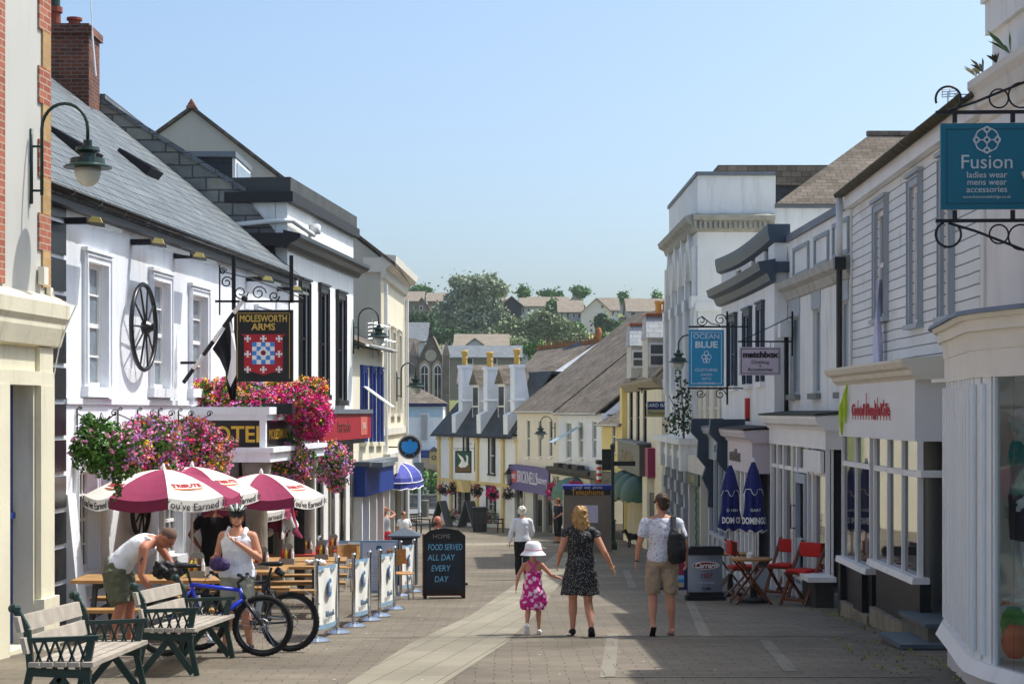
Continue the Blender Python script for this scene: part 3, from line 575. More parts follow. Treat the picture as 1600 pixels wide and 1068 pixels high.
# --- low cream building with blue windows ---
f = Fac((-3.94, 44.52), (-3.55, 49.28), 1); L = f.L
t = thing('blue_window_building', 'low cream building with tall blue window surrounds and a mossy roof edge', 'building', f.pt(0, 0, gz(46)))
rects = [f.rect(*a) for a in ((564, 570, 582, 690), (578.5, 583, 583, 690), (590, 594.5, 584, 690))]
q = MB(); f.wall(q, 0, L, -2.9, 3.3, rects, rd=.15); f.box(q, 0, L, -4, -.26, -2.9, 3.2); q.build('wall', W_CRM, t)
BLU = col('22408f', .5)
for i, r in enumerate(rects): f.window(t, r, dep=.12, cols=1, rows=2, pane=GLASSL, fm=BLU, sur=.14, surm=BLU, fw=.05, sill=.1, sillm=W_CRM)
q = MB(); a = rects[0]; q.hexa([f.pt(a[0], .03, a[3]-.35), f.pt(a[1], .03, a[3]-.35), f.pt(a[1], .75, a[2]+.9), f.pt(a[0], .75, a[2]+.9), f.pt(a[0], .07, a[3]-.35), f.pt(a[1], .07, a[3]-.35), f.pt(a[1], .79, a[2]+.9), f.pt(a[0], .79, a[2]+.9)]); q.build('open_sash', W_TRM, t)
q = MB(); roof(q, f, -.1, L, .3, 3.35, -3.5, 4.9); q.build('roof', SLATEB, t, uv=True); gutter(f, 0, L, .36, 3.34, t, m=PIPEW)
q = MB(); f.box(q, 0, L, .01, .42, .3, .42, 1); f.box(q, 0, L, .01, .3, -.45, .3, 0); f.box(q, .2, 2.4, .3, .7, .28, .4, 1)
for u in (.1, 1.2, 2.4, 3.6, L-.12): f.box(q, u, u+.12, .01, .2, -2.9, -.45, 2)
f.box(q, .22, 1.1, .01, .05, -2.8, -.5, 0); f.box(q, 1.4, 2.3, .01, .05, -2.8, -.5, 3); f.box(q, 2.6, 3.5, .01, .05, -2.8, -.5, 4)
q.build('shop_front', [BLU, LEAD, W_TRM, GLASSM, col('7a1d22', .5)], t)
# --- tall cream gabled building ---
f = Fac((-3.6, 49.3), (-3.42, 57), 1); L = f.L
t = thing('gabled_cream_building', 'tall cream building with a huge beige gable end facing up the street', 'building', f.pt(0, 0, gz(52)))
q = MB(); q.prism([(-14.3, 49.3, -2.6), (-3.62, 49.3, -2.6), (-3.62, 49.3, 5.9), (-8.8, 49.3, 9.95), (-14.3, 49.3, 6.0)], (0, .4, 0)); q.build('gable_wall', W_BGE, t); q = MB(); q.box(-13, -8, 57.01, 96, -5, 5.2); q.build('unseen_reflection_block', W_CRM, t)  # second box: unseen cream block added so the shop windows reflect cream, not hillside
rects = [(1.0, 1.9, 1.6, 4.0), (3.1, 4.0, 1.6, 4.0), (5.2, 6.1, 1.6, 4.0)]
q = MB(); f.wall(q, 0, L, -3.2, 5.9, rects, rd=.2); f.box(q, .41, L, -9, -.26, -3.2, 5.8); q.build('wall', W_CRM, t)
for r in rects: f.window(t, r, dep=.15, cols=2, rows=2, pane=GLASSL, sur=.12, surm=W_CRL)
q = MB(); f.mold(q, -.06, L, [(0, 5.3), (.1, 5.35), (.14, 5.6), (.4, 5.75), (.42, 5.95), (0, 6.0)]); f.box(q, -.08, 0.3, -.5, 0, 5.5, 5.9); f.box(q, 0, L, .01, .08, 1.0, 1.2); q.build('cornice', W_CRL, t)
q = MB()
for a, b in (((-3.2, 5.75), (-8.8, 10.08)), ((-8.8, 10.08), (-14.5, 5.95))):
    q.hexa([(a[0], 49.2, a[1]-.1), (a[0], 57, a[1]-.1), (b[0], 57, b[1]-.1), (b[0], 49.2, b[1]-.1), (a[0], 49.2, a[1]), (a[0], 57, a[1]), (b[0], 57, b[1]), (b[0], 49.2, b[1])])
q.build('roof', SLATEB, t, uv=True); q = MB(); q.prism([(-8.95, 49.15, 10.0), (-8.65, 49.15, 10.0), (-8.8, 49.15, 10.25)], (0, .3, 0)); q.build('ridge_tile', BRICKO, t, uv=True)
each(lambda q, u: q.tube([f.pt(u, .1, 5.2), f.pt(u, .1, -3)], .06, 8), (L-.3, .3), 'downpipe', PIPEW, t)
q = MB(); f.box(q, 0, L, .01, .25, -.1, .5); s = q.build('shop_fascia', W_CRL, t)
q = MB(); f.box(q, .2, L-.2, .01, .04, -2.6, -.2); q.build('shop_window', GLASSM, s)
each(lambda q, u: f.box(q, u, u+.18, .04, .16, -2.9, -.1), (0, 2.3, 4.6, L-.2), 'shop_pilaster', W_CRL, s)
q = MB(); u0, z0 = f.hit(606, 752, .5); c = [f.pt(1.2, .05, .25), f.pt(5.4, .05, .25)]
def dome_awning(a, b, nrm, h, dep, name, lab, m, trim=None, grp=None, txt=None):
    """quarter-dome awning between wall points a, b (top edge), with ribs and scalloped valance"""
    t = thing(name, lab, 'awning', (a+b)/2, grp); U = (b-a).normalized(); Lx = (b-a).length; q = MB(); n = 12; mrow = 6; rings = []
    for i in range(mrow+1):
        ph = math.pi/2*i/mrow; row = []
        for j in range(n+1):
            th = math.pi*j/n; e = lambda c, p: math.copysign(abs(c)**p, c)
            row.append((a+b)/2-U*e(math.cos(th), .7)*Lx/2*math.sin(ph)**.8+nrm*e(math.sin(th), .7)*dep*math.sin(ph)+V((0, 0, -h*(1-math.cos(ph)))))
        rings.append(row)
    row = []
    for j in range(n+1): row.append(rings[-1][j]+V((0, 0, -.16-.04*(j % 2))))
    rings.append(row); q.loft(rings, caps=False, closed=False); q.build('canopy', m, t)
    if trim:
        q = MB()
        for j in (0, 3, 6, 9, 12): q.tube([rings[i][j]+nrm*.01 for i in range(1, mrow+1)], .018, 5)
        q.tube([p+V((0, 0, 0)) for p in rings[-1]], .02, 5); q.tube(rings[-2], .015, 5); q.build('piping', trim, t)
    return t
dome_awning(f.pt(2.2, .05, .15), f.pt(6.4, .05, .15), f.N, .55, .75, 'awning', 'blue domed awning with white piping on the cream building at left', col('3c449c', .7), W_WHT)
# ================= RIGHT ROW =================
# --- near right: bay shop ---
RB = (5.2, 18.9); t = thing('bay_window_shop', 'pale grey shop with a curved fluted bay window at the right edge', 'building', (5.2, 17, gz(17)))
pl = [(4.62, 18.9), (4.47, 18.4), (4.3, 17.2), (4.13, 16.1), (4.09, 15.75), (4.13, 15.3), (4.3, 14.6), (4.62, 13.9), (5.2, 13.3)]
def band(q, pl, z0, z1, off0=0, off1=0, mi=0, inner=.35):
    """vertical band following the plan polyline, offset outwards (towards -X)"""
    def o(i, off):
        a = V(pl[max(i-1, 0)]); b = V(pl[min(i+1, len(pl)-1)]); d = (b-a).normalized(); n = V((d.y, -d.x)); n = n if n.x < 0 or abs(n.x) < .2 and n.y < 0 else -n
        return (pl[i][0]+n.x*off, pl[i][1]+n.y*off)
    for i in range(len(pl)-1):
        p = [o(i, off0), o(i+1, off0), o(i+1, -inner), o(i, -inner)]; r = [o(i, off1), o(i+1, off1), o(i+1, -inner), o(i, -inner)]
        q.hexa([(a, b, z0) for a, b in p]+[(a, b, z1) for a, b in r], mi)
    return o
g0 = gz(15.5); q = MB(); band(q, pl, -1.6, -.62, .0, .0); q.build('stall_riser', mat('grey smooth panel', 'd2d2d6', .55, .04, 1, dirt=.06), t)
q = MB(); band(q, pl, -1.7, -.98, .05, .03); q.build('plinth', col('46484c', .7), t)
q = MB(); band(q, pl, -.62, -.5, .12, .06); q.build('sill', W_TRM, t)
q = MB(); band(q, pl, 2.2, 2.36, .04, .06); band(q, pl, 2.36, 2.46, .1, .1); band(q, pl, 2.46, 2.5, .14, .16); band(q, pl, 1.96, 2.2, .03, .03); q.build('fascia', mat('cream grey timber', 'e8e4d8', .6, .05, 2, dirt=.1), t)
q = MB(); band(q, pl, 2.5, 2.54, .2, .18); q.build('lead_top', LEAD, t)
q = MB(); o = band(MB(), pl, 0, 1)     # fluted pilaster panel on the far facet
def along(s):
    for a, b in zip(pl, pl[1:]):
        l = math.dist(a, b)
        if s <= l: return (a[0]+(b[0]-a[0])*s/l, a[1]+(b[1]-a[1])*s/l)
        s -= l
    return pl[-1]
s = .0
while s < 3.5:
    a, b = along(s), along(s+.2); q.hexa([(a[0]-.015, a[1], -.5), (b[0]-.015, b[1], -.5), (b[0]+.04, b[1], -.5), (a[0]+.04, a[1], -.5), (a[0]-.015, a[1], 1.96), (b[0]-.015, b[1], 1.96), (b[0]+.04, b[1], 1.96), (a[0]+.04, a[1], 1.96)])
    c = along(s+.06); e = along(s+.14); q.tube([(c[0]-.03, c[1], -.44), (c[0]-.03, c[1], 1.9)], .028, 8); s += .26
q.build('fluted_pilasters', mat('grey white fluted timber', 'e6e9e9', .55, .04, 2, dirt=.08), t, smooth=False)
GLA = mat('clear shop glass', 'dfe8e6', .02, 0, 1, .5, trans=1.0); GLA.node_tree.nodes['Principled BSDF'].inputs['IOR'].default_value = 1.15
q = MB(); pts = [along(3.68+.27*i) for i in range(8)]
for a, b in zip(pts, pts[1:]): q.hexa([(a[0], a[1], -.5), (b[0], b[1], -.5), (b[0]+.008, b[1]+.006, -.5), (a[0]+.008, a[1]+.006, -.5), (a[0], a[1], 1.96), (b[0], b[1], 1.96), (b[0]+.008, b[1]+.006, 1.96), (a[0]+.008, a[1]+.006, 1.96)])
q.build('curved_window', GLA, t, smooth=False)
q = MB()
for p in (along(3.66), along(4.7)): q.box(p[0]-.02, p[0]+.03, p[1]-.02, p[1]+.02, -.5, 1.96)
q.build('mullion', W_TRM, t)
q = MB(); q.box(4.55, 6.5, 13.2, 18.8, -.55, -.5); q.box(6.4, 6.5, 13.2, 18.8, -.5, 2.0); q.box(4.6, 6.4, 18.4, 18.8, -.5, 2); q.box(4.4, 6.4, 13.2, 18.8, 1.965, 2.0); q.build('display_floor', col('e6e4de', .7), t)
f = Fac((5.32, 9.5), (5.18, 19.7), -1); L = f.L
q = MB(); wn = f.rect(1578, 1640, 470, 200); f.wall(q, 0, L, 2.5, 5.3, [(4.2, 5.3, 3.2, 4.7)], rd=.2); f.box(q, 0, L, -5, -.26, 2.5, 5.3); f.box(q, L-.12, L+.01, -.3, .03, 2.54, 5.2); f.box(q, 0, L, -6, -1.3, -2, 2.5); q.build('upper_wall', mat('warm white wall', 'e6e4e0', .8, .06, 1, bump=.1, dirt=.2), t)
f.window(t, (4.2, 5.3, 3.2, 4.7), cols=1, rows=2, pane=GLASS, sur=.12)
q = MB(); u1 = L+.02; f.mold(q, -1, u1, [(0, 4.8), (.03, 4.83), (.05, 4.95), (.09, 4.98), (.12, 5.12), (.17, 5.2), (.17, 5.28), (0, 5.38)]); f.mold(q, 5.6, 7.9, [(0, 3.55), (.1, 3.6), (.3, 3.85), (.34, 3.95), (0, 4.05)]); q.build('cornice', mat('cornice stucco', 'dedad0', .8, .08, 1.5, dirt=.3), t)
q = MB(); f.box(q, L-3.2, L-.25, -.9, -.03, 5.3, 5.75); f.box(q, L-3.3, L-.18, -.95, .03, 5.75, 6.1); f.box(q, L-3.35, L-.14, -1, .07, 6.1, 6.18); f.box(q, L-3.1, L-.5, -.9, -.1, 6.18, 6.6); q.build('parapet_block', W_OLD, t)
rz = RNG
for i, (u, s) in enumerate(((L-.3, .14), (L-.15, .1), (L-.02, .14), (L-1.3, .24), (L-.8, .12))):
    t2 = thing('roof_fern', ['small brown weed in the cornice of the right bay shop', 'tiny weed at the cornice corner', 'dark moss tuft where the cornice meets the gutter', 'green fern sprouting from the cornice at top right', 'thin weed beside the green fern on the cornice'][i], 'plant', f.pt(u, .08, 5.34))
    q = MB()
    for j in range(7): a = RNG.uniform(0, 6.28); e = V((-abs(math.cos(a))*s, math.sin(a)*s, s*RNG.uniform(.4, 1.1))); b0 = f.pt(u, .08, 5.33); q.add([b0, b0+e*.6+V((.02, .03, .03)), b0+e, b0+e*.6+V((-.02, -.03, 0))], [(0, 1, 2, 3)])
    q.build('fronds', LEAFM if i == 3 else col('5d5a33', .8), t2)
# --- clapboard building and its bow shopfront ---
f = Fac((5.18, 19.72), (5.44, 28.7), -1); CLF = f; L = f.L; hit = f.hit
t = thing('clapboard_building', 'white clapboard building with tall sash windows and a mossy gutter', 'building', f.pt(0, 0, gz(24)))
rects = [f.rect(*a) for a in ((1371, 1386, 328, 497), (1426, 1439, 290, 506), (1475, 1488, 330, 497))]; rects[2] = (rects[2][0], rects[2][1], rects[1][2], rects[1][3])
q = MB(); f.wall(q, 0, L, 2.1, 5.05, rects, rd=.2); q.build('clapboard_wall', CLAP, t, uv=True)
q = MB(); f.box(q, 0, L, -5, -.32, -2, 4.95); f.box(q, L-.07, L, .003, .03, 2.1, 5.0); q.build('rear_body', W_OLD, t)
for i, r in enumerate(rects): f.window(t, r, dep=.14, cols=1, rows=2, pane=GLASSL if i else GLASS, sur=.14, surm=W_TRG, fw=.07, sill=.06)
q = MB(); f.box(q, -.1, L+.05, .002, .12, 4.9, 5.1); q.build('fascia_board', W_TRM, t)
gutter(f, -.1, L+.1, .2, 5.15, t, m=mat('mossy brown gutter', '4d4733', .9, .45, 6), r=.075)
q = MB(); roof(q, f, -.1, L, .16, 5.16, -4.5, 8.0); q.build('roof', SLATEB, t, uv=True)
q = MB(); a = f.pt(L-.02, .2, 5.08); q.tube([a, a+V((0, 0, -1.0))], .055, 8); q.build('downpipe', PIPEW, t, smooth=True)
q = MB(); q.tube([a+V((0, 0, -1.0)), a+V((0, 0, -1.15)), a+V((0, 0, -2.95))], .05, 8); q.box(a.x-.09, a.x+.09, a.y-.09, a.y+.09, a.z-1.15, a.z-.95); q.build('downpipe', BLK, t)
# white cloth hanging out of window
q = MB(); u = rects[0][0]+.15; rows = []
for i in range(9): z = 3.55-i*.165; wd = .03+.3*min(1, i/5); rows.append([f.pt(u-wd*.5+wd*k/6+.02*math.sin(i), .08+.05*math.sin(k*2+i*.4)+.03*i/9, z) for k in range(7)])
tag(q.loft(rows, caps=False, closed=False).build('hanging_cloth', mat('lilac white cloth', 'dcdcf2', .85, .06, 4), smooth=True), 'pale lilac sheet hanging from the far clapboard window', 'cloth')
SF = Fac((4.9, 21.8), (4.93, 27.0), -1); g = SF; g.L
t = thing('cafe_shopfront', 'grey white cafe shopfront with green pods and thin red lettering on its fascia', 'shopfront', g.pt(0, 0, gz(24)))
q = MB(); g.box(q, 0, g.L, -.5, 0, 1.3, 2.05); g.box(q, -.001, 0.001, -.5, 0, 1.3, 2.05); q.build('fascia', mat('fascia grey white', 'e2e3e3', .5, .03, 1, dirt=.05), t)
q = MB(); pr = [(-.5, 2.05), (.0, 2.05), (.03, 2.09), (.07, 2.11), (.09, 2.17), (.16, 2.2), (.2, 2.27), (.2, 2.3), (-.5, 2.36)]; g.mold(q, -.18, g.L+.2, pr); q.build('cornice', mat('cream cornice timber', 'ded7c6', .6, .06, 2, dirt=.15), t)
RED = col('c2303f', .5); x = text('Crossed Thoughts Cafe', .24, ff(g), 2.75, 1.68, .02, RED, t, sx=1.12, ext=.01); x.name = 'lettering'
q = MB()
for i in range(14): u = 1.35+i*.2; g.box(q, u, u+.01, .02, .03, 1.55, 1.68+.07*(i % 3)+(.1 if i in (3, 4, 8) else 0))
q.build('letter_stems', RED, t)
q = MB()
for u, z in ((4.75, 1.62), (4.42, 1.8)): q.tube([g.pt(u+.06, .03, z-.3), g.pt(u, .05, z-.1), g.pt(u+.02, .05, z+.1), g.pt(u-.05, .03, z+.26)], [.015, .035, .035, .012], 6)
q.build('green_pods', col('b8d430', .5), t)
# windows under the fascia: lights and mullions; ground falls away to the far end
H = [(3.9, 5.0, 1), (2.9, 3.55, 0), (0.15, 2.6, 1)]
q = MB(); zb = lambda u: gz(21.8+u)+.75
for u0, u1, hl in ((3.0, 5.15, 1), (0.0, 2.7, 1)):
    n = 2 if u0 > 1 else 3
    for i in range(n+1): u = u0+(u1-u0)*i/n; g.box(q, u-.022, u+.022, -.1, -.03, zb(u0)+.0, 1.3)
    g.box(q, u0, u1, -.11, -.03, .86, .93); 
    q.hexa([g.pt(u0-.1, -.16, zb(u0)-.06), g.pt(u1+.1, -.16, zb(u0)-.06), g.pt(u1+.1, .06, zb(u0)-.06), g.pt(u0-.1, .06, zb(u0)-.06), g.pt(u0-.1, -.16, zb(u0)+.02), g.pt(u1+.1, -.16, zb(u0)+.02), g.pt(u1+.1, .04, zb(u0)+.02), g.pt(u0-.1, .04, zb(u0)+.02)])
q.build('window_frame', W_TRM, t)
q = MB(); g.box(q, 3.0, 5.15, -.09, -.07, zb(3), 1.3); g.box(q, 0, 2.7, -.09, -.07, zb(0), 1.3); q.build('shop_pane', GLASSM, t)
q = MB(); g.box(q, 3.0, 5.15, -.2, -.06, gz(27.5), zb(3)-.06); g.box(q, 0, 2.7, -.2, -.06, gz(25), zb(0)-.06); q.build('stall_riser', col('1d1f22', .35), t)
each(lambda q, a: g.box(q, a[0], a[1], -.06, .02, gz(27.5), zb(3)-.06), ((3.3, 4.0), (5.0, 5.2)), 'black_pier', BLK, t)
q = MB(); g.box(q, 2.72, 2.98, -.5, -.46, gz(25), 1.3); g.box(q, -.2, 0, -.5, -.46, gz(22), 1.3, 1); q.build('recessed_door', [col('c9b67c', .6), col('b79f6a', .6)], t)
q = MB()
for a, c in ((0, 2.75), (2.95, 5.2)): g.box(q, a, c, -.25, .02, gz(21.8+c)-.3, gz(21.8+a)+.12)
q.build('stone_plinth', mat('yellow stone blocks', '8f8570', .85, .25, 4, bump=.3, dirt=.3), t)
q = MB(); g.box(q, -.25, 0, -.5, -.02, .87, .95); g.box(q, -.9, 0, -.6, -.5, -1.2, 1.3, 1); q.build('side_return', [W_TRM, GLASS], t)
# steps and post
for i, (x0, x1, y0, y1, zt) in enumerate(((4.42, 5.1, 20.4, 21.6, gz(20.4)+.06), (4.75, 5.3, 20.6, 22.0, gz(20.4)+.27))):
    q = MB(); q.box(x0+.04, x1, y0+.04, y1, -1.6, zt-.05, 0); q.box(x0, x1, y0, y1, zt-.05, zt, 1)
    tag(q.build('door_step', [mat('step stone', '6c6a5e', .9, .2, 4, dirt=.3), mat('slate tread', '59646b', .6, .15, 4)]), ['lower slate topped doorstep by the right bay shop', 'upper slate topped doorstep against the right bay shop'][i], 'step')
p = G(1422, 982); q = MB(); q.tube([(p.x, p.y, p.z), (p.x-.03, p.y, 1.4)], .045, 8)
t = thing('sign_post', 'grey metal post with an edge-on sign plate before the cafe window', 'sign post', p); q.build('post', mat('galvanised post', 'a3a9ad', .45, .05, 4, metal=.3), t, smooth=True)
q = MB(); q.box(p.x-.06, p.x+.06, p.y-.02, p.y+.25, 1.15, 1.42, 0); q.box(p.x-.09, p.x-.06, p.y-.02, p.y+.3, 1.14, 1.4, 1); q.build('sign_plate', [col('6c7074', .5), col('a8643a', .6)], t)
# --- white building with blank panels ---
f = Fac((5.46, 28.72), (5.38, 34.88), -1); L = f.L; hit = f.hit; WP = f
t = thing('panelled_building', 'off white building with three blank raised panels above its recessed windows', 'building', f.pt(0, 0, gz(31)))
rects = [f.rect(*a) for a in ((1311, 1326, 470, 612), (1270, 1282, 482, 614), (1234, 1250, 494, 616))]
q = MB(); f.wall(q, 0, L, -2, 4.95, rects, rd=.28); f.box(q, 0, L, -5, -.34, -2, 4.8); q.build('wall', W_OLD, t)
for r in rects: f.window(t, r, dep=.24, cols=1, rows=1, pane=col('aab3b8', .6), fm=W_TRG, fw=.05, sill=.1, sillm=mat('weathered sill', '8b8d86', .9, .3, 6), sur=None)
q = MB()
for r in rects: f.box(q, r[0]-.03, r[1]+.1, .002, .02, r[3], r[3]+.35)
q.build('grey_lintel', col('a9b1b5', .7), t)
q = MB()
for x0, x1, y0, y1 in ((1303, 1328, 344, 400), (1274, 1296, 365, 415), (1241, 1265, 382, 430)):
    a, b, c, d = f.rect(x0, x1, y0, y1); e = .07
    for p in ((a, a+e, c, d), (b-e, b, c, d), (a+e, b-e, c, c+e), (a+e, b-e, d-e, d)): f.box(q, p[0], p[1], .002, .04, p[2], p[3])
q.build('raised_panel', col('9aa4a8', .7), t)
q = MB(); z = hit(1270, 442)[1]; f.mold(q, 0, L, [(0, z-.18), (.05, z-.16), (.1, z-.02), (.22, z+.04), (.26, z+.16), (0, z+.22)]); q.build('cornice', mat('lichened cornice', 'b3b3ab', .9, .15, 3, bump=.3, dirt=.5), t)
q = MB(); f.box(q, 0, L, -.3, .06, 4.95, 5.08); q.build('coping', LEAD, t)
# --- slate-trimmed building ---
f = Fac((5.11, 34.9), (5.01, 42.9), -1); L = f.L; hit = f.hit; SB = f
t = thing('slate_trimmed_building', 'white building with slate blue cornices and window surrounds behind the pink sign', 'building', f.pt(0, 0, gz(38)))
rects = [f.rect(*a) for a in ((1186.5, 1193.5, 484, 596), (1165, 1174, 493, 600), (1141, 1151, 502, 603))]; att = [f.rect(*a) for a in ((1193.5, 1200.5, 387, 411), (1174, 1180, 403, 425), (1150, 1158, 420, 440))]
q = MB(); f.wall(q, 0, L, -2.6, 5.05, rects+att, rd=.18); f.box(q, 0, L, -5, -.26, -2.6, 4.9); q.build('wall', W_WHT, t)
for r in rects: f.window(t, r, dep=.14, pane=GLASSL, sur=.13, surm=SLG, fm=SLG, fw=.04, sill=.1, sillm=W_WHT)
for r in att: f.window(t, r, dep=.14, rows=1, pane=GLASS, fw=.03, sill=None)
def swept(q, f, u0, u1, prof, sag, n=10, mi=0):
    for i in range(n):
        a, b = u0+(u1-u0)*i/n, u0+(u1-u0)*(i+1)/n; s = lambda u: sag*math.sin(math.pi*(u-u0)/(u1-u0)); ra = [f.pt(a, d, z-s(a)) for d, z in prof]; rb = [f.pt(b, d, z-s(b)) for d, z in prof]; q.loft([ra, rb], mi)
q = MB(); z = 4.95; swept(q, f, -.05, L+.1, [(-.3, z), (0, z), (.1, z+.05), (.14, z+.25), (.14, z+.36), (-.3, z+.36)], .1); q.build('parapet', SLG, t)
z = hit(1205, 428)[1]; q = MB(); swept(q, f, -.15, L+.2, [(0, z-.2), (.1, z-.16), (.16, z-.02), (.3, z+.04), (.34, z+.2), (0, z+.26)], .03); f.box(q, -.16, 0, -.3, 0, z, z+.2); q.build('cornice', SLG, t)
# --- cream infill ---
f = Fac((4.97, 42.92), (4.88, 47), -1); L = f.L
t = thing('cream_infill_house', 'narrow cream shop with a green roller shutter between grey and white buildings', 'building', f.pt(0, 0, gz(45)))
rects = [(.5, 1.1, .9, 2.6), (1.9, 2.5, .9, 2.6), (3.1, 3.6, .9, 2.6)]
q = MB(); f.wall(q, 0, L, -3, 3.3, rects, rd=.2); f.box(q, 0, L, -4, -.26, -3, 3.2); q.build('wall', W_CRM, t)
for r in rects: f.window(t, r, pane=GLASSL, sur=None)
q = MB(); f.box(q, 0, L, .01, .28, .1, .55); f.box(q, 0, .15, .01, .25, -2.5, .1); f.box(q, L-.15, L, .01, .25, -2.5, .1); f.box(q, 1.6, 1.75, .01, .25, -2.5, .1); s = q.build('shop_front', W_CRL, t)
q = MB(); [f.box(q, 1.76, L-.16, .02, .08+.015*(i % 2), -2.5+i*.12, -2.38+i*.12) for i in range(19)]; q.build('roller_shutter', col('2c6048', .5), t)
q = MB(); f.box(q, .16, 1.6, .02, .05, -2.0, .05); q.build('shop_pane', GLASSM, s); q = MB(); f.box(q, 1.7, L, .02, .3, -.2, .1); x = q.build('green_fascia', col('37564a', .6), s); text('CAFE', .24, ff(f), 2.9, -.06, .3, col('c9b136', .5), x, sx=1.5)
# --- big grey building with pilasters ---
f = Fac((4.87, 47.02), (4.8, 54.8), -1); L = f.L; GB = f
t = thing('tall_pilastered_building', 'tall pale grey building with pointed arches, pilasters and a dentil cornice', 'building', f.pt(0, 0, gz(50)))
q = MB(); arch = [(.7+i*1.9, 1.9+i*1.9, 2.3, 5.2) for i in range(4)]; f.wall(q, 0, L, -3.4, 7.85, arch, rd=.3, th=.4); f.box(q, .001, L, -2.05, -.4, -3.4, 7.85); f.box(q, .001, L-1, -9, -2.05, -3.4, 7.0); q.build('wall', W_GRY, t)
q = MB(); [f.box(q, a[0], a[1], -.3, -.25, 2.2, 5.2) for a in arch]; q.build('window_pane', GLASS, t)
q = MB()
for a in arch:
    c = (a[0]+a[1])/2; z = 5.2; f.box(q, a[0]-.001, a[1]+.001, -.2, .03, 5.2, 5.21)
    for s in (-1, 1): q.prism([f.pt(c, .0, z+1.0), f.pt(c+s*.6, .0, z), f.pt(c+s*.72, .0, z), f.pt(c+s*.1, .0, z+1.15), f.pt(c, .0, z+1.3)], f.N*.12)
q.build('pointed_arch', W_OLD, t)
for i in range(5):
    u = .05+i*1.9; q = MB(); f.box(q, u, u+.55, .002, .1, 2.2, 4.5); f.box(q, u-.06, u+.61, .002, .16, 4.4, 4.7); f.box(q, u+.1, u+.45, .002, .11, 4.7, 6.0); f.box(q, u+.02, u+.53, .003, .09, 1.4, 2.2)
    for k in range(3): q.tube([f.pt(u+.12+k*.15, .11, 2.2), f.pt(u+.12+k*.15, .11, 4.4)], .04, 6)
    q.build('pilaster', W_GRY, t)
    q = MB(); [f.box(q, u-(.06 if k % 2 else .0), u+.55+(.06 if k % 2 else 0), .002, .18 if k % 2 else .12, -3+k*.34, -3+k*.34+.335) for k in range(10)]; q.build('quoined_pier', col('a3a8ac', .7), t)
q = MB(); f.box(q, -.05, L, .0, .35, .42, .62); f.box(q, -.1, L, .0, .5, .8, .95); [f.box(q, u, u+.5, .0, .45, .1, .8, 0) for u in (.0, 1.9, 3.8, 5.7)]; q.build('shop_entablature', W_OLD, t)
q = MB(); [f.box(q, .7+i*1.9, 1.8+i*1.9, -.02, .03, -2.8, .3) for i in range(4)]; q.build('shop_pane', GLASSM, t)
z = 6.62
q = MB(); f.mold(q, -.16, L+.1, [(0, z-.25), (.1, z-.2), (.16, z-.05), (.3, z+.02), (.34, z+.16), (0, z+.24)]); q.prism([(4.72, 47.02, z-.25), (4.72, 46.92, z-.2), (4.72, 46.86, z+.0), (4.72, 46.75, z+.05), (4.72, 46.7, z+.16), (4.72, 47.02, z+.24)], (2.15, 0, 0))
for i in range(16): q.box(4.76+i*.13, 4.82+i*.13, 46.79, 46.98, z-.16, z+.02, 0)
q.build('dentil_cornice', mat('lichened grey stone', '9f9f95', .9, .2, 4, bump=.3, dirt=.45), t)
q = MB(); q.box(4.84, 6.9, 46.95, 47.3, 7.85, 7.95); f.box(q, 0, L, -.4, .05, 7.85, 7.95); q.box(6.9, 10.2, 46.98, 47.3, 7.0, 7.1); q.build('lead_coping', LEAD, t)
q = MB(); q.box(4.8, 5.6, 46.98, 47.01, 4.3, 4.55); q.build('side_band', W_GRY, t)
q = MB(); e = [(6.9, 46.9, 7.1), (15, 46.9, 7.1), (15, 50, 9.4), (10.0, 50, 9.4)]; q.add(e+[(6.9, 53, 7.1), (15, 53, 7.1)], [(0, 1, 2, 3), (0, 3, 4), (4, 3, 2, 5)]); q.box(9.9, 15, 49.9, 50.1, 9.36, 9.48); q.build('hipped_roof', SLATEB, t, uv=True)
q = MB(); q.box(6.4, 11, 55, 58, 5, 8.6, 0); q.box(6.3, 11, 54.8, 58, 8.6, 9.2, 1); q.build('rear_attic', [SLATED, SLATEB], t, uv=True)
# bay tree on its ledge
bt = thing('bay_tree', 'leafy green shrub growing on the ledge of the grey building', 'shrub', f.pt(.6, .3, .95)); c = f.pt(.6, .35, 1.4)
q = MB(); q.tube([f.pt(.6, .3, .9), c+V((.05, 0, .1)), c+V((-.05, 0, 1.2))], [.03, .02, .01]); q.tube([c, c+V((-.35, 0, .7))], .01); q.tube([c, c+V((.3, 0, .5))], .01); q.build('stem', WOODR, bt)
q = MB(); p = np.vstack([blobpts(c+V((0, 0, .0)), (.55, .4, .4), 260, .2), blobpts(c+V((.05, 0, .55)), (.3, .25, .6), 120, .2), blobpts(c+V((-.1, 0, 1.1)), (.08, .08, .5), 25, .2)]); cloud(q, p, RNG.uniform(.05, .1, len(p)), [0]*len(p)); q.build('foliage', LEAFD, bt)
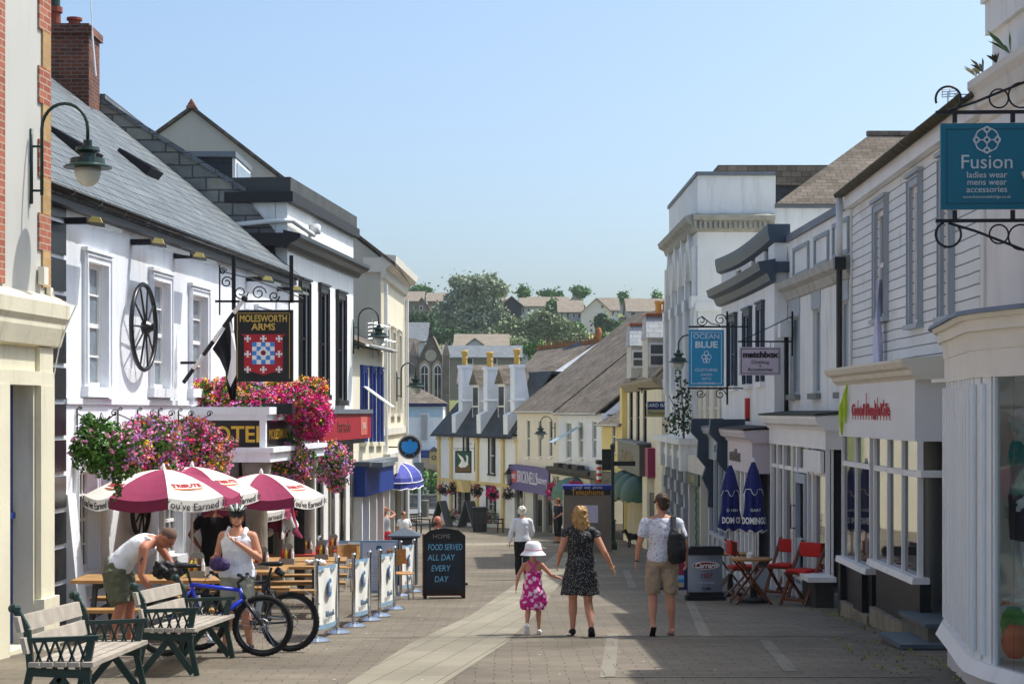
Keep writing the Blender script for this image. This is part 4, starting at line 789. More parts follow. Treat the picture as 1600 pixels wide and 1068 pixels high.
# --- cream shop with tall black windows and dormers ---
f = Fac((4.72, 56.5), (4.5, 70), -1); L = f.L; hit = f.hit
t = thing('dormered_cream_building', 'cream building with narrow black windows and two white dormers', 'building', f.pt(0, 0, gz(62)))
rects = [f.rect(*a) for a in ((1004.5, 1010.5, 606, 697), (994, 999.5, 607, 697), (983, 989, 609, 697))]
q = MB(); f.wall(q, 0, L, -4, 2.6, rects, rd=.25); f.box(q, 0, L, -5, -.3, -4, 2.6); q.build('wall', W_CRM, t)
for r in rects: f.window(t, r, dep=.2, pane=GLASSB, fm=BLK, sill=.08)
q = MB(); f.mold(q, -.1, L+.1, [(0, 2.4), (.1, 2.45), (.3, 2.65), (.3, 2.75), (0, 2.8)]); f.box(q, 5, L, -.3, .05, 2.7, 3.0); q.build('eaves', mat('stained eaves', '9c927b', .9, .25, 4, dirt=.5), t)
q = MB(); roof(q, f, -.1, L, .2, 2.8, -4.2, 7.0); q.build('roof', SLATEB, t, uv=True)
for i, (x0, x1, yt, yb, Y) in enumerate(((1012, 1049, 492, 590, 59), (986, 1011, 507, 590, 64))):
    a, b = P(x0, yt, Y), P(x1, yb, Y); d = thing('x', '', '', (0, 0, 0)) if 0 else None
    q = MB(); q.box(a.x, b.x, Y, Y+2.4, b.z, a.z-.75); q.hexa([(a.x-.05, Y-.1, a.z-.75), (b.x+.05, Y-.1, a.z-.75), (b.x+.05, Y+2.5, a.z-.75), (a.x-.05, Y+2.5, a.z-.75), (a.x-.02, Y+.5, a.z), (b.x, Y+.5, a.z), (b.x, Y+1.8, a.z), (a.x-.02, Y+1.8, a.z)], 1); q.box(a.x-.02, b.x, Y+.4, Y+1.9, a.z, a.z+.08, 2)
    dm = q.build('dormer', [mat('flaking white timber', 'c9c6bb', .85, .2, 8, dirt=.35), SLATEL, col('b5654a', .85)], t, uv=True)
    q = MB(); m0 = a.x+(b.x-a.x)*.38 if i == 0 else (a.x+b.x)/2; hw = .26; z0, z1 = b.z+.35, a.z-.9
    q.box(m0-hw, m0+hw, Y-.06, Y-.002, z0, z1); q.build('dormer_frame', W_TRM, dm); q = MB(); q.box(m0-hw+.06, m0+hw-.06, Y-.075, Y-.06, z0+.08, (z0+z1)/2-.03); q.box(m0-hw+.06, m0+hw-.06, Y-.075, Y-.06, (z0+z1)/2+.03, z1-.08); q.build('pane', GLASS, dm)
    if i == 0: q = MB(); q.box(a.x+.6, b.x-.02, Y-.03, Y-.002, b.z+.3, a.z-.8); q.build('dark_cheek', SLATED, dm)
for X in (4.9, 5.15): q = MB(); q.lathe([(.1, 0), (.1, .3), (.13, .32), (.13, .42)], (X, 60, P(1010, 492, 60).z+.05), 10); q.build('chimney_pot', mat('buff clay', 'c9a557', .8, .1, 5), t)
q = MB(); f.box(q, 3.5, L-.3, .01, .4, -.5, .55); f.box(q, 3.4, L-.2, .01, .5, .55, .62, 1); s = q.build('grey_fascia', [col('63655f', .6), LEAD], t)
text('Beats Beatles', .62, ff(f), 8.6, .05, .42, col('8a7a4a', .5), s, sx=1.5)
for i in range(3): dome_awning(f.pt(4.5+i*2.9, .05, -.5), f.pt(7.1+i*2.9, .05, -.5), f.N, .75, .8, 'awning', ['nearest of three dark green domed awnings under the grey fascia', 'middle one of three dark green domed awnings', 'farthest of three dark green domed awnings'][i], col('3a5a50', .7), grp='dark green domed awnings')
q = MB(); [f.box(q, u, u+.5, .01, .05, -3.1, -1.4, 1) for u in np.arange(4, 13, .75)]; [f.box(q, u-.1, u-.02, .01, .1, -3.3, -1.3) for u in np.arange(4, 13, .75)]; f.box(q, 3.5, L, .01, .2, -1.4, -1.2); f.box(q, 3.5, L, .01, .15, -3.6, -3.1); q.build('shop_front', [W_CRM, GLASSM], t)
MAR = col('8e2150', .5); Y = 58.6; a, b = P(1012, 700, Y), P(1049, 746, Y)
t2 = thing('maroon_shop_sign', 'maroon shop fascia box with pale script beside the grey pilasters', 'shop sign', a); q = MB(); q.box(a.x, b.x+.6, Y, Y+2.5, b.z, a.z); q.build('box', MAR, t2); bd = Board(((a.x+b.x)/2+.15, Y, (a.z+b.z)/2), 0); text('Re', .5, bd.fr, .1, 0, 0, col('e8c8d4', .5), t2, shear=.3)
q = MB(); q.box(a.x, b.x+.5, Y+.4, Y+2.4, -3.5, b.z); q.box(a.x+.1, a.x+.5, Y+.34, Y+.4, -2.8, -1.0, 1); q.box(a.x+.55, b.x, Y+.34, Y+.4, -3, -1.2, 2); q.build('shop_bay', [W_CRM, GLASSM, MAR], t2)
# --- row closing the view ---
def rowhouse(nm, lab, p0, p1, side, eave, wm, wins, dep=6, pitch=.8, rm=SLATEB, zg=None, wk={}, par=None, ridge=None):
    f = Fac(p0, p1, side); L = f.L; zg = zg if zg is not None else gz(max(p0[1], p1[1]))-.3
    t = thing(nm, lab, 'building', f.pt(0, 0, gz(p0[1]))); rects = [f.rect(*a) for a in wins]
    q = MB(); f.wall(q, 0, L, zg, eave, rects, rd=.2); f.box(q, 0, L, -dep*1.6, -.26, zg, eave-.1); q.prism([f.pt(L-.2, -.1, eave-.05), f.pt(L-.2, -dep, eave+dep*pitch-.1), f.pt(L-.2, -dep*2, eave-.05)], f.U*.19); q.prism([f.pt(.01, -.1, eave-.05), f.pt(.01, -dep, eave+dep*pitch-.1), f.pt(.01, -dep*2, eave-.05)], f.U*.19); q.build('wall', wm, t)
    for r in rects: f.window(t, r, **wk)
    q = MB(); roof(q, f, -.02, L-.01, .25, eave, -dep, eave+dep*pitch+.1); roof(q, f, -.02, L-.01, -2*dep, eave, -dep-.01, eave+dep*pitch+.1); q.build('roof', rm, t, uv=True); gutter(f, 0, L, .3, eave, t, m=PIPEW if side < 0 and rm != SLATED else GUT)
    return f, t
f, t = rowhouse('yellow_house', 'narrow yellow house between the cream shop and the white row', (4.42, 70.1), (3.67, 73.4), -1, 1.15, W_YEL, [(956, 962, 656, 708)], dep=4, pitch=.55)
q = MB(); f.box(q, -.1, .2, -1.5, .15, .6, 2.6); q.build('parapet_pier', W_YEL, t)
q = MB(); f.box(q, 0, f.L, .01, .5, -1.05, -.75); f.box(q, .1, 3.2, .01, .3, -1.8, -1.05); q.build('dark_fascia', col('4b4b48', .6), t); q = MB(); f.box(q, .1, 3.2, .01, .06, -3.7, -1.8); q.build('shop_pane', GLASSM, t)
f, t = rowhouse('white_house', 'white house with three recessed windows, middle one propped open, above a dark ledge', (3.67, 73.42), (2.1, 80.9), -1, 1.6, mat('cool white render', 'e2e8f0', .75, .05, 1.1, bump=.1, dirt=.2), [(925, 932, 657, 716), (904, 911, 658, 716), (884, 893, 659, 716)], dep=6, wk=dict(pane=GLASSL, dep=.18))
q = MB(); a, b, c, d = f.rect(904, 911, 658, 716); q.hexa([f.pt(a, .02, d-.2), f.pt(b, .02, d-.2), f.pt(b, 1.3, c+.7), f.pt(a, 1.3, c+.7), f.pt(a, .06, d-.2), f.pt(b, .06, d-.2), f.pt(b, 1.34, c+.7), f.pt(a, 1.34, c+.7)]); q.build('open_sash', col('b5d0dc', .2), t)
q = MB(); f.box(q, 0, f.L, .01, .6, -.95, -.78, 0); f.box(q, 0, f.L, .02, .5, -1.1, -.95, 0); [f.box(q, u, u+.9, .2, .55, -.78, -.6, 0) for u in (2, 3.6, 5.4)]; q.build('dark_ledge', mat('blackened ledge', '3a3835', .8, .3, 5), t)
q = MB(); f.box(q, .3, f.L-.2, .02, .42, -1.95, -1.1); s = q.build('shop_fascia', col('d9d5c4', .6), t); text('William & Son', .62, ff(f), 5.0, -1.42, .43, col('55524a', .6), s, sx=1.1); text('Estate Agents', .3, ff(f), 5.0, -1.8, .43, col('55524a', .6), s, sx=1.2)
q = MB(); f.box(q, .3, f.L-.2, .02, .08, -4.0, -1.95, 1); [f.box(q, u, u+.12, .08, .16, -4.3, -1.95) for u in np.arange(.3, f.L, 1.15)]; f.box(q, .3, f.L-.2, .03, .14, -3.5, -3.4); q.build('shop_front', [W_TRM, GLASSM], t)
dome_awning(f.pt(.9, .45, -1.1), f.pt(4.3, .45, -1.1), f.N, .8, .9, 'awning', 'wide green awning hanging over the white house shopfront', col('3f6a5c', .7))
f, t = rowhouse('beige_house', 'beige house with three sash windows above a purple shop fascia', (2.1, 80.92), (.26, 89.7), -1, 1.68, W_CRL, [(858, 863, 656, 713), (841, 846, 656, 714), (823, 828, 655, 714)], dep=6, wk=dict(pane=GLASS, dep=.15))
PUR = col('4a4288', .5); q = MB(); f.box(q, .05, f.L-.2, .02, .45, -2.15, -.95); s = q.build('purple_fascia', PUR, t); PW = col('dcdce8', .5)
text('BRICKNELLS', .82, ff(f), 4.6, -1.5, .46, PW, s, sx=1.0); text('Stationery', .5, ff(f), 1.4, -1.5, .46, PW, s, sx=1.05); q = MB(); f.box(q, 6.9, 8.4, .451, .47, -1.8, -1.25); q.build('red_panel', col('b8404a', .5), s); text('PRINT', .34, ff(f), 7.6, -1.52, .48, PW, s)
q = MB(); f.box(q, .1, f.L-.2, .02, .08, -4.2, -2.15, 1); [f.box(q, u, u+.2, .08, .2, -4.9, -2.15) for u in (.1, 2.2, 4.4, 6.5, f.L-.4)]; f.box(q, 4.4, 6.6, .09, .14, -4.9, -2.15); f.box(q, .1, f.L, .05, .16, -4.9, -4.1, 2); q.build('shop_front', [col('c3c5c4', .5), GLASSM, W_CRL], t)
# swan inn
f = Fac((.24, 90), (-4.1, 100), -1); L = f.L; hit = f.hit; SW = f; W_COOL = mat('cool white render', 'e2e8f0', .75, .05, 1.1, bump=.1, dirt=.2)
t = thing('swan_inn', 'white inn with yellow pilasters, three tall white chimneys and steep slate roof', 'building', f.pt(0, 0, gz(90)))
rects = [f.rect(*a) for a in ((765, 773, 683, 740), (725.5, 732, 681, 735))]; gnd = [f.rect(*a) for a in ((762, 774, 762, 800), (713, 719, 765, 800))]; dr = f.rect(720, 735, 753, 816)
q = MB(); f.wall(q, 0, L, -5, .42, rects+gnd+[dr], rd=.25); f.box(q, 0, L, -5, -.3, -5, .4); q.build('wall', W_COOL, t)
for r in rects: f.window(t, r, pane=GLASS, dep=.2, sur=.1, surm=BLKM)
for r in gnd: f.window(t, r, pane=GLASS, dep=.2, cols=2, rows=3, sur=.1, surm=BLKM)
q = MB(); f.box(q, dr[0], dr[1], -.28, -.24, dr[2], dr[3]); q.build('door', BLKM, t)
YP = mat('ochre paint', 'd2bc82', .7, .06, 3)
q = MB()
for px in (810, 787, 747, 706, 687): u = hit(px, 643)[0]; f.box(q, u-.15, u+.15, .002, .1, -5, .4); f.box(q, u-.2, u+.2, .002, .15, .1, .25)
f.box(q, 0, L, .003, .08, -2.2, -2.0); q.build('pilaster', YP, t)
q = MB(); u = hit(728, 643)[0]; q.prism([f.pt(u-1.2, .1, -2.6), f.pt(u+1.2, .1, -2.6), f.pt(u+.7, .1, -2.0), f.pt(u-.7, .1, -2.0)], f.N*.5); q.build('door_canopy', YP, t)
zr = 3.6; q = MB(); q.hexa([f.pt(-.1, .35, .3), f.pt(L+.3, .35, .3), f.pt(L-1.6, -1.9, zr), f.pt(-.1, -1.9, zr), f.pt(-.1, .35, .42), f.pt(L+.3, .35, .42), f.pt(L-1.6, -1.9, zr+.12), f.pt(-.1, -1.9, zr+.12)]); q.hexa([f.pt(-.1, -1.9, zr), f.pt(L-1.6, -1.9, zr), f.pt(L-1.6, -5, zr-.1), f.pt(-.1, -5, zr-.1), f.pt(-.1, -1.9, zr+.12), f.pt(L-1.6, -1.9, zr+.12), f.pt(L-1.6, -5, zr), f.pt(-.1, -5, zr)], 0); f.box(q, 0, L-1.4, -4.9, -.8, .4, 2.2); q.build('roof', SLATED, t, uv=True)
gutter(f, 0, L+.2, .4, .36, t)
for i, (px, zt) in enumerate(((795, 569), (753, 573), (714, 570))):
    u, zz = hit(px, zt, .1); q = MB(); q.prism([f.pt(u-.28, .28, .5), f.pt(u-.28, .3, 1.5), f.pt(u-.28, -.1, 1.7), f.pt(u-.28, -.1, zz), f.pt(u-.28, -.62, zz), f.pt(u-.28, -1.2, .6)], f.U*.56); f.box(q, u-.33, u+.33, -.67, -.04, zz-.16, zz); f.box(q, u-.31, u+.31, -.7, .0, 2.2, 2.27)
    c = q.build('chimney', W_COOL, t); e = MB(); w0 = f.pt(u, -.35, zz); e.lathe([(.16, 0), (.14, .3), (.17, .35), (.14, .5), (.18, .6), (.2, .75), (.15, .8)], w0, 12); e.build('chimney_pot', mat('buff clay', 'bd9c5e', .85, .2, 5), c)
for px in (775, 735):
    u = hit(px, 643)[0]; q = MB(); f.box(q, u-.45, u+.45, -1.6, -.3, .8, 3.1); q.prism([f.pt(u-.6, -.15, 3.1), f.pt(u+.6, -.15, 3.1), f.pt(u, -.15, 3.9)], -f.N*1.6, 1); d = q.build('dormer', [W_TRM, SLATEB], t, uv=True)
    q = MB(); f.box(q, u-.32, u+.32, -.299, -.27, 1.0, 1.9); f.box(q, u-.32, u+.32, -.299, -.27, 1.98, 2.95); q.build('pane', GLASS, d)
bd = Board(P(724, 721, 91), -8); t2 = thing('swan_sign', 'hanging inn sign painted with a white swan over its doorway', 'hanging sign', bd.c)
q = MB(); bd.box(q, -.42, .42, -.03, .03, -.56, .56); bb = q.build('board', BLKM, t2); q = MB(); bd.box(q, -.37, .37, .03, .035, -.51, .51, 0); bd.box(q, -.37, .37, .035, .04, -.51, -.22, 1); q.build('painted_scene', [col('27564a', .6), col('6d5a3c', .6)], bb)
q = MB(); bd.poly(q, [(-.25, -.2), (-.1, .05), (-.3, .42), (-.02, .22), (.08, .0), (.14, -.02), (.17, .2), (.12, .3), (.18, .36), (.26, .26), (.24, 0), (.26, -.15), (.1, -.28), (-.12, -.3)], .036, .046); q.build('swan', W_WHT, bb)
q = MB(); bd.box(q, -.5, .6, -.02, 0, .66, .69); bd.box(q, .56, .6, -.02, 0, -.5, 1.0); bd.box(q, -.3, -.28, -.02, 0, .56, .66); bd.box(q, .3, .32, -.02, 0, .56, .66); scroll(q, lambda a, b: bd.pt(a, 0, b), .3, .85, .15); q.build('bracket', WIRN, t2)
# roofs behind the row
def ridge_house(nm, lab, x0, x1, y0, y1, zg, ze, zr, wm, rm, ax='x', cat='building', wins=(), chim=0, wcol=None):
    """simple gabled house; ax = direction of the ridge"""
    t = thing(nm, lab, cat, ((x0+x1)/2, y0, zg)); q = MB(); q.box(x0, x1, y0, y1, zg, ze)
    mx, my = (x0+x1)/2, (y0+y1)/2; e = .35
    if ax == 'x':
        q.prism([(x0+.001, y0, ze), (x0+.001, y1, ze), (x0+.001, my, zr-.1)], (x1-x0-.002, 0, 0)); q.build('wall', wm, t)
        q = MB(); s = (zr-ze)/(my-y0)
        for a in (-1, 1): ya = my+a*(my-y0+e); q.hexa([(x0-e, ya, ze-s*e-.05), (x1+e, ya, ze-s*e-.05), (x1+e, my, zr-.05), (x0-e, my, zr-.05), (x0-e, ya, ze-s*e+.12), (x1+e, ya, ze-s*e+.12), (x1+e, my, zr+.12), (x0-e, my, zr+.12)])
    else:
        q.prism([(x0, y0+.001, ze), (x1, y0+.001, ze), (mx, y0+.001, zr-.1)], (0, y1-y0-.002, 0)); q.build('wall', wm, t)
        q = MB(); s = (zr-ze)/(mx-x0)
        for a in (-1, 1): xa = mx+a*(mx-x0+e); q.hexa([(xa, y0-e, ze-s*e-.05), (xa, y1+e, ze-s*e-.05), (mx, y1+e, zr-.05), (mx, y0-e, zr-.05), (xa, y0-e, ze-s*e+.12), (xa, y1+e, ze-s*e+.12), (mx, y1+e, zr+.12), (mx, y0-e, zr+.12)])
    q.build('roof', rm, t, uv=True)
    if wins:
        for (a, b, c, d) in wins: q = MB(); q.box(a-.1, b+.1, y0-.08, y0-.02, c-.1, d+.1); w = q.build('window', wcol or W_TRM, t); q = MB(); q.box(a, b, y0-.1, y0-.08, c, d); q.build('pane', GLASSB, w)
    return t
def PX(x0, x1, yt, yb, Y): a, b = P(x0, yt, Y), P(x1, yb, Y); return a.x, b.x, b.z, a.z
q = MB(); A = P(842, 545, 108); B = P(935, 534, 100); C = P(958, 600, 96); D = P(790, 606, 98)     # long ridge with orange crest
t = thing('crested_roof_building', 'long slate roof with an orange crested ridge behind the white row', 'building', (D.x, D.y, gz(98)))
q.quad(D, C, B, A); q.quad(A, B, (B.x+3, B.y+14, D.z), (A.x+2, A.y+14, D.z)); q.build('roof', SLATEB, t, uv=True)
q = MB(); q.bar(A, B, .3, .3); [q.prism([A+(B-A)*(i+.1)/22+V((0, 0, .1)), A+(B-A)*(i+.7)/22+V((0, 0, .1)), A+(B-A)*(i+.4)/22+V((0, 0, .45))], (0, .1, 0)) for i in range(22)]; q.ell(B+V((0, 0, .45)), (.2, .2, .4)); q.build('ridge_crest', mat('orange lichen tile', 'a06a3c', .9, .3, 3), t)
q = MB(); q.quad(P(838, 599, 95), P(870, 599, 90), P(957, 545, 98), P(936, 534, 99.8)); q.build('pale_slate_slope', SLATEL, t, uv=True)
q = MB(); q.box(D.x, C.x, 97, 112, gz(110), D.z-.2); q.build('wall', W_CRL, t)
q = MB(); q.bar(P(885, 549, 103), P(914, 535, 102), .5, .3); q.build('skylight', LEAD, t)
q = MB(); a = P(800, 600, 93); q.hexa([P(800, 642, 91), P(822, 640, 91), P(850, 640, 97), P(806, 642, 97), P(803, 600, 92.5), P(838, 599, 92.5), P(838, 599, 97), P(803, 600, 97)]); tag(q.build('mansard_roof', SLATED, uv=True), 'dark slate mansard between the inn and the beige house', 'roof')
# ================= right ground floors =================
def shop(nm, lab, fr, u0, u1, dep, fz0, fz1, posts, base, m=W_TRM, fm=None, riser=.5, rm=None, top=LEAD, tr=None):
    """shopfront box: fascia with cornice, posts, pane, stall riser following the falling pavement"""
    fm = fm or m; t = thing(nm, lab, 'shopfront', fr.pt((u0+u1)/2, dep/2, base))
    q = MB(); fr.box(q, u0, u1, .003, dep, fz0, fz1); q.build('fascia', fm, t)
    q = MB(); z = fz1; fr.mold(q, u0-.08, u1+.08, [(.003, z), (dep+.02, z), (dep+.05, z+.06), (dep+.14, z+.1), (dep+.18, z+.2), (dep+.18, z+.24), (.003, z+.27)]); q.build('cornice', fm, t)
    q = MB(); fr.mold(q, u0-.1, u1+.1, [(.003, z+.275), (dep+.2, z+.245), (dep+.2, z+.275), (.003, z+.33)]); q.build('lead_flat', top, t)
    q = MB()
    for u in posts: fr.box(q, u-.05, u+.05, dep-.14, dep-.02, base, fz0)
    fr.box(q, u0+.06, u1-.06, dep-.13, dep+.01, base+riser, base+riser+.09)
    if tr: fr.box(q, u0+.06, u1-.06, dep-.12, dep-.04, tr, tr+.07)
    q.build('posts', m, t)
    q = MB(); fr.box(q, u0+.05, u1-.05, dep-.1, dep-.085, base+riser, fz0); q.build('shop_pane', GLASSM, t)
    q = MB(); fr.box(q, u0+.05, u1-.05, .01, dep-.06, base-.6, base+riser); q.build('stall_riser', rm or W_TRG, t)
    return t
f = SB; b = gz(39)
t = shop('corner_shopfront', 'grey white shopfront with scrolled slate brackets and teal lettering', f, 4.0, 7.8, .35, .55, 1.05, (4.1, 5.0, 5.9, 6.8, 7.7), gz(42), riser=.9, m=W_TRG)
for u in (4.0, 7.6):
    q = MB(); f.mold(q, u, u+.2, [(.0, 1.5), (.75, 1.5), (.78, 1.2), (.6, 1.0), (.62, .6), (.42, .35), (.5, .1), (.36, -.2), (.37, -.6), (.0, -.6)]); q.build('scroll_bracket', SLG, t)
text('BLUEBELLS', .26, ff(f), 5.6, .8, .36, col('5f9a9c', .5), t, sx=1.5)
PNK = mat('pale pink timber', 'cfc4c8', .55, .04, 2, dirt=.08)
t = shop('pink_shopfront', 'pale pink shopfront with slim white columns and black cut-out lettering', f, .1, 3.7, .42, .45, 1.05, (.2, .75, 1.3, 1.9, 2.7, 3.6), gz(38), fm=PNK, riser=.55, top=BLKM, tr=None)
text('matchbox', .36, ff(f), 2.5, .75, .43, col('2a2526', .5), t, sx=1.1, bold=.008)
f = WP
t = shop('glazed_cafe_front', 'pale grey glazed cafe front with a transom row and a tall door', f, .2, 6.0, .4, 1.05, 1.35, (.3, 1.5, 1.95, 3.05, 3.5, 4.5, 5.2, 5.95), gz(34.5), riser=.5, m=W_TRM, top=mat('mossy lead', '3f463f', .9, .3, 5), tr=.6)
q = MB(); f.box(q, .32, 1.9, .4, .46, .66, 1.02); q.build('blank_panel', W_TRM, t)
dr = MB(); z0 = gz(33)+.1; f.box(dr, 2.0, 2.12, .34, .42, z0, .58); f.box(dr, 2.9, 3.02, .34, .42, z0, .58); f.box(dr, 2.12, 2.9, .34, .42, .42, .58); f.box(dr, 2.12, 2.9, .34, .42, z0, z0+.25); f.box(dr, 2.12, 2.9, .34, .4, z0+.8, z0+1.05); d = dr.build('door', W_TRG, t)
q = MB(); q.tube([f.pt(2.94, .42, z0+1.2), f.pt(2.94, .5, z0+1.2), f.pt(2.94, .5, z0+1.6), f.pt(2.94, .42, z0+1.6)], .014); q.build('handle', BLK, d)
q = MB(); f.box(q, -.2, 1.3, .3, .75, gz(28.7)+.42, gz(28.7)+.5); f.box(q, 0, 1.2, .3, .6, gz(31), gz(28.7)+.42, 1); q.build('window_bay_sill', [W_TRM, mat('dark stone', '3c3a38', .9, .2, 4)], t)
t = thing('alarm_box', 'red vertical alarm box on the slate trimmed building', 'alarm box', SB.pt(3.3, .1, 1.7)); q = MB(); SB.box(q, 3.25, 3.38, .01, .1, 1.52, 1.95); q.build('case', col('c62a24', .5), t); q = MB(); SB.box(q, 3.26, 3.37, .01, .09, 1.46, 1.52); q.build('base', BLKM, t)
t = thing('downpipe', 'black downpipe with white hopper between the panelled and slate trimmed buildings', 'downpipe', WP.pt(WP.L-.2, .1, 3.3)); q = MB(); q.tube([WP.pt(WP.L-.25, .08, 3.1), WP.pt(WP.L-.25, .08, .9)], .045, 8); q.build('pipe', BLKM, t, smooth=True); q = MB(); WP.box(q, WP.L-.4, WP.L-.1, .01, .22, 3.1, 3.4); q.build('hopper', W_OLD, t)
# ================= hanging signs right =================
def hang(nm, lab, c, yaw, w_, h_, bm, items, arm, edge=None, eb=.05):
    bd = Board(c, yaw); t = thing(nm, lab, 'hanging sign', V(c)-V((0, 0, h_/2))); q = MB(); bd.box(q, -w_/2, w_/2, -.025, .025, -h_/2, h_/2); b = q.build('board', bm, t)
    if edge:
        q = MB(); e = .012
        for a, b1, c1, d in ((-w_/2+eb, w_/2-eb, h_/2-eb-e, h_/2-eb), (-w_/2+eb, w_/2-eb, -h_/2+eb, -h_/2+eb+e), (-w_/2+eb, -w_/2+eb+e, -h_/2+eb, h_/2-eb), (w_/2-eb-e, w_/2-eb, -h_/2+eb, h_/2-eb)): bd.box(q, a, b1, .025, .03, c1, d)
        q.build('border', edge, b)
    for it in items: text(it[0], it[1], bd.fr, it[3] if len(it) > 3 else 0, it[2], .027, it[4] if len(it) > 4 else items[0][4], b, **(it[5] if len(it) > 5 else {}))
    q = MB(); arm(q, bd); q.build('bracket', WIRN, t); return t, bd, b
WL = col('e8f2f4', .5); Y = 38.5; k = Y/F
def arm(q, bd):
    bd.box(q, -.38, .46, -.02, .02, .65, .69); bd.box(q, -.4, .46, -.02, .02, -.67, -.63); bd.box(q, .43, .47, -.02, .02, -1.0, 1.0)
    scroll(q, lambda a, b: bd.pt(a, 0, b), .3, .82, .13); scroll(q, lambda a, b: bd.pt(a, 0, b), -.1, .8, .12, sg=-1); q.tube([bd.pt(-.1, 0, .9), bd.pt(.1, 0, .74), bd.pt(.3, 0, .7)], .012)
    scroll(q, lambda a, b: bd.pt(a, 0, b), .3, -.78, .12); scroll(q, lambda a, b: bd.pt(a, 0, b), -.12, -.76, .1, sg=-1); q.tube([bd.pt(.43, 0, .67), bd.pt(1.2, 0, .67)], .015); q.tube([bd.pt(.43, 0, -.65), bd.pt(1.2, 0, -.65)], .015)
t, bd, b = hang('hanging_sign', 'turquoise hanging sign with white capitals above the right pavement', P(1103.5, 559, Y), 0, 55*k, 88*k, col('2f9cc4', .45),
    [('OCEAN', .15, .46, 0, WL, dict(sx=1.1)), ('BLUE', .19, .28, 0, WL, dict(sx=1.15, bold=.006)), ('CLOTHING', .09, -.26, 0, WL, dict(sx=1.05)), ('SHOES', .07, -.36, 0, WL, dict(sx=1.2)), ('GIFTS', .07, -.45, 0, WL, dict(sx=1.2)), ('ACCESSORIES', .06, -.54, 0, WL)], arm, WL)
q = MB()
for a, c, r in ((0, .1, .045), (-.055, .02, .045), (.055, .02, .045), (-.03, -.06, .04), (.03, -.06, .04)): q.torus(bd.pt(a, .03, c), bd.N, r, .01, 16, 5)
q.build('flower_motif', WL, b)
Y = 34.2; k = Y/F
def arm(q, bd): bd.box(q, -.42, .62, -.015, .015, .36, .39); q.tube([bd.pt(-.35, 0, .39), bd.pt(.6, 0, .85)], .01); bd.box(q, .6, .63, -.015, .015, .1, .95); bd.box(q, -.2, -.19, 0, .01, .27, .36); bd.box(q, .2, .21, 0, .01, .27, .36)
DK = col('2a2526', .5); hang('hanging_sign', 'small pale pink hanging sign with black lower case lettering', P(1187.5, 564, Y), 0, 65*k, 44*k, col('cfc0ca', .5), [('matchbox', .15, .12, 0, DK, dict(bold=.009, sx=1.1)), ('Clothing', .1, -.02, 0, DK), ('&', .06, -.09, 0, DK), ('Accessories', .1, -.16, 0, DK)], arm, DK, .03)
Y = 17.2; k = Y/F; TEAL = col('0d6f86', .45); SIL = col('cdd4d6', .4)
def arm(q, bd):
    for s in (1, -1):
        z = s*.52; bd.box(q, -.48, 1.15, -.018, .018, z-.016, z+.016); q.torus(bd.pt(-.36, 0, z+s*.13), bd.N, .12, .012, 20, 5, a0=-60 if s > 0 else -250, a1=200 if s > 0 else 40)
        q.torus(bd.pt(.12, 0, z+s*.13), bd.N, .09, .009, 18, 5); q.torus(bd.pt(.33, 0, z+s*.16), bd.N, .12, .009, 18, 5); q.tube([bd.pt(-.36, 0, z+s*.02), bd.pt(-.1, 0, z+s*.1), bd.pt(.5, 0, z+s*.34)], .013)
        for u in (-.3, .25): bd.box(q, u-.02, u+.02, -.02, .02, z-s*.1 if s > 0 else z, z if s > 0 else z+.1)
t, bd, b = hang('hanging_sign', 'large teal hanging sign with silver knot emblem at upper right', P(1541, 260, Y), -3, 142*k, 134*k, TEAL, [('Fusion', .19, .035, 0, SIL, dict(sx=1.02)), ('ladies wear', .085, -.085, 0, SIL), ('mens wear', .085, -.155, 0, SIL), ('accessories', .085, -.225, 0, SIL), ('www.fusionwadebridge.co.uk', .038, -.295, 0, SIL)], arm, col('0a5a6e', .5))
q = MB(); cz = .25
for a, c in ((0, 0), (-.1, 0), (.1, 0), (0, .1), (0, -.1)): q.torus(bd.pt(a, .03, cz+c), bd.N, .024, .009, 14, 5)
q.torus(bd.pt(0, .03, cz), bd.N, .115, .006, 24, 5)
for a, c in ((.05, .05), (-.05, .05), (.05, -.05), (-.05, -.05)): q.torus(bd.pt(a, .03, cz+c), bd.N, .05, .005, 16, 5)
q.build('knot_emblem', SIL, b)
def arm(q, bd): bd.box(q, -.6, .6, -.02, .02, .62, .66); bd.box(q, -.5, -.46, 0, .01, .5, .62); bd.box(q, .46, .5, 0, .01, .5, .62); bd.box(q, .6, 1.0, -.02, .02, .6, .66)
Y = 55.5; k = Y/F; t, bd, b = hang('hanging_sign', 'two part hanging sign, navy above olive with script, by the dormers', P(1027, 639, Y), 0, 31*k, 24*k, col('23295e', .5), [('CARD BAR', .15, .12, 0, WL), ('Thorntons', .15, -.12, 0, col('33301c', .5), dict(shear=.3))], arm)
q = MB(); bd.box(q, -.32, .32, .0255, .0265, -.235, -.01); q.build('lower_panel', col('a89f6c', .5), b)
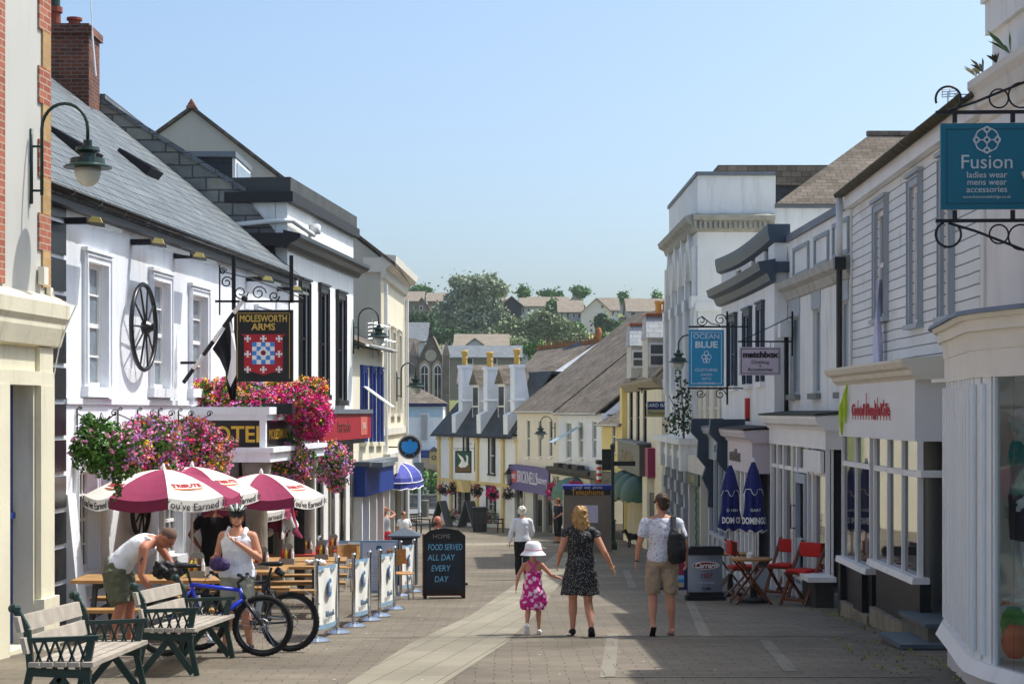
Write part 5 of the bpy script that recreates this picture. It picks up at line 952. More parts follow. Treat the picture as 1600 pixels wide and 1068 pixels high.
# eagle bank sign
c = P(640, 698, 51.5); bd = Board(c, 0); t = thing('round_bank_sign', 'round black sign with a blue eagle projecting from the cream building', 'projecting sign', c)
q = MB(); bd.disc(q, 0, 0, .35, -.06, .04, 28); x = q.build('rim', STEEL, t); q = MB(); bd.disc(q, 0, 0, .31, .04, .05, 28); q.build('disc', BLK, t)
q = MB(); bd.poly(q, [(-.03, .2), (.03, .24), (.08, .2), (.06, .13), (.12, .16), (.22, .14), (.24, .0), (.18, -.12), (.06, -.18), (0, -.2), (-.08, -.17), (-.2, -.1), (-.24, .02), (-.21, .15), (-.1, .17), (-.06, .14)], .05, .06); [q.tube([bd.pt(s*.06, .055, -.14), bd.pt(s*.14, .055, -.24)], .012) for s in (-1, 1)]; q.build('eagle', col('1f8be0', .4), t)
q = MB(); bd.box(q, -1.0, -.3, -.02, .02, -.02, .02); q.build('bracket', WIRN, t)
for (px, py, Y, wx, lab, grp) in ((520, 0, 0, 0, '', ''),):
    pass
# wall baskets brackets on the pub
def flowerpot(name, lab, c, blobs, nl, mixes, grp=None, leafm=LEAFM, ls=(.03, .055), fs=(.028, .046), box=None, fshell=.75):
    """hanging basket or planter: leaves, flower heads, container. blobs [(dx,dy,dz,rx,ry,rz, share)]"""
    t = thing(name, lab, 'flowers', c, grp); c = V(c); q = MB(); fq = MB()
    for b in blobs:
        n = int(nl*b[6]); p = blobpts(c+V(b[:3]), b[3:6], n, .3); cloud(q, p, RNG.uniform(*ls, n), [0]*n)
        for mi, dens in enumerate(mixes[b[7] if len(b) > 7 else 0]):
            n2 = int(nl*b[6]*dens)
            if not n2: continue
            k = max(1, n2//7); cc = blobpts(c+V(b[:3]), b[3:6], k, fshell)   # heads gather in clusters
            p = np.vstack([cc[i % k]+RNG.normal(size=3)*.028 for i in range(n2)]); cloud(fq, p, RNG.uniform(*fs, n2), [mi]*n2, elong=1.1)
    q.build('foliage', leafm, t); fq.build('flower_heads', FLW, t)
    q = MB()
    if box: q.box(c.x+box[0], c.x+box[1], c.y+box[2], c.y+box[3], c.z+box[4], c.z+box[5])
    else: q.lathe([(.04, -.2), (.13, -.14), (.19, 0), (.2, .03)], c, 14); [q.tube([c+V((.19*math.cos(a), .19*math.sin(a), 0)), c+V((0, 0, .45))], .004, 4) for a in (0, 2.1, 4.2)]
    q.build('container', WIRN, t); return t
FLW = [mat('flower '+k, v, .6, .15, 20) for k, v in (('pink', 'ff9ecb'), ('magenta', 'e81e8c'), ('orange', 'ffa030'), ('yellow', 'ffd838'), ('mauve', 'd08ae0'), ('red', 'd8202c'), ('white', 'eeeeee'))]
MX = {0: (.035, 0, .0, 0, .008, .0, .02), 1: (.7, .12, .1, .02, .3, .05, 0), 2: (.5, .25, .22, 0, .2, .1, 0), 3: (.3, .25, .2, .3, 0, .1, 0), 4: (.15, 1.5, .08, .03, .05, .1, 0), 5: (.05, .15, .1, .0, 0, .2, 0), 6: (.5, .05, .25, .05, .25, 0, 0), 7: (.1, .3, .6, .15, 0, 0, 0)}
DRY = mat('mixed olive leaf', '6f7c3c', .7, .35, 8)
def BK(px, py, d=.62):
    u, z = PB.hit(px, py, d); return PB.pt(u, d, z)
flowerpot('hanging_basket', 'leafy green hanging basket with few flowers, leftmost on the pub wall', BK(158, 700), [(0, 0, .05, .36, .36, .34, 1.2), (-.16, 0, .3, .1, .1, .16, .12), (.16, 0, -.2, .36, .28, .22, .7), (.35, 0, .0, .25, .25, .25, .4, 1), (-.24, 0, -.06, .16, .2, .26, .3), (.2, 0, -.5, .06, .06, .2, .06)], 1300, MX, 'hanging baskets on the pub wall')
flowerpot('hanging_basket', 'lush pink hanging basket, second from the left on the pub wall', BK(238, 697), [(0, 0, .08, .42, .4, .36, 1.2, 1), (.05, 0, -.3, .36, .3, .2, .6, 2), (-.2, .2, .1, .3, .3, .3, .6, 1)], 1300, MX, 'hanging baskets on the pub wall')
flowerpot('hanging_basket', 'pink and orange basket gone dry and bushy beside the gold hotel letters', BK(308, 705), [(-.08, 0, .08, .5, .4, .44, 1.6, 2), (.12, 0, -.12, .42, .34, .36, .8, 6), (.3, 0, -.5, .1, .1, .22, .1, 6), (.5, 0, .1, .1, .1, .12, .06, 1), (-.5, 0, .3, .12, .1, .12, .08, 1)], 1300, MX, 'hanging baskets on the pub wall', leafm=DRY)
flowerpot('hanging_basket', 'round basket of mauve and orange flowers below the gold letters, right of the parasols', P(449, 722, 31), [(0, 0, 0, .46, .4, .4, 1.4, 6), (-.2, 0, -.45, .14, .12, .18, .14, 6), (.42, 0, .1, .12, .1, .12, .06, 1), (.1, 0, .42, .2, .15, .12, .15, 6)], 1100, MX, 'baskets hanging from the porch', leafm=LEAFM)
flowerpot('hanging_basket', 'round basket of pink flowers, rightmost one hanging from the porch', P(516, 722, 34.5), [(0, 0, 0, .44, .4, .42, 1.4, 1), (.12, 0, -.34, .22, .2, .24, .4, 2)], 1000, MX, 'baskets hanging from the porch')
flowerpot('flower_planter', 'long planter of pink, yellow and orange flowers on top of the porch', P(345, 628, 29.8), [(-.25, 0, .1, .32, .3, .28, 1.0, 3), (.15, .1, .14, .38, .34, .3, 1.2, 3), (.45, .3, .08, .34, .34, .3, .9, 1), (.65, .2, -.1, .32, .34, .28, .9, 4), (.1, -.05, -.12, .5, .25, .16, .6, 1)], 1200, MX, box=(-.5, 1.2, -.12, .25, -.2, -.02))
flowerpot('flower_planter', 'huge magenta petunias cascading over the porch corner under orange ones', P(462, 630, 30.8), [(-.5, .1, .05, .4, .4, .26, .9, 1), (-.3, .3, .22, .34, .4, .2, .8, 7), (.18, .6, .24, .32, .5, .22, .9, 7), (-.1, 0, 0, .5, .5, .32, 1.5, 4), (.24, .3, -.22, .36, .5, .42, 1.8, 4), (.27, .2, -.42, .2, .3, .2, .4, 4)], 1400, MX, box=(-.7, .1, -.1, 1.2, -.15, .02))
f = PB
for i, px in enumerate((118, 182, 213, 246, 277)):
    u, z = f.hit(px, 652); t = thing('wall_bracket', 'black scrolled iron bracket fixed to the pub wall above the baskets', 'bracket', f.pt(u, .01, z-.2), 'scrolled iron brackets on the pub wall')
    q = MB(); g_ = lambda a, b: f.pt(u+.0, .02+a, z+b); q.tube([g_(0, .12), g_(0, -.22)], .012, 5); q.tube([g_(0, .05), g_(.25, -.06), g_(.42, -.02), g_(.52, .06)], .009, 5); q.tube([g_(0, -.18), g_(.2, -.17), g_(.36, -.08), g_(.44, .02)], .009, 5)
    scroll(q, g_, .5, .06, .05, th=.008); scroll(q, g_, .1, -.1, .05, th=.007); scroll(q, g_, .04, .12, .03, th=.007); q.build('ironwork', WIRN, t)
# ================= street lamps on walls =================
def lamp(lab, c, sx, reach=.62, s=1.0):
    """swan neck wall lamp; c = wall point at bracket top; sx = +1 reaches right, -1 left"""
    t = thing('wall_lamp', lab, 'lamp', c, 'green swan neck wall lamps'); c = V(c); q = MB(); X = lambda a, b: c+V((sx*a*s, 0, b*s))
    q.tube([X(.02, .1), X(.02, -.75)], .022*s, 8); q.tube([X(.14, -.1), X(.14, -.65)], .018*s, 8)
    for z in (-.1, -.6): q.tube([X(.02, z), X(.14, z)], .014*s, 6)
    r = (reach-.14)/2; q.tube([X(.14, -.65), X(.14, .1)]+[X(.14+r-r*math.cos(R(a)), .1+r*1.1*math.sin(R(a))) for a in range(15, 181, 15)]+[X(reach, -.02)], .02*s, 8); q.build('swan_neck', IRON, t, smooth=True)
    h = X(reach, -.02); q = MB(); q.lathe([(0, 0), (.05*s, -.01*s), (.05*s, -.08*s), (.13*s, -.09*s), (.14*s, -.13*s), (.09*s, -.16*s), (.09*s, -.2*s), (.19*s, -.22*s), (.2*s, -.28*s), (.27*s, -.31*s), (.27*s, -.325*s), (.15*s, -.315*s), (0, -.31*s)], h, 20); q.build('lamp_hood', IRON, t, smooth=False)
    q = MB(); q.lathe([(.15*s, -.325*s), (.15*s, -.39*s), (.12*s, -.47*s), (.07*s, -.52*s), (0, -.54*s)], h, 16); q.build('lamp_glass', mat('milky lamp glass', 'b9bdb2', .25, .08, 3, .6), t, smooth=True)
lamp('green swan neck wall lamp on the cream corner building at left', P(46, 215, 20.3), 1, .66)
lamp('green swan neck wall lamp at the corner of the black trimmed building', P(551, 505, 44.3), 1, .64)
lamp('green swan neck wall lamp on the gabled cream building', P(619, 585, 50.5), 1, .55)
lamp('green swan neck wall lamp half hidden behind the turquoise sign', P(1097, 545, 47), -1, .62)
lamp('green swan neck wall lamp above the purple shop fascia', P(868, 664, 80), -1, .58, 1.15)
# ================= far left: hedge, wall, houses =================
c = (-7.9, 140, gz(139)); q = MB(); q.box(-14, -5.2, 139, 139.5, -6.2, -4.85); q.box(-14, -5.1, 138.9, 139.6, -4.85, -4.75); tag(q.build('garden_wall', STONE, uv=True), 'dark rubble garden wall beyond the road', 'wall')
q = MB(); p = np.vstack([blobpts((-12+i*1.05, 140.6, -4.0+.25*math.sin(i*2)), (.9, .7, 1.1), 330, .55) for i in range(7)]); cloud(q, p, RNG.uniform(.14, .26, len(p)), [0]*len(p)); tag(q.build('hedge', LEAFM), 'clipped green hedge above the rubble wall', 'hedge')
t = thing('blue_white_house', 'pale blue and white house with hipped slate roof behind the road sign', 'building', (-8, 144, -6)); a = P(692, 630, 144)
q = MB(); q.box(-14, a.x, 144, 152, -6.5, a.z); q.build('wall', W_WHT, t); q = MB(); q.box(-14, a.x, 143.95, 144, a.z-1.1, a.z-.1); q.build('blue_band', col('b9d3e0', .8), t)
q = MB(); z = P(0, 598, 147).z; q.add([(-14.5, 143.6, a.z), (a.x+.3, 143.6, a.z), (a.x+.3, 152.4, a.z), (-14.5, 152.4, a.z), (-13, 148, z), (P(640, 600, 148).x, 148, z)], [(0, 1, 5, 4), (1, 2, 5), (2, 3, 4, 5), (3, 0, 4)]); q.box(-14.5, a.x+.35, 143.55, 143.6, a.z-.25, a.z+.02, 1); q.build('roof', [SLATEB, col('1c2450', .5)], t, uv=True)
x0, x1, zb_, zt_ = PX(656, 671, 645, 690, 143.9); q = MB(); q.box(x0, x1, 143.85, 143.94, zb_, zt_); w1 = q.build('window', W_TRM, t); q = MB(); [q.box(x0+.1+(i*(x1-x0-.2)/6), x0+.02+((i+1)*(x1-x0-.2)/6), 143.8, 143.85, zb_+.12, zt_-.12) for i in range(6)]; q.build('pane', GLASS, w1)
x0, x1, zb_, zt_ = PX(652, 690, 703, 715, 143.5); q = MB(); q.box(x0, x1, 143.5, 143.9, zb_, zt_); q.build('blue_fascia', col('28407e', .5), t); q = MB(); x0, x1, zb_, zt_ = PX(655, 690, 715, 745, 143.7); q.box(x0, x1, 143.7, 143.94, zb_, zt_); q.build('shop_pane', GLASSM, t)
x0, x1, zb_, zt_ = PX(671, 685, 705, 725, 120); t = thing('lantern_sign', 'yellow box sign with a dark peaked cap left of the inn', 'sign', (x0, 120, zb_)); q = MB(); q.box(x0, x1, 120, 120.3, zb_, zt_); q.build('box', YP, t); q = MB(); q.add([(x0-.1, 119.9, zt_), (x1+.1, 119.9, zt_), (x1+.1, 120.4, zt_), (x0-.1, 120.4, zt_), ((x0+x1)/2, 120.15, zt_+.35)], [(0, 1, 4), (1, 2, 4), (2, 3, 4), (3, 0, 4)]); q.build('cap', BLKM, t); q = MB(); q.torus(((x0+x1)/2, 119.97, zb_+.45), (0, 1, 0), .13, .03, 14, 5); q.build('emblem', BLKM, t); q = MB(); q.tube([(x1, 120.1, zt_-.1), (x1+2.2, 120.1, zt_-.1), (x1+2.2, 120.1, gz(120))], .05); q.build('support', BLKM, t)
c = P(655, 812, 118); c.z = gz(118); t = thing('road_sign_pole', 'white pole carrying grey backs of road signs beyond the square', 'road sign', c); q = MB(); q.tube([c, (c.x, c.y, P(0, 705, 118).z)], .09, 8); q.build('pole', PIPEW, t)
for y0, y1 in ((722, 736), (737, 751)): x0, x1, zb_, zt_ = PX(647, 662, y0, y1, 117.8); q = MB(); q.box(x0, x1, 117.8, 117.84, zb_, zt_); q.build('sign_plate', col('6f757a', .5), t)
c = P(664, 812, 116); q = MB(); q.lathe([(.25, gz(116)), (.25, gz(116)+1.0), (.28, gz(116)+1.05), (.2, gz(116)+1.1)], (c.x, 116, 0), 14); tag(q.build('litter_bin', col('6a6a5e', .7)), 'round grey litter bin beside the road sign pole', 'bin')
# church
t = thing('church', 'brown stone chapel with a steep gable, two lancet windows and corner turrets', 'church', (-8.7, 190, -6)); Y = 190
q = MB(); q.prism([P(648, 720, Y), P(691, 720, Y), P(691, 558, Y), P(673, 521, Y), P(655, 558, Y), P(648, 558, Y)], (0, 12, 0)); q.build('gable_wall', STONEC, t, uv=True)
for x in (646, 697): q = MB(); a, b_, c, d = PX(x-5, x+5, 556, 720, Y-.4); q.box(a, b_, Y-.5, Y+.4, c, d); q.add([(a-.1, Y-.6, d), (b_+.1, Y-.6, d), (b_+.1, Y+.5, d), (a-.1, Y+.5, d), ((a+b_)/2, Y, d+1.7)], [(0, 1, 4), (1, 2, 4), (2, 3, 4), (3, 0, 4)]); q.build('turret', STONEC, t, uv=True)
for x in (663.5, 684): 
    bd = Board(P(x, 590, Y-.05), 0)
    for (wd, zt_, d0, nm, m) in ((.62, 1.7, .02, 'window_arch', mat('buff stone dressing', 'b7a98d', .85, .12, 3)), (.42, 1.4, .08, 'window', W_TRM), (.34, 1.25, .12, 'pane', GLASSB)):
        q = MB(); bd.poly(q, [(-wd, -2.2), (wd, -2.2), (wd, zt_-wd), (wd*.7, zt_-.3*wd), (0, zt_+wd*.3), (-wd*.7, zt_-.3*wd), (-wd, zt_-wd)], d0, d0+.05); q.build(nm, m, t)
    q = MB(); bd.box(q, -.03, .03, .17, .2, -2.2, 1.2); bd.box(q, -.34, .34, .17, .2, .35, .43); q.build('tracery', W_TRM, t)
q = MB(); bd = Board(P(673, 555, Y-.05), 0); bd.disc(q, 0, 0, .62, 0, .08, 20); q.build('roundel', mat('pale roundel', 'b3ab97', .85, .1, 3), t)
q = MB(); q.quad(P(620, 600, 188), P(652, 600, 188), P(655, 530, 193), P(625, 525, 193)); q.quad(P(655, 557, Y-.3), P(652, 561, Y+12), P(673, 520, Y+12), P(673, 517, Y-.3)); q.quad(P(691, 557, Y-.3), P(694, 561, Y+12), P(673, 520, Y+12), P(673, 517, Y-.3)); q.build('roof', SLATEB, t, uv=True)
q = MB(); [q.bar(P(673, 517, Y), P(673, 510, Y), .15), q.bar(P(670, 513.5, Y), P(676, 513.5, Y), .15)]; q.build('cross', STONEC, t)
# ================= hillside houses and trees =================
def hh(lab, x0, x1, ye, yr, yb, Y, dep, wm, rm=SLATEF, ax='x', wins=(), nm='hillside_house'):
    a, b_, c, d = PX(x0, x1, ye, yb, Y); zr = P(0, yr, Y+(dep/2 if ax == 'x' else 0)).z
    ws = [PX(*w_, Y) for w_ in wins]; return ridge_house(nm, lab, a, b_, Y, Y+dep, c-3, d, zr, wm, rm, ax, 'house', ws)
BRK2 = brickmat('orange estate brick', '93593f', 'a2664a', '8d7f70', .3, .1, .01, .85, patch=.12, bump=0); RND = mat('light grey render', 'b9b8ba', .85, .05, .4); RN2 = mat('white hillside render', 'd3d4d2', .85, .05, .4)
hh('orange brick hillside house, upper one at far left of the hill', 626, 660, 470, 456, 490, 345, 9, BRK2, ax='x')
hh('orange brick hillside house, lower one left of the big tree', 650, 668, 477, 465, 496, 325, 10, BRK2, ax='y', wins=((656, 660, 478, 484),))
hh('long brick hillside house with grey roof left of the big tree', 668, 700, 470, 458, 484, 345, 8, BRK2)
hh('brick hillside house glimpsed behind the big tree', 735, 790, 470, 456, 490, 350, 8, BRK2, wins=((768, 774, 468, 474),))
hh('black weatherboarded hillside house right of the big tree', 784, 815, 476, 463, 500, 320, 10, mat('dark weatherboard', '34363a', .8, .1, 2), ax='y')
hh('pale hillside house joined to the black weatherboarded one', 815, 849, 478, 466, 494, 322, 8, RN2, wins=((817, 819.5, 482, 489), (825, 827.5, 481, 487)))
hh('long low tan roofed house on the ridge of the hill', 826, 888, 478, 464.5, 492, 360, 9, RND)
hh('grey gabled hillside house, left half of the central pair', 874, 910, 487, 470, 511, 318, 9, RND, ax='x', wins=((876, 880, 489, 496), (885, 889, 489, 496), (895, 898, 489, 496), (903, 906, 489, 496), (886, 889, 505, 509), (903, 906, 505, 509)))
hh('tall white gabled hillside house in the centre of the hill', 908, 956, 488, 466, 513, 312, 11, RN2, ax='y')
hh('grey hillside house behind the central white gable', 884, 912, 476, 461, 500, 345, 9, RND, ax='y')
hh('white hillside house to the right of the central gable', 940, 966, 484, 466, 500, 330, 8, RN2, wins=((957, 960, 484, 490), (964, 966, 484, 490)))
hh('brown gabled hillside house at the edge of the meadow', 952, 977, 482, 467, 502, 350, 9, RND, ax='y')
hh('long grey hillside house above the orange crested dormers', 981, 1062, 486, 467, 506, 330, 10, RND, wins=((986, 993, 487, 494), (1004, 1008, 487, 494)))
hh('mid distance house with skylights on its wide roof', 712, 792, 541, 523, 560, 235, 10, W_CRL, nm='town_house')
hh('mid distance house with solar panels and white gable', 726, 758, 541, 529, 556, 230, 5, RN2, ax='y', nm='town_house')
hh('mid distance white gabled house right of the chimneys', 806, 830, 548, 534, 566, 225, 8, RN2, ax='y', nm='town_house')
hh('long grey roofed house just behind the white chimneys', 694, 812, 558, 541, 585, 215, 9, mat('brown town wall', '8a8378', .9, .1, 2), SLATE, wins=((730, 738, 560, 568), (771, 776, 560, 568)), nm='town_house')
hh('grey roofed town house left of the church', 612, 664, 532, 505, 548, 225, 10, RN2, SLATE, nm='town_house')
hh('pale rendered house between the white chimneys', 720, 790, 600, 572, 640, 150, 10, mat('sand render', 'a79f8b', .9, .12, 1, dirt=.2), SLATEB, nm='town_house')
def tree(lab, px, py, Y, blobs, n, ls, m, trunk=True, nm='tree', cat='tree'):
    t = thing(nm, lab, cat, P(px, py, Y)); q = MB(); base = P(px, py, Y)
    for (x, y, rx, ry, sh) in blobs:
        c = P(x, y, Y); k = Y/F; p = blobpts(c, (rx*k, max(rx, ry)*k*.8, ry*k), int(n*sh), .35)
        cl = RNG.integers(0, len(p), len(p)//5); p = np.vstack([p, p[cl]+RNG.normal(size=(len(cl), 3))*ls*1.2]); cloud(q, p, RNG.uniform(ls*.6, ls*1.2, len(p)), [0]*len(p))
    q.build('crown', m, t)
    if trunk:
        q = MB(); c0 = P(blobs[0][0], blobs[0][1], Y); r = ls*.9; q.tube([base-V((0, 0, 3)), base+(c0-base)*.5, c0], [r, r*.7, r*.3], 7)
        for b_ in blobs[1:]: c1 = P(b_[0], b_[1], Y); q.tube([base+(c0-base)*.4, (base+(c0-base)*.4)*.4+c1*.6, c1], [r*.5, r*.3, r*.12], 5)
        q.build('trunk', mat('grey bark', '6d675b', .9, .2, 3), t)
OLV = mat('silver willow leaf', 'a3ad90', .65, .4, .25); OLD2 = mat('olive willow leaf', '8f9a70', .65, .4, .3); GRN = mat('hill tree green', '5f8a42', .65, .4, .3); DGN = mat('dark hill green', '44663a', .65, .4, .4)
tree('large silvery tree dominating the middle of the hill', 747, 560, 290, [(742, 450, 32, 20, .8), (775, 452, 20, 13, .4), (722, 470, 28, 20, .7), (760, 478, 26, 20, .6), (705, 500, 26, 22, .7), (745, 508, 34, 26, .9), (690, 490, 16, 16, .3), (780, 500, 18, 18, .35), (715, 440, 14, 10, .2), (765, 438, 12, 8, .2)], 4300, .42, OLV)
tree('silvery olive tree spreading below the hillside houses', 860, 545, 270, [(850, 508, 30, 22, .8), (880, 520, 26, 20, .6), (822, 525, 26, 18, .5), (900, 530, 22, 14, .4), (800, 512, 22, 16, .4), (845, 500, 20, 12, .4)], 3200, .42, OLD2)
tree('dark bush before the tall white gabled hillside house', 943, 520, 300, [(940, 505, 12, 15, .5), (955, 510, 12, 10, .4)], 900, .5, DGN)
for lab, x, y, rx, ry in (('small round dark tree left of the black weatherboarded house', 818, 456, 13, 9), ('leafy tree on the skyline above the long tan roof', 858, 460, 16, 7), ('tall skyline tree behind the central grey gable', 905, 456, 13, 10), ('skyline tree right of the central gables', 972, 466, 9, 11), ('tiny skyline tree above the orange crested dormers', 1027, 463, 7, 6), ('green tree on the skyline above the brick houses', 655, 453, 16, 8), ('tree at the far left of the skyline beside the cream cornice', 634, 455, 6, 7), ('light green tree among the hillside houses', 862, 478, 10, 11)):
    tree(lab, x, y+ry, 375 if y < 470 else 325, [(x, y, rx*.8, ry, .35)]+[(x+rx*RNG.uniform(-1, 1), y+ry*RNG.uniform(-.3, .7), rx*RNG.uniform(.25, .6), ry*RNG.uniform(.3, .6), .14) for _ in range(6)], 1300, .42, GRN)
for lab, x, y, rx, ry, Y, m in (('dark shrub mass below the brick hillside houses', 655, 505, 26, 20, 280, DGN), ('green shrubs behind the church', 700, 525, 36, 14, 260, DGN), ('bright shrub beside the mid distance white gable', 835, 545, 16, 9, 222, LEAFM), ('green bush right of the meadow', 975, 515, 14, 12, 290, GRN), ('row of bushes below the central houses', 900, 512, 14, 8, 295, GRN), ('bush on the meadow edge above the pale roof', 940, 530, 12, 9, 275, GRN), ('shrubs climbing the slope beneath the large tree', 790, 535, 34, 12, 262, OLD2), ('long scrub in front of the hillside houses', 810, 510, 25, 9, 300, OLD2)):
    tree(lab, x, y, Y, [(x, y, rx, ry, .6), (x-rx*.5, y+2, rx*.6, ry*.7, .3), (x+rx*.6, y+2, rx*.5, ry*.8, .3)], 1300, .36, m, trunk=False, nm='shrub', cat='shrub')
# ================= people =================
def remesh(mb, name, m, par, vox=.012, it=3, disp=0, dscale=20):
    me = bpy.data.meshes.new('t'); me.from_pydata(mb.v, [], mb.f); me.update(); ob = bpy.data.objects.new('t', me); COL.objects.link(ob)
    r = ob.modifiers.new('r', 'REMESH'); r.mode = 'VOXEL'; r.voxel_size = vox
    s = ob.modifiers.new('s', 'SMOOTH'); s.factor = .5; s.iterations = it
    dg = bpy.context.evaluated_depsgraph_get(); n = bpy.data.meshes.new_from_object(ob.evaluated_get(dg)); bpy.data.objects.remove(ob); bpy.data.meshes.remove(me)
    n.name = name; n.materials.clear(); n.materials.append(m)
    if disp:
        nor = [v.normal.copy() for v in n.vertices]
        for v, k in zip(n.vertices, nor): v.co += k*disp*(noise.noise(v.co*dscale)+.5*noise.noise(v.co*dscale*2.3))
    n.polygons.foreach_set('use_smooth', [True]*len(n.polygons)); n.polygons.foreach_set('material_index', [0]*len(n.polygons))
    o = bpy.data.objects.new(name, n); COL.objects.link(o); o.parent = par; ORG[o.name] = V((0, 0, 0)); return o
def lerp(a, b, t): return a+(b-a)*t
class Fig:
    """an articulated figure: joints in metres, facing +Y, feet at z = 0; s scales it, w widens it"""
    T = [(0, .10, .085), (.08, .165, .115), (.18, .168, .118), (.34, .14, .1), (.45, .137, .098), (.62, .155, .112), (.78, .16, .108), (.88, .13, .085), (.95, .08, .065), (1.0, .058, .058)]
    def __init__(s, H=1.75, w=1.0, girl=0, belly=0):
        k = s.k = H/1.75; s.w = w; s.hips = 1+.08*girl; J = s.J = dict(pel=(0, 0, .84), waist=(0, .0, 1.08), chest=(0, .005, 1.3), neck=(0, 0, 1.49), head=(0, .03, 1.635))
        sh = .178*w if girl else .195*w; hp = .092*w
        for sd, n in ((-1, 'L'), (1, 'R')): J.update({n+'s': (sd*sh*.95, -.005, 1.405), n+'e': (sd*(sh+.05), -.03, 1.13), n+'w': (sd*(sh+.06), .04, .88), n+'h': (sd*hp, 0, .9), n+'k': (sd*hp*1.05, .02, .49), n+'a': (sd*hp*1.02, -.02, .085)})
        s.toe = {'L': (0, 1, 0), 'R': (0, 1, 0)}; s.hrot = Matrix.Identity(3); s.belly = belly
    def set(s, **kw): s.J.update(kw); return s
    def p(s, n): return V(s.J[n])*s.k
    def spine(s, t):
        ks = [(0, 'pel'), (.38, 'waist'), (.7, 'chest'), (1, 'neck')]
        for (a, x), (b, y) in zip(ks, ks[1:]):
            if t <= b+1e-9: return s.p(x).lerp(s.p(y), (t-a)/(b-a))
        return s.p('neck')
    def sec(s, t):
        for (a, x, y), (b, x2, y2) in zip(s.T, s.T[1:]):
            if t <= b+1e-9: u = (t-a)/(b-a); return (lerp(x, x2, u)*s.k*s.w*(s.hips if t < .3 else 1), lerp(y, y2, u)*s.k*s.w*(1+s.belly*math.exp(-((t-.35)/.2)**2)))
        return s.T[-1][1]*s.k, s.T[-1][2]*s.k
    def torso(s, q, a=0, b=1, g=0, n=9):
        ts = [a+(b-a)*i/n for i in range(n+1)]; q.tube([s.spine(t) for t in ts], [(s.sec(t)[0]+g, s.sec(t)[1]+g) for t in ts], 16, side=(1, 0, 0) if 'side' not in s.J else s.J['side'])
    def arm(s, q, n, a=0, b=1, g=0, taper=0):
        S, E, W = s.p(n+'s'), s.p(n+'e'), s.p(n+'w'); R_ = [(0, .056), (.15, .05), (.35, .044), (.5, .039), (.62, .04), (.8, .031), (1, .024)]; pts = []; rs = []
        for i in range(9):
            t = a+(b-a)*i/8; pts.append(S.lerp(E, t*2) if t < .5 else E.lerp(W, t*2-1))
            for (x, r), (x2, r2) in zip(R_, R_[1:]):
                if t <= x2+1e-9: rr = lerp(r, r2, (t-x)/(x2-x)); break
            rs.append(rr*s.k*(.5+.5*s.w)+g+taper*i/8)
        q.tube(pts, rs, 10)
        if a == 0: q.ell(S, [(.052*s.k*(.5+.5*s.w)+g*.8)]*3)
    def leg(s, q, n, a=0, b=1, g=0, taper=0):
        H, K, A = s.p(n+'h'), s.p(n+'k'), s.p(n+'a'); R_ = [(0, .09), (.2, .082), (.4, .062), (.5, .054), (.6, .056), (.68, .058), (.85, .038), (1, .033)]; pts = []; rs = []
        for i in range(11):
            t = a+(b-a)*i/10; q0 = H.lerp(K, t*2) if t < .5 else K.lerp(A, t*2-1)
            if .5 < t < .9: q0 = q0-V((0, .014*s.k*math.sin((t-.5)/.4*math.pi), 0))
            pts.append(q0)
            for (x, r), (x2, r2) in zip(R_, R_[1:]):
                if t <= x2+1e-9: rr = lerp(r, r2, (t-x)/(x2-x)); break
            rs.append(rr*s.k*s.w+g+taper*i/10)
        q.tube(pts, rs, 12)
        if b < 1: pass
    def foot(s, q, n, g=0):
        A = s.p(n+'a'); d = V(s.toe[n]).normalized(); k = s.k; dn = V((0, 0, -1)); side = d.cross(dn).normalized(); dn = side.cross(d).normalized()*-1 if side.cross(d).z > 0 else side.cross(d).normalized()
        q.tube([A+dn*.045*k-d*.055*k, A+dn*.035*k-d*.02*k, A+dn*.04*k+d*.06*k, A+dn*.055*k+d*.13*k, A+dn*.06*k+d*.19*k], [(.026*k+g, .03*k+g), (.036*k+g, .042*k+g), (.038*k+g, .035*k+g), (.045*k+g, .025*k+g), (.03*k+g, .015*k+g)], 10, side=side)
    def hand(s, q, n, curl=.5, dirv=None):
        W, E = s.p(n+'w'), s.p(n+'e'); d = (V(dirv) if dirv else W-E).normalized(); sg = -1 if n == 'L' else 1; k = s.k
        wd = V((0, 1, 0)); wd = (wd-d*wd.dot(d)); wd = wd.normalized() if wd.length > .2 else V((1, 0, 0)); nm = d.cross(wd)*(-sg)
        q.tube([W-d*.01*k, W+d*.03*k, W+d*.08*k], [(.024*k, .017*k), (.036*k, .015*k), (.038*k, .012*k)], 8, side=wd)
        for i, L in enumerate((.07, .08, .075, .06)):
            b = W+d*.08*k+wd*(.028-.019*i)*k; c1 = curl*(.8+.15*i); d1 = (d+nm*c1*.5).normalized(); d2 = (d+nm*c1*1.4).normalized()
            q.tube([b-d*.01*k, b+d1*L*.5*k, b+d1*L*.5*k+d2*L*.5*k], [.0095*k, .0088*k, .007*k], 6)
        q.tube([W+d*.02*k+wd*.03*k, W+d*.05*k+wd*.05*k+nm*.012*k, W+d*.08*k+wd*.05*k+nm*.03*k], [.012*k, .011*k, .008*k], 6)
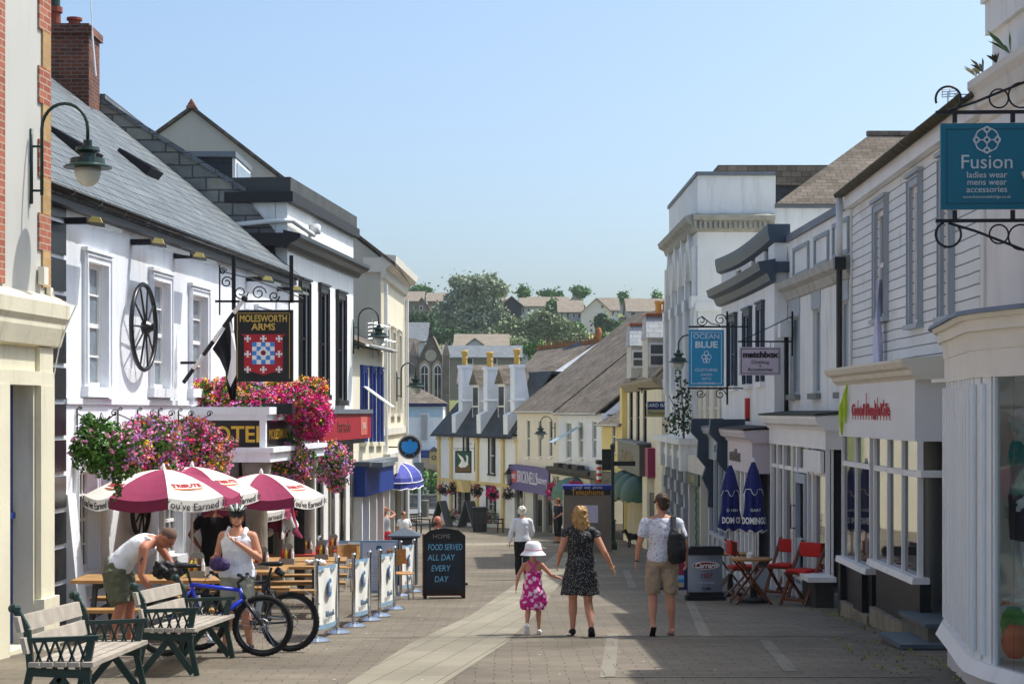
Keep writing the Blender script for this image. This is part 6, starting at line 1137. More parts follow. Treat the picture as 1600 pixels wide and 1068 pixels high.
    def head(s, q, chin=1):
        c = s.p('head'); k = s.k*1.0; r = s.hrot
        o = lambda x, y, z: c+r @ V((x, y, z))*k
        q.ell(c+r @ V((0, -.012, .025))*k, (.077*k, .094*k, .098*k), 16, 12, rot=r); q.ell(o(0, .022, -.04), (.058*k, .066*k, .075*k), 14, 10, rot=r)
        q.ell(o(0, .062, -.088), (.026*k, .022*k, .02*k), 10, 7, rot=r); q.tube([o(0, .085, .03), o(0, .098, .005), o(0, .108, -.022), o(0, .092, -.03)], [.009*k, .012*k, .016*k, .008*k], 8)
        q.tube([o(-.02, .086, -.058), o(0, .093, -.056), o(.02, .086, -.058)], [.006*k, .009*k, .006*k], 6); q.tube([o(-.045, .078, .035), o(0, .09, .04), o(.045, .078, .035)], [.008*k, .01*k, .008*k], 6)
        for sd in (-1, 1): q.ell(o(sd*.078, -.005, -.005), (.009*k, .02*k, .032*k), 8, 6, rot=r)
        q.tube([s.p('neck')-V((0, 0, .05))*k, s.p('neck').lerp(c, .35), o(0, -.015, -.04)], [.06*k, .052*k, .05*k], 12)
    def body(s, par, m, vox=.0105, curl=(.5, .5), hd=(None, None), feet=True):
        q = MB(); s.torso(q); s.head(q); [q.tube([s.p(n+'s'), s.spine(.97)+V((0, 0, .0))], [.045*s.k, .05*s.k], 10) for n in 'LR']
        for i, n in enumerate('LR'):
            s.arm(q, n); s.leg(q, n); s.hand(q, n, curl[i], hd[i]); q.tube([s.p(n+'s'), s.spine(.9)], [.055*s.k, .07*s.k], 10); q.ell(s.p(n+'h'), (.09*s.k*s.w,)*3)
            if feet: s.foot(q, n)
        return remesh(q, 'body', m, par, vox)
    def face(s, par, glasses=False, brow=True):
        c = s.p('head'); r = s.hrot; k = s.k; o = lambda x, y, z: c+r @ V((x, y, z))*k
        if glasses:
            q = MB()
            for sd in (-1, 1): q.ell(o(sd*.033, .093, .012), (.027*k, .008*k, .019*k), 12, 8, rot=r); q.tube([o(sd*.058, .085, .018), o(sd*.08, .0, .012)], .003*k, 5)
            q.tube([o(-.012, .1, .018), o(.012, .1, .018)], .003*k, 5); q.build('sunglasses', mat('brown sunglasses', '1d1512', .12, .1, 5, .8), par, smooth=True)
        else:
            q = MB(); [q.ell(o(sd*.031, .083, .012), (.013*k, .007*k, .007*k), 10, 6, rot=r) for sd in (-1, 1)]; q.build('eyes', col('2a211c', .2), par, smooth=True)
        q = MB(); q.tube([o(-.022, .092, -.057), o(0, .1, -.056), o(.022, .092, -.057)], [.003*k, .005*k, .003*k], 6); q.build('lips', col('a85a52', .5), par, smooth=True)
    def hair(s, par, m, blobs, disp=.012, sc=30, vox=.012):
        q = MB(); c = s.p('head'); r = s.hrot; k = s.k
        for b in blobs: q.ell(c+r @ V(b[:3])*k, [x*k for x in b[3:6]], 14, 10, rot=r)
        return remesh(q, 'hair', m, par, vox, 2, disp, sc)
def shoes(F_, par, m, g=.008, only=None):
    for n in (only or 'LR'): q = MB(); F_.foot(q, n, g); remesh(q, 'shoe', m, par, .009, 1)
def person(lab, loc, rz): t = thing('person', lab, 'person', (0, 0, 0)); t['_loc'] = 0; del t['_loc']; place(t, loc, rz); return t
HBL = mat('blond hair', 'b08a52', .6, .4, 25); HWH = mat('white hair', 'e2ddcf', .7, .2, 25); HBR = mat('brown hair', '4a3424', .6, .35, 25); HAU = mat('auburn hair', '8a5a38', .6, .35, 25)
# white haired woman
g0 = G(816, 905); t = person('elderly woman with curly white hair, white jumper and black trousers walking away', g0, 4)
a = Fig(1.6, 1.0, 1).set(Le=(-.27, -.04, 1.13), Lw=(-.3, .02, .87), Re=(.25, .05, 1.13), Rw=(.2, .2, 1.0), Lk=(-.09, .06, .49), La=(-.1, -.0, .085), Rk=(.1, .0, .49), Ra=(.09, -.14, .1)); a.body(t, SKINL, .013)
a.hair(t, HWH, [(0, -.02, .035, .098, .11, .1), (0, -.06, -.02, .09, .06, .07), (.06, 0, 0, .045, .06, .07), (-.06, 0, 0, .045, .06, .07)], .02, 28)
q = MB(); a.torso(q, .12, .97, .028); [a.arm(q, n, 0, .93, .02, .004) for n in 'LR']; [q.tube([a.p(n+'s'), a.spine(.9)], .0625) for n in 'LR']; remesh(q, 'jumper', mat('white knit', 'e9eaec', .9, .06, 10, bump=.2), t, .014, 3, .006, 9)
q = MB(); a.torso(q, 0, .25, .012); [a.leg(q, n, 0, .97, .02, .012) for n in 'LR']; remesh(q, 'trousers', mat('black cloth', '17181a', .85, .15, 8), t, .013); shoes(a, t, mat('tan shoe', '7a5c3c', .6))
# woman in dotted dress
g0 = G(907, 992); t = person('woman with wavy blond hair in a black white-dotted dress walking away', g0, 2)
a = Fig(1.62, 1.1, 1).set(Re=(.32, -.1, 1.14), Rw=(.43, -.04, .93), Le=(-.27, -.01, 1.15), Lw=(-.3, .16, .97), Lk=(-.1, .06, .49), La=(-.1, .06, .085), Rk=(.1, -.03, .47), Ra=(.13, -.24, .13)); a.toe['R'] = (.1, .8, -.45)
a.body(t, SKIN, .0105, (.5, .6)); a.hair(t, HBL, [(0, -.015, .035, .097, .112, .1), (0, -.06, -.06, .1, .07, .12), (-.05, -.04, -.13, .055, .06, .07), (.06, -.05, -.13, .06, .06, .075), (0, -.07, -.16, .06, .05, .06), (.07, .01, -.03, .04, .06, .09), (-.07, .01, -.03, .04, .06, .09)], .026, 22)
q = MB(); a.torso(q, .2, .93, .018); [q.tube([a.p(n+'s')+V((0, 0, .0)), a.spine(.9)], .07) for n in 'LR']; [a.arm(q, n, 0, .14, .012) for n in 'LR']; k = a.k
q.tube([V((0, 0, z))*k for z in (1.12, 1.0, .88, .75, .64, .56)], [(x*1.1*k, y*1.15*k) for x, y in ((.15, .115), (.175, .135), (.2, .155), (.22, .17), (.235, .18), (.25, .19))], 22, side=(1, 0, 0)); remesh(q, 'dress', pattern('black dotted cloth', '17171b', 'c9c6c0', 60, .2, .8, 'dots'), t, .013, 3, .022, 9)
shoes(a, t, mat('black suede', '1b1a1a', .8)); q = MB(); q.torus(a.p('Rw'), (a.p('Rw')-a.p('Re')), .03, .004, 14, 5); q.build('bracelet', GOLD, t)
# little girl
g0 = G(833, 990); t = person('little girl in a white sun hat and pink flowered sundress holding out her hand', g0, -2)
a = Fig(1.1, 1.02, 1).set(head=(0, .02, 1.64), Le=(-.3, -.05, 1.19), Lw=(-.34, -.04, .97), Re=(.36, .0, 1.2), Rw=(.58, .03, 1.12), Lk=(-.1, -.02, .5), La=(-.12, -.22, .2), Rk=(.11, .03, .49), Ra=(.12, .02, .085)); a.toe['L'] = (0, .35, -.9)
a.J['head'] = (0, .02, 1.67); a.body(t, SKIN, .0085)
q = MB(); c = a.p('head'); k = 1.0; q.lathe([(0, .135), (.07, .13), (.1, .1), (.108, .04), (.112, .02), (.165, -.035), (.168, -.042), (.108, .008), (.09, .0)], c+V((0, -.01, .0)), 24); q.build('sun_hat', mat('white cotton hat', 'eeeef0', .85, .05, 8), t, smooth=True); q = MB(); q.torus(c+V((0, -.01, .03)), (0, 0, 1), .112, .006, 24, 5); q.build('hat_band', col('e0a0b0', .7), t)
q = MB(); k = a.k; a.torso(q, .3, .66, .02); q.tube([V((0, 0, z))*k for z in (1.28, 1.12, .98, .8, .64, .56, .5)], [(x*k, y*k) for x, y in ((.165, .125), (.17, .135), (.2, .16), (.25, .2), (.285, .22), (.28, .21), (.24, .18))], 20, side=(1, 0, 0)); remesh(q, 'sundress', pattern('pink flowered cotton', 'c8187e', 'f0c8e0', 15, .7, .8, 'flower'), t, .012, 2, .02, 9)
q = MB()
for sd in (-1, 1): q.tube([V((sd*.1, -.1, 1.27))*k, V((-sd*.03, -.115, 1.37))*k, V((-sd*.09, -.06, 1.46))*k, V((-sd*.1, 0, 1.48))*k], (.016, .006), 8, side=(1, 0, 0)) if 0 else q.tube([V((sd*.1, -.115, 1.25))*k, V((0, -.125, 1.36))*k, V((-sd*.07, -.085, 1.45))*k, V((-sd*.1, 0, 1.475))*k], .014, 6)
q.build('straps', col('d04a94', .7), t); shoes(a, t, mat('white canvas', 'e6e4e2', .8), .01)
# man with backpack
g0 = G(1034, 992); t = person('man in a white patterned t-shirt and beige shorts with a black backpack on one shoulder', g0, 0)
a = Fig(1.78, 1.04).set(head=(0, .03, 1.64), Le=(-.28, -.03, 1.15), Lw=(-.31, .02, .93), Re=(.29, -.02, 1.13), Rw=(.31, .1, .92), Lk=(-.11, .04, .49), La=(-.12, -.1, .13), Rk=(.11, .02, .49), Ra=(.13, .03, .085)); a.toe['L'] = (-.05, .6, -.6); a.hrot = Matrix.Rotation(R(28), 3, 'Z')
a.body(t, SKIN, .0105, (.7, .7)); a.hair(t, HBR, [(0, -.018, .045, .09, .105, .085), (0, -.055, -.01, .082, .06, .085)], .01, 40); a.face(t, True)
q = MB(); a.torso(q, .2, .96, .022); [a.arm(q, n, 0, .36, .018, .006) for n in 'LR']; [q.tube([a.p(n+'s'), a.spine(.9)], [.066, .06]) for n in 'LR']; q.tube([a.spine(.3), a.spine(.13)], [(.185, .135), (.195, .14)], 18, side=(1, 0, 0)); remesh(q, 'tshirt', pattern('white shirt with small dark motifs', 'dcdde6', '33344a', 38, .2, .85, 'dash'), t, .013, 4, .012, 9)
q = MB(); a.torso(q, 0, .2, .014); [a.leg(q, n, 0, .47, .016, .018) for n in 'LR']; remesh(q, 'shorts', mat('beige chino', 'a8947c', .85, .1, 8), t, .013, 2, .018, 13)
q = MB(); q.tube([V((.15, -.17, 1.35)), V((.16, -.22, 1.28)), V((.17, -.23, 1.1)), V((.17, -.2, .97)), V((.17, -.16, .94))], [(.07, .04), (.11, .075), (.12, .085), (.115, .075), (.08, .04)], 14, side=(1, 0, 0)); bp = remesh(q, 'backpack', mat('black nylon', '16171b', .55, .2, 10), t, .014, 2, .012, 12)
q = MB(); q.tube([V((.13, -.15, 1.35)), V((.14, -.08, 1.5)), V((.15, .04, 1.5)), V((.17, .12, 1.36)), V((.2, .1, 1.15))], [(.035, .012)]*5, 8, side=(1, 0, 0)); q.build('strap', mat('grey webbing', '3a3b40', .8), t)
for n in 'LR': q = MB(); d = V(a.toe[n]).normalized(); A = a.p(n+'a'); dn = V((0, d.z, -d.y)) if n == 'L' else V((0, 0, -1)); dn = dn if dn.z < 0 else -dn; q.tube([A+dn*.085-d*.08, A+dn*.085+d*.05, A+dn*.085+d*.2], [(.035, .008), (.035, .008), (.04, .008)], 10, side=(1, 0, 0)); q.build('flip_flop', BLKM, t)
q = MB(); q.torus(a.p('Lw'), a.p('Lw')-a.p('Le'), .029, .008, 14, 6); q.build('watch', BLK, t)
# navy lady far off
t = person('distant woman in navy top and cropped trousers standing by the shopfront', G(872, 848), 130); a = Fig(1.66, 1.08, 1).set(Le=(-.26, .05, 1.14), Lw=(-.12, .22, 1.0), Lk=(-.09, .05, .49), La=(-.09, .05, .085)); a.body(t, SKIN, .016); a.hair(t, HAU, [(0, -.02, .035, .1, .11, .1), (0, -.05, -.04, .09, .06, .06)], .02, 25, .016); a.face(t, True)
NVY = mat('navy jersey', '1e2136', .85, .12, 8); q = MB(); a.torso(q, .1, .95, .022); [a.arm(q, n, 0, .4, .015) for n in 'LR']; [q.tube([a.p(n+'s'), a.spine(.9)], [.062, .058]) for n in 'LR']; remesh(q, 'top', NVY, t, .016); q = MB(); a.torso(q, 0, .2, .014); [a.leg(q, n, 0, .78, .02) for n in 'LR']; remesh(q, 'trousers', mat('black cloth', '17181a'), t, .016); shoes(a, t, mat('tan shoe', '7a5c3c'))
# girl in red shorts, arms raised to her hair
c = V((-3.42, 48.3, gz(48.3))); t = person('girl in grey top and bright red shorts with both hands raised to her hair', c, 10); a = Fig(1.5, .98, 1).set(Le=(-.33, .12, 1.52), Lw=(-.12, .12, 1.68), Re=(.33, .12, 1.5), Rw=(.12, .14, 1.68)); a.body(t, SKIN, .014); a.hair(t, HAU, [(0, -.03, .035, .098, .11, .1), (0, -.1, -.03, .05, .07, .09)], .015, 25, .015)
q = MB(); a.torso(q, .2, .93, .018); remesh(q, 'top', mat('grey marl', 'b3b4b8', .85), t, .015); q = MB(); a.torso(q, 0, .26, .02); [a.leg(q, n, 0, .22, .02, .01) for n in 'LR']; remesh(q, 'shorts', col('d43a48', .8), t, .015); shoes(a, t, mat('white canvas', 'e6e4e2'))
c = V((-3.02, 50, gz(50))); t = person('child in sunglasses and white t-shirt standing beyond the girl in red shorts', c, 200); a = Fig(1.36, .98, 1).set(Le=(-.28, .0, 1.13), Lw=(-.12, .2, 1.05)); a.body(t, SKIN, .014); a.hair(t, HBR, [(0, -.03, .03, .09, .1, .09)], .01, 25, .015); a.face(t, True)
q = MB(); a.torso(q, .15, .94, .03); [a.arm(q, n, 0, .35, .02) for n in 'LR']; [q.tube([a.p(n+'s'), a.spine(.9)], [.062, .058]) for n in 'LR']; remesh(q, 'tshirt', mat('white knit', 'e9eaec'), t, .015); q = MB(); a.torso(q, 0, .2, .02); [a.leg(q, n, 0, .45, .02) for n in 'LR']; remesh(q, 'shorts', NVY, t, .015); shoes(a, t, mat('white canvas', 'e6e4e2'))
def sit(Fg, zs): # seated joints, seat height zs
    d = zs+.1-.9
    for n in ('waist', 'chest', 'neck', 'head', 'Ls', 'Rs', 'pel'): x = Fg.J[n]; Fg.J[n] = (x[0], x[1], x[2]+d)
    for n, sd in (('L', -1), ('R', 1)): Fg.J.update({n+'h': (sd*.1, 0, zs+.08), n+'k': (sd*.13, .42, zs+.06), n+'a': (sd*.13, .44, .085), n+'e': (sd*.25, .05, 1.13+d), n+'w': (sd*.18, .28, 1.02+d)})
    return Fg
c = V((-1.52, 36.2, gz(36.2))); t = person('bald seated man whose head shows above the chalkboard', c, -60); a = sit(Fig(1.76, 1.08), .45); a.body(t, SKINR, .014); a.face(t); a.hair(t, HBR, [(0, -.06, -.02, .085, .05, .05)], .006, 30, .014)
q = MB(); a.torso(q, .1, .95, .025); [a.arm(q, n, 0, .4, .018) for n in 'LR']; [q.tube([a.p(n+'s'), a.spine(.9)], [.066, .06]) for n in 'LR']; remesh(q, 'shirt', mat('grey brown shirt', '5b5a52', .85), t, .015); q = MB(); a.torso(q, 0, .2, .02); [a.leg(q, n, 0, .95, .02) for n in 'LR']; remesh(q, 'trousers', NVY, t, .015); shoes(a, t, mat('black suede', '1b1a1a'))
# waiter in black behind the parasols
c = V((-4.5, 27.0, gz(27))); t = person('figure in black t-shirt with a hand on the hip, half hidden by the parasols', c, 175); a = Fig(1.76, 1.08).set(Re=(.38, -.1, 1.18), Rw=(.2, .03, 1.0)); a.body(t, SKINR, .013); a.face(t); a.hair(t, HBR, [(0, -.02, .04, .09, .105, .09)], .01, 30)
q = MB(); a.torso(q, .12, .95, .025); [a.arm(q, n, 0, .25, .018) for n in 'LR']; [q.tube([a.p(n+'s'), a.spine(.9)], [.066, .06]) for n in 'LR']; remesh(q, 'tshirt', mat('black cloth', '17181a'), t, .014, 3, .006); q = MB(); a.torso(q, 0, .25, .02); [a.leg(q, n, 0, .97, .022) for n in 'LR']; remesh(q, 'trousers', mat('black cloth', '17181a'), t, .014); shoes(a, t, mat('black suede', '1b1a1a'))
# bent man in vest and cargo shorts
c = V((-4.5, 20.5, gz(20.5))); t = person('shaven headed man in a white vest and green cargo shorts bending over a bag', c, -97)
a = Fig(1.78, 1.08).set(pel=(0, -.05, .88), waist=(0, .1, 1.06), chest=(0, .27, 1.16), neck=(0, .42, 1.24), head=(0, .56, 1.25), Ls=(-.19, .36, 1.22), Rs=(.2, .36, 1.16), Re=(.24, .34, .86), Rw=(.18, .46, .66), Le=(-.22, .52, .98), Lw=(-.16, .62, .78), Rk=(.11, .06, .49), Ra=(.12, -.03, .085), Lk=(-.11, .1, .49), La=(-.12, .08, .085), Lh=(-.1, -.02, .9), Rh=(.1, -.02, .9))
a.hrot = Matrix.Rotation(R(-62), 3, 'X'); a.body(t, SKINR, .0105, (.9, .9)); a.face(t); a.hair(t, mat('shaved stubble', '6b5245', .8, .2, 30), [(0, -.018, .033, .079, .096, .094)], 0, 30)
q = MB(); ts = [.12+.78*i/9 for i in range(10)]; q.tube([a.spine(x) for x in ts], [(a.sec(x)[0]+.02, a.sec(x)[1]+.022) for x in ts], 18, side=(1, 0, 0)); [q.tube([a.spine(.86)+V((sd*.1, 0, .0)), a.spine(.93)+V((sd*.095, 0, .05))], .05) for sd in (-1, 1)]; remesh(q, 'vest', mat('white cotton vest', 'e8eaef', .85, .05, 9), t, .012, 2, .008, 10)
CAM = pattern('olive camouflage', '5f604a', '8c8a70', 9, .3, .9, 'flower'); q = MB(); a.torso(q, -.0, .16, .025); [a.leg(q, n, 0, .46, .04, .012) for n in 'LR']; [q.ell(a.p(n+'h'), (.125,)*3) for n in 'LR']; q.box(.17, .24, -.05, .1, .55, .72); remesh(q, 'cargo_shorts', CAM, t, .013, 2, .022, 13)
shoes(a, t, mat('dark trainer', '2a2624', .7)); q = MB(); S, E = a.p('Rs'), a.p('Re'); q.tube([S.lerp(E, .3)+V((.035, 0, .0)), S.lerp(E, .38)+V((.047, .015, 0)), S.lerp(E, .5)+V((.04, -.01, 0)), S.lerp(E, .6)+V((.046, .012, 0))], [.008, .012, .01, .006], 6); q.build('tattoo', mat('tattoo ink', '2c3038', .7), t)
# woman in cycle helmet
c = V((-3.1, 20.25, gz(20.25))); t = person('woman in cycle helmet, sunglasses and white vest holding a purple bag', c, 168)
a = Fig(1.62, 1.14, 1, .2).set(Re=(.27, .0, 1.14), Rw=(.24, .24, 1.13), Le=(-.3, .02, 1.13), Lw=(-.05, .24, 1.36), Rk=(.1, .03, .49), Ra=(.15, .03, .085), Lk=(-.1, .02, .49), La=(-.16, .0, .085)); a.hrot = Matrix.Rotation(R(20), 3, 'Z')
a.body(t, SKIN, .0105, (.9, .9), (None, (-.6, .4, .3))); a.face(t, True); a.hair(t, HBL, [(0, -.03, -.01, .088, .09, .08)], .01, 30)
q = MB(); a.torso(q, .1, .86, .026); [q.tube([a.spine(.74)+V((sd*.1, .1, 0)), a.spine(.88)+V((sd*.105, .07, .01)), a.spine(.97)+V((sd*.1, .0, .02)), a.spine(.8)+V((sd*.1, -.08, 0))], .032) for sd in (-1, 1)]; remesh(q, 'vest', mat('white cotton vest', 'e8eaef'), t, .012, 2, .014, 13)
q = MB(); a.torso(q, 0, .2, .016); [a.leg(q, n, 0, .45, .016, .014) for n in 'LR']; remesh(q, 'shorts', mat('pale khaki cloth', 'a5a594', .9, .15, 10), t, .013, 2, .01, 12); shoes(a, t, mat('black and red trainer', '3a1d20', .6, .4, 30), .01)
c = a.p('head'); r = a.hrot; q = MB()
for i in range(-3, 4): q.tube([c+r @ V((i*.034*math.sin(math.pi*(.15+.7*x)), -.125+.25*x, .045+.1*math.sin(math.pi*(.12+.76*x))*math.cos(i*.3))) for x in [j/8 for j in range(9)]], [.01]+[.014]*7+[.01], 6, mi=1 if i in (-2, 0, 2) else 0)
h = q.build('helmet', [mat('dark green helmet shell', '2c3a30', .3, .15, 6, .6), col('b9c0b8', .4)], t, smooth=True); q = MB(); q.ell(c+r @ V((0, 0, .045)), (.088, .115, .07), 14, 10, rot=r); q.build('helmet_liner', BLKM, h); q = MB(); [q.tube([c+r @ V((sd*.085, .0, .03)), c+r @ V((sd*.07, .03, -.07)), c+r @ V((0, .06, -.105))], .005) for sd in (-1, 1)]; q.build('chin_strap', BLKM, h)
q = MB(); q.ell((.1, .3, 1.0), (.13, .07, .085), 14, 10); t2 = remesh(q, 'waist_bag', mat('purple mottled fabric', '4a3566', .7, .7, 18), t, .012, 2, .012, 14); t2.name = 'held_bag'
q = MB(); q.torus(a.p('Lw'), a.p('Lw')-a.p('Le'), .027, .006, 12, 5); q.build('watch', STEEL, t)
# dog
t = thing('dog', 'small black dog standing at the far shopfront behind the backpack man', 'dog', (0, 0, 0)); q = MB(); q.tube([(-.26, 0, .36), (-.15, 0, .38), (0, 0, .36), (.16, 0, .38), (.24, 0, .42)], [(.07, .08), (.09, .1), (.085, .1), (.1, .13), (.06, .08)], 12, side=(0, 1, 0)); q.tube([(.2, 0, .42), (.3, 0, .54)], [.07, .055]); q.ell((.33, 0, .57), (.08, .06, .06)); q.tube([(.36, 0, .57), (.46, 0, .53)], [.045, .025]); [q.ell((.3, s*.05, .6), (.02, .015, .05)) for s in (-1, 1)]
for s in (-1, 1): q.tube([(.17, s*.07, .36), (.16, s*.07, .2), (.17, s*.07, .02), (.2, s*.07, .01)], [.045, .028, .022, .02]); q.tube([(-.2, s*.07, .36), (-.13, s*.07, .25), (-.25, s*.07, .15), (-.22, s*.07, .02), (-.19, s*.07, .01)], [.065, .045, .025, .02, .02])
q.tube([(-.28, 0, .4), (-.38, 0, .45), (-.44, 0, .55)], [.03, .02, .012]); remesh(q, 'body', mat('black fur', '141414', .8, .3, 20), t, .014); place(t, (4.15, 61, gz(61)), 200)
# ================= street furniture and pub terrace =================
def at(o, x, y, rz=0): return place(o, (x, y, gz(y)), rz)
# --- iron and timber benches, long axis along local y, facing +x, origin on the ground ---
def make_bench(lab, slant):
    t = thing('street_bench', lab, 'bench', (0, 0, 0), 'green iron and timber benches')
    tilt = lambda y: slant*y
    for y in (0, 2.0):
        q = MB(); B = lambda pts, w_=.05, dd=.06: [q.bar((a[0], y, a[1]), (b[0], y, b[1]), dd, w_, up=(0, 1, 0)) for a, b in zip(pts, pts[1:])]
        B([(-.3, 0), (-.22, .4), (-.25, .7), (-.33, .84)], .05, .05); B([(.28, 0), (.2, .36), (.24, .62)], .05, .05); B([(-.24, .62), (.3, .64)], .09, .035); B([(-.24, .38), (.24, .36)], .07)
        B([(.18, .36), (-.14, 0)], .045) if 0 else B([(.0, .34), (-.26, .02)], .04); B([(0, .34), (.24, .02)], .04)
        for i in range(5): x = -.2+i*.085; B([(x, .4), (x+.075, .61)], .03, .015); B([(x+.075, .4), (x, .61)], .03, .015)
        q.ell((-.35, y, .86), (.05, .04, .04)); q.build('iron_end', IRON, t)
    for i, x in enumerate((-.17, -.07, .03, .13, .235)): q = MB(); q.box(x-.042, x+.042, -.12, 2.12, .425, .46); q.build('seat_slat', WOODW, t)
    for i, (x, z) in enumerate(((-.235, .58), (-.285, .74))): q = MB(); q.hexa([(x-.015, -.12, z-.055), (x+.02, -.12, z-.055), (x+.02, 2.12, z-.055), (x-.015, 2.12, z-.055), (x-.045, -.12, z+.065), (x-.01, -.12, z+.065), (x-.01, 2.12, z+.065), (x-.045, 2.12, z+.065)]); q.build('back_slat', WOODW, t)
    return t
b = make_bench('nearest green iron bench with weathered slats at the bottom left corner', 0); at(b, -3.45, 13.65, 1)
b2 = dup(b, (-3.33, 17.35, gz(17.35)), -1, 'second green iron bench, in front of the blue bicycle')
for x in (b, b2): x.rotation_euler = (R(-2.9), 0, x.rotation_euler[2])
# --- bicycles: side view in local xz, front towards +x, rear axle at (0,0,.34) ---
def make_bike(lab, paint, sad=.98, mud=False):
    t = thing('bicycle', lab, 'bicycle', (0, 0, 0), 'bicycles leaning at the benches'); W = 1.06; r = .335
    for nm, x in (('rear_wheel', 0), ('front_wheel', W)):
        q = MB(); q.torus((x, 0, r), (0, 1, 0), r-.028, .028, 36, 8); wq = q.build(nm, mat('bicycle tyre', '1b1a19', .85, .2, 12), t, smooth=True)
        q = MB(); q.torus((x, 0, r), (0, 1, 0), r-.062, .011, 36, 5); q.build('rim', mat('dark alloy rim', '4a4c50', .35, .1, 5, metal=.6), wq, smooth=True)
        q = MB(); q.lathe([(.022, -.04), (.022, .04)], (x, 0, r), 10, ax=(0, 1, 0))
        for k in range(24): a = 2*math.pi*k/24; q.tube([(x, .02*(-1)**k, r), (x+(r-.065)*math.cos(a), 0, r+(r-.065)*math.sin(a))], .0016, 3)
        q.build('spokes', STEEL, wq); q = MB(); q.torus((x, -.05, r), (0, 1, 0), .075, .006, 18, 4); q.build('brake_disc', STEEL, wq)
        q = MB()
        for k in range(46): a = 2*math.pi*k/46; q.ell((x+r*math.cos(a), 0, r+r*math.sin(a)), (.008, .022, .008), 4, 3)
        q.build('tread', mat('bicycle tyre', ''), wq)
    hd0, hd1, bb, st = V((.84, 0, .62)), V((.80, 0, .74)), V((.42, 0, .3)), V((.27, 0, .78)); q = MB()
    for a, b_, rr in ((st, hd1-V((0, 0, .02)), .021), (bb, hd0, .026), (bb, st, .019), (hd0-V((.0, 0, .02)), hd1, .024)): q.tube([a, b_], rr, 8)
    for s in (-.03, .03): q.tube([(0, s*1.6, r), bb+V((0, s, 0))], .012, 6); q.tube([(0, s*1.6, r), st+V((0, s*.6, -.06))], .01, 6)
    q.build('frame', paint, t, smooth=True)
    q = MB(); [q.tube([(W, s, r), (.875, s, .6)], [.017, .02], 8) for s in (-.055, .055)]; q.tube([(.875, -.055, .6), (.875, .055, .6)], .022); q.tube([(.875, 0, .6), hd1], .02); q.build('fork', mat('black fork', '202226', .3, .1, 5, .5), t, smooth=True)
    q = MB(); q.tube([hd1, hd1+V((-.02, 0, .06)), hd1+V((.06, 0, .12))], .018); q.tube([hd1+V((.04, -.31, .15)), hd1+V((.06, -.1, .12)), hd1+V((.06, .1, .12)), hd1+V((.04, .31, .15))], .014); [q.tube([hd1+V((.04, s*.31, .15)), hd1+V((.045, s*.2, .145))], .02) for s in (-1, 1)]; [q.tube([hd1+V((.08, s*.18, .13)), hd1+V((.12, s*.28, .09))], .006) for s in (-1, 1)]
    q.tube([hd1+V((.1, .15, .12)), hd1+V((.2, .05, .0)), (.9, .0, .45), (1.0, -.05, .36)], .004, 4); q.build('handlebar', BLKM, t)
    q = MB(); q.tube([st, st+V((-.05, 0, sad-.82))], .014); q.build('seat_post', BLKM, t)
    c = st+V((-.05, 0, sad-.8)); q = MB(); q.tube([c+V((-.13, 0, .03)), c+V((-.1, 0, .025)), c+V((.0, 0, .02)), c+V((.1, 0, .025)), c+V((.16, 0, .01))], [(.04, .02), (.075, .03), (.05, .028), (.025, .022), (.015, .012)], 12, side=(0, 1, 0)); q.build('saddle', mat('black leather', '121214', .4, .1, 8), t, smooth=True)
    q = MB(); q.torus(bb+V((0, -.06, 0)), (0, 1, 0), .085, .008, 24, 5); q.tube([bb+V((0, -.08, 0)), bb+V((.1, -.09, -.13))], .011); q.tube([bb+V((0, .08, 0)), bb+V((-.1, .09, .13))], .011); q.box(.42+.06, .42+.15, -.17, -.09, .155, .18); q.box(.42-.15, .42-.05, .09, .17, .42, .445); q.tube([bb+V((0, -.06, .085)), (0, -.06, r+.035)], .005, 4); q.tube([bb+V((0, -.06, -.085)), (0, -.06, r-.035)], .005, 4); q.build('crankset', STEEL, t)
    if mud: q = MB(); rg = [[(x, y, z) for y in (-.035, .035)] for x, z in [(-(r+.05)*math.cos(R(a)), r+(r+.05)*math.sin(R(a))) for a in range(30, 100, 10)]]; q.loft(rg, caps=False, closed=False); q.build('mudguard', BLK, t)
    q = MB(); q.tube([(.33, .03, .66), (.36, .03, .45)], .035, 10); q.build('bottle', mat('silver bottle', 'a9adb2', .3), t)
    q = MB(); q.tube([c+V((-.05, 0, -.04)), c+V((-.14, 0, -.1))], .04, 8); q.build('saddle_bag', BLKM, t); return t
MC['bicycle tyre'] = mat('bicycle tyre', '1b1a19', .85, .2, 12)
bk = make_bike('blue mountain bicycle parked in front of the woman in the helmet', mat('blue bike paint', '1c35c8', .3, .08, 5, .6)); at(bk, -3.78, 19.55, -1); bk.rotation_euler[0] = R(-4)
bk2 = make_bike('black bicycle with mudguard behind the blue bicycle, facing the other way', mat('black bike paint', '17181a', .3), .98, True); at(bk2, -2.5, 20.15, 176); bk2.rotation_euler[0] = R(4)
q = MB(); q.ell((0, 0, 0), (.16, .11, .1), 12, 8); q.ell((.1, .02, .02), (.1, .09, .08)); q.ell((-.12, 0, .0), (.09, .1, .08)); t = thing('bag', 'crumpled black bag with a yellow strap held by the bending man', 'bag', (0, 0, 0)); remesh(q, 'body', mat('black nylon', '16171b'), t, .014, 2, .05, 12); q = MB(); q.tube([(.2, -.1, -.05), (.24, -.12, .05), (.26, -.08, .12)], .012); q.build('strap', col('d8d22a', .5), t); t.location = (-3.88, 20.35, -.14)
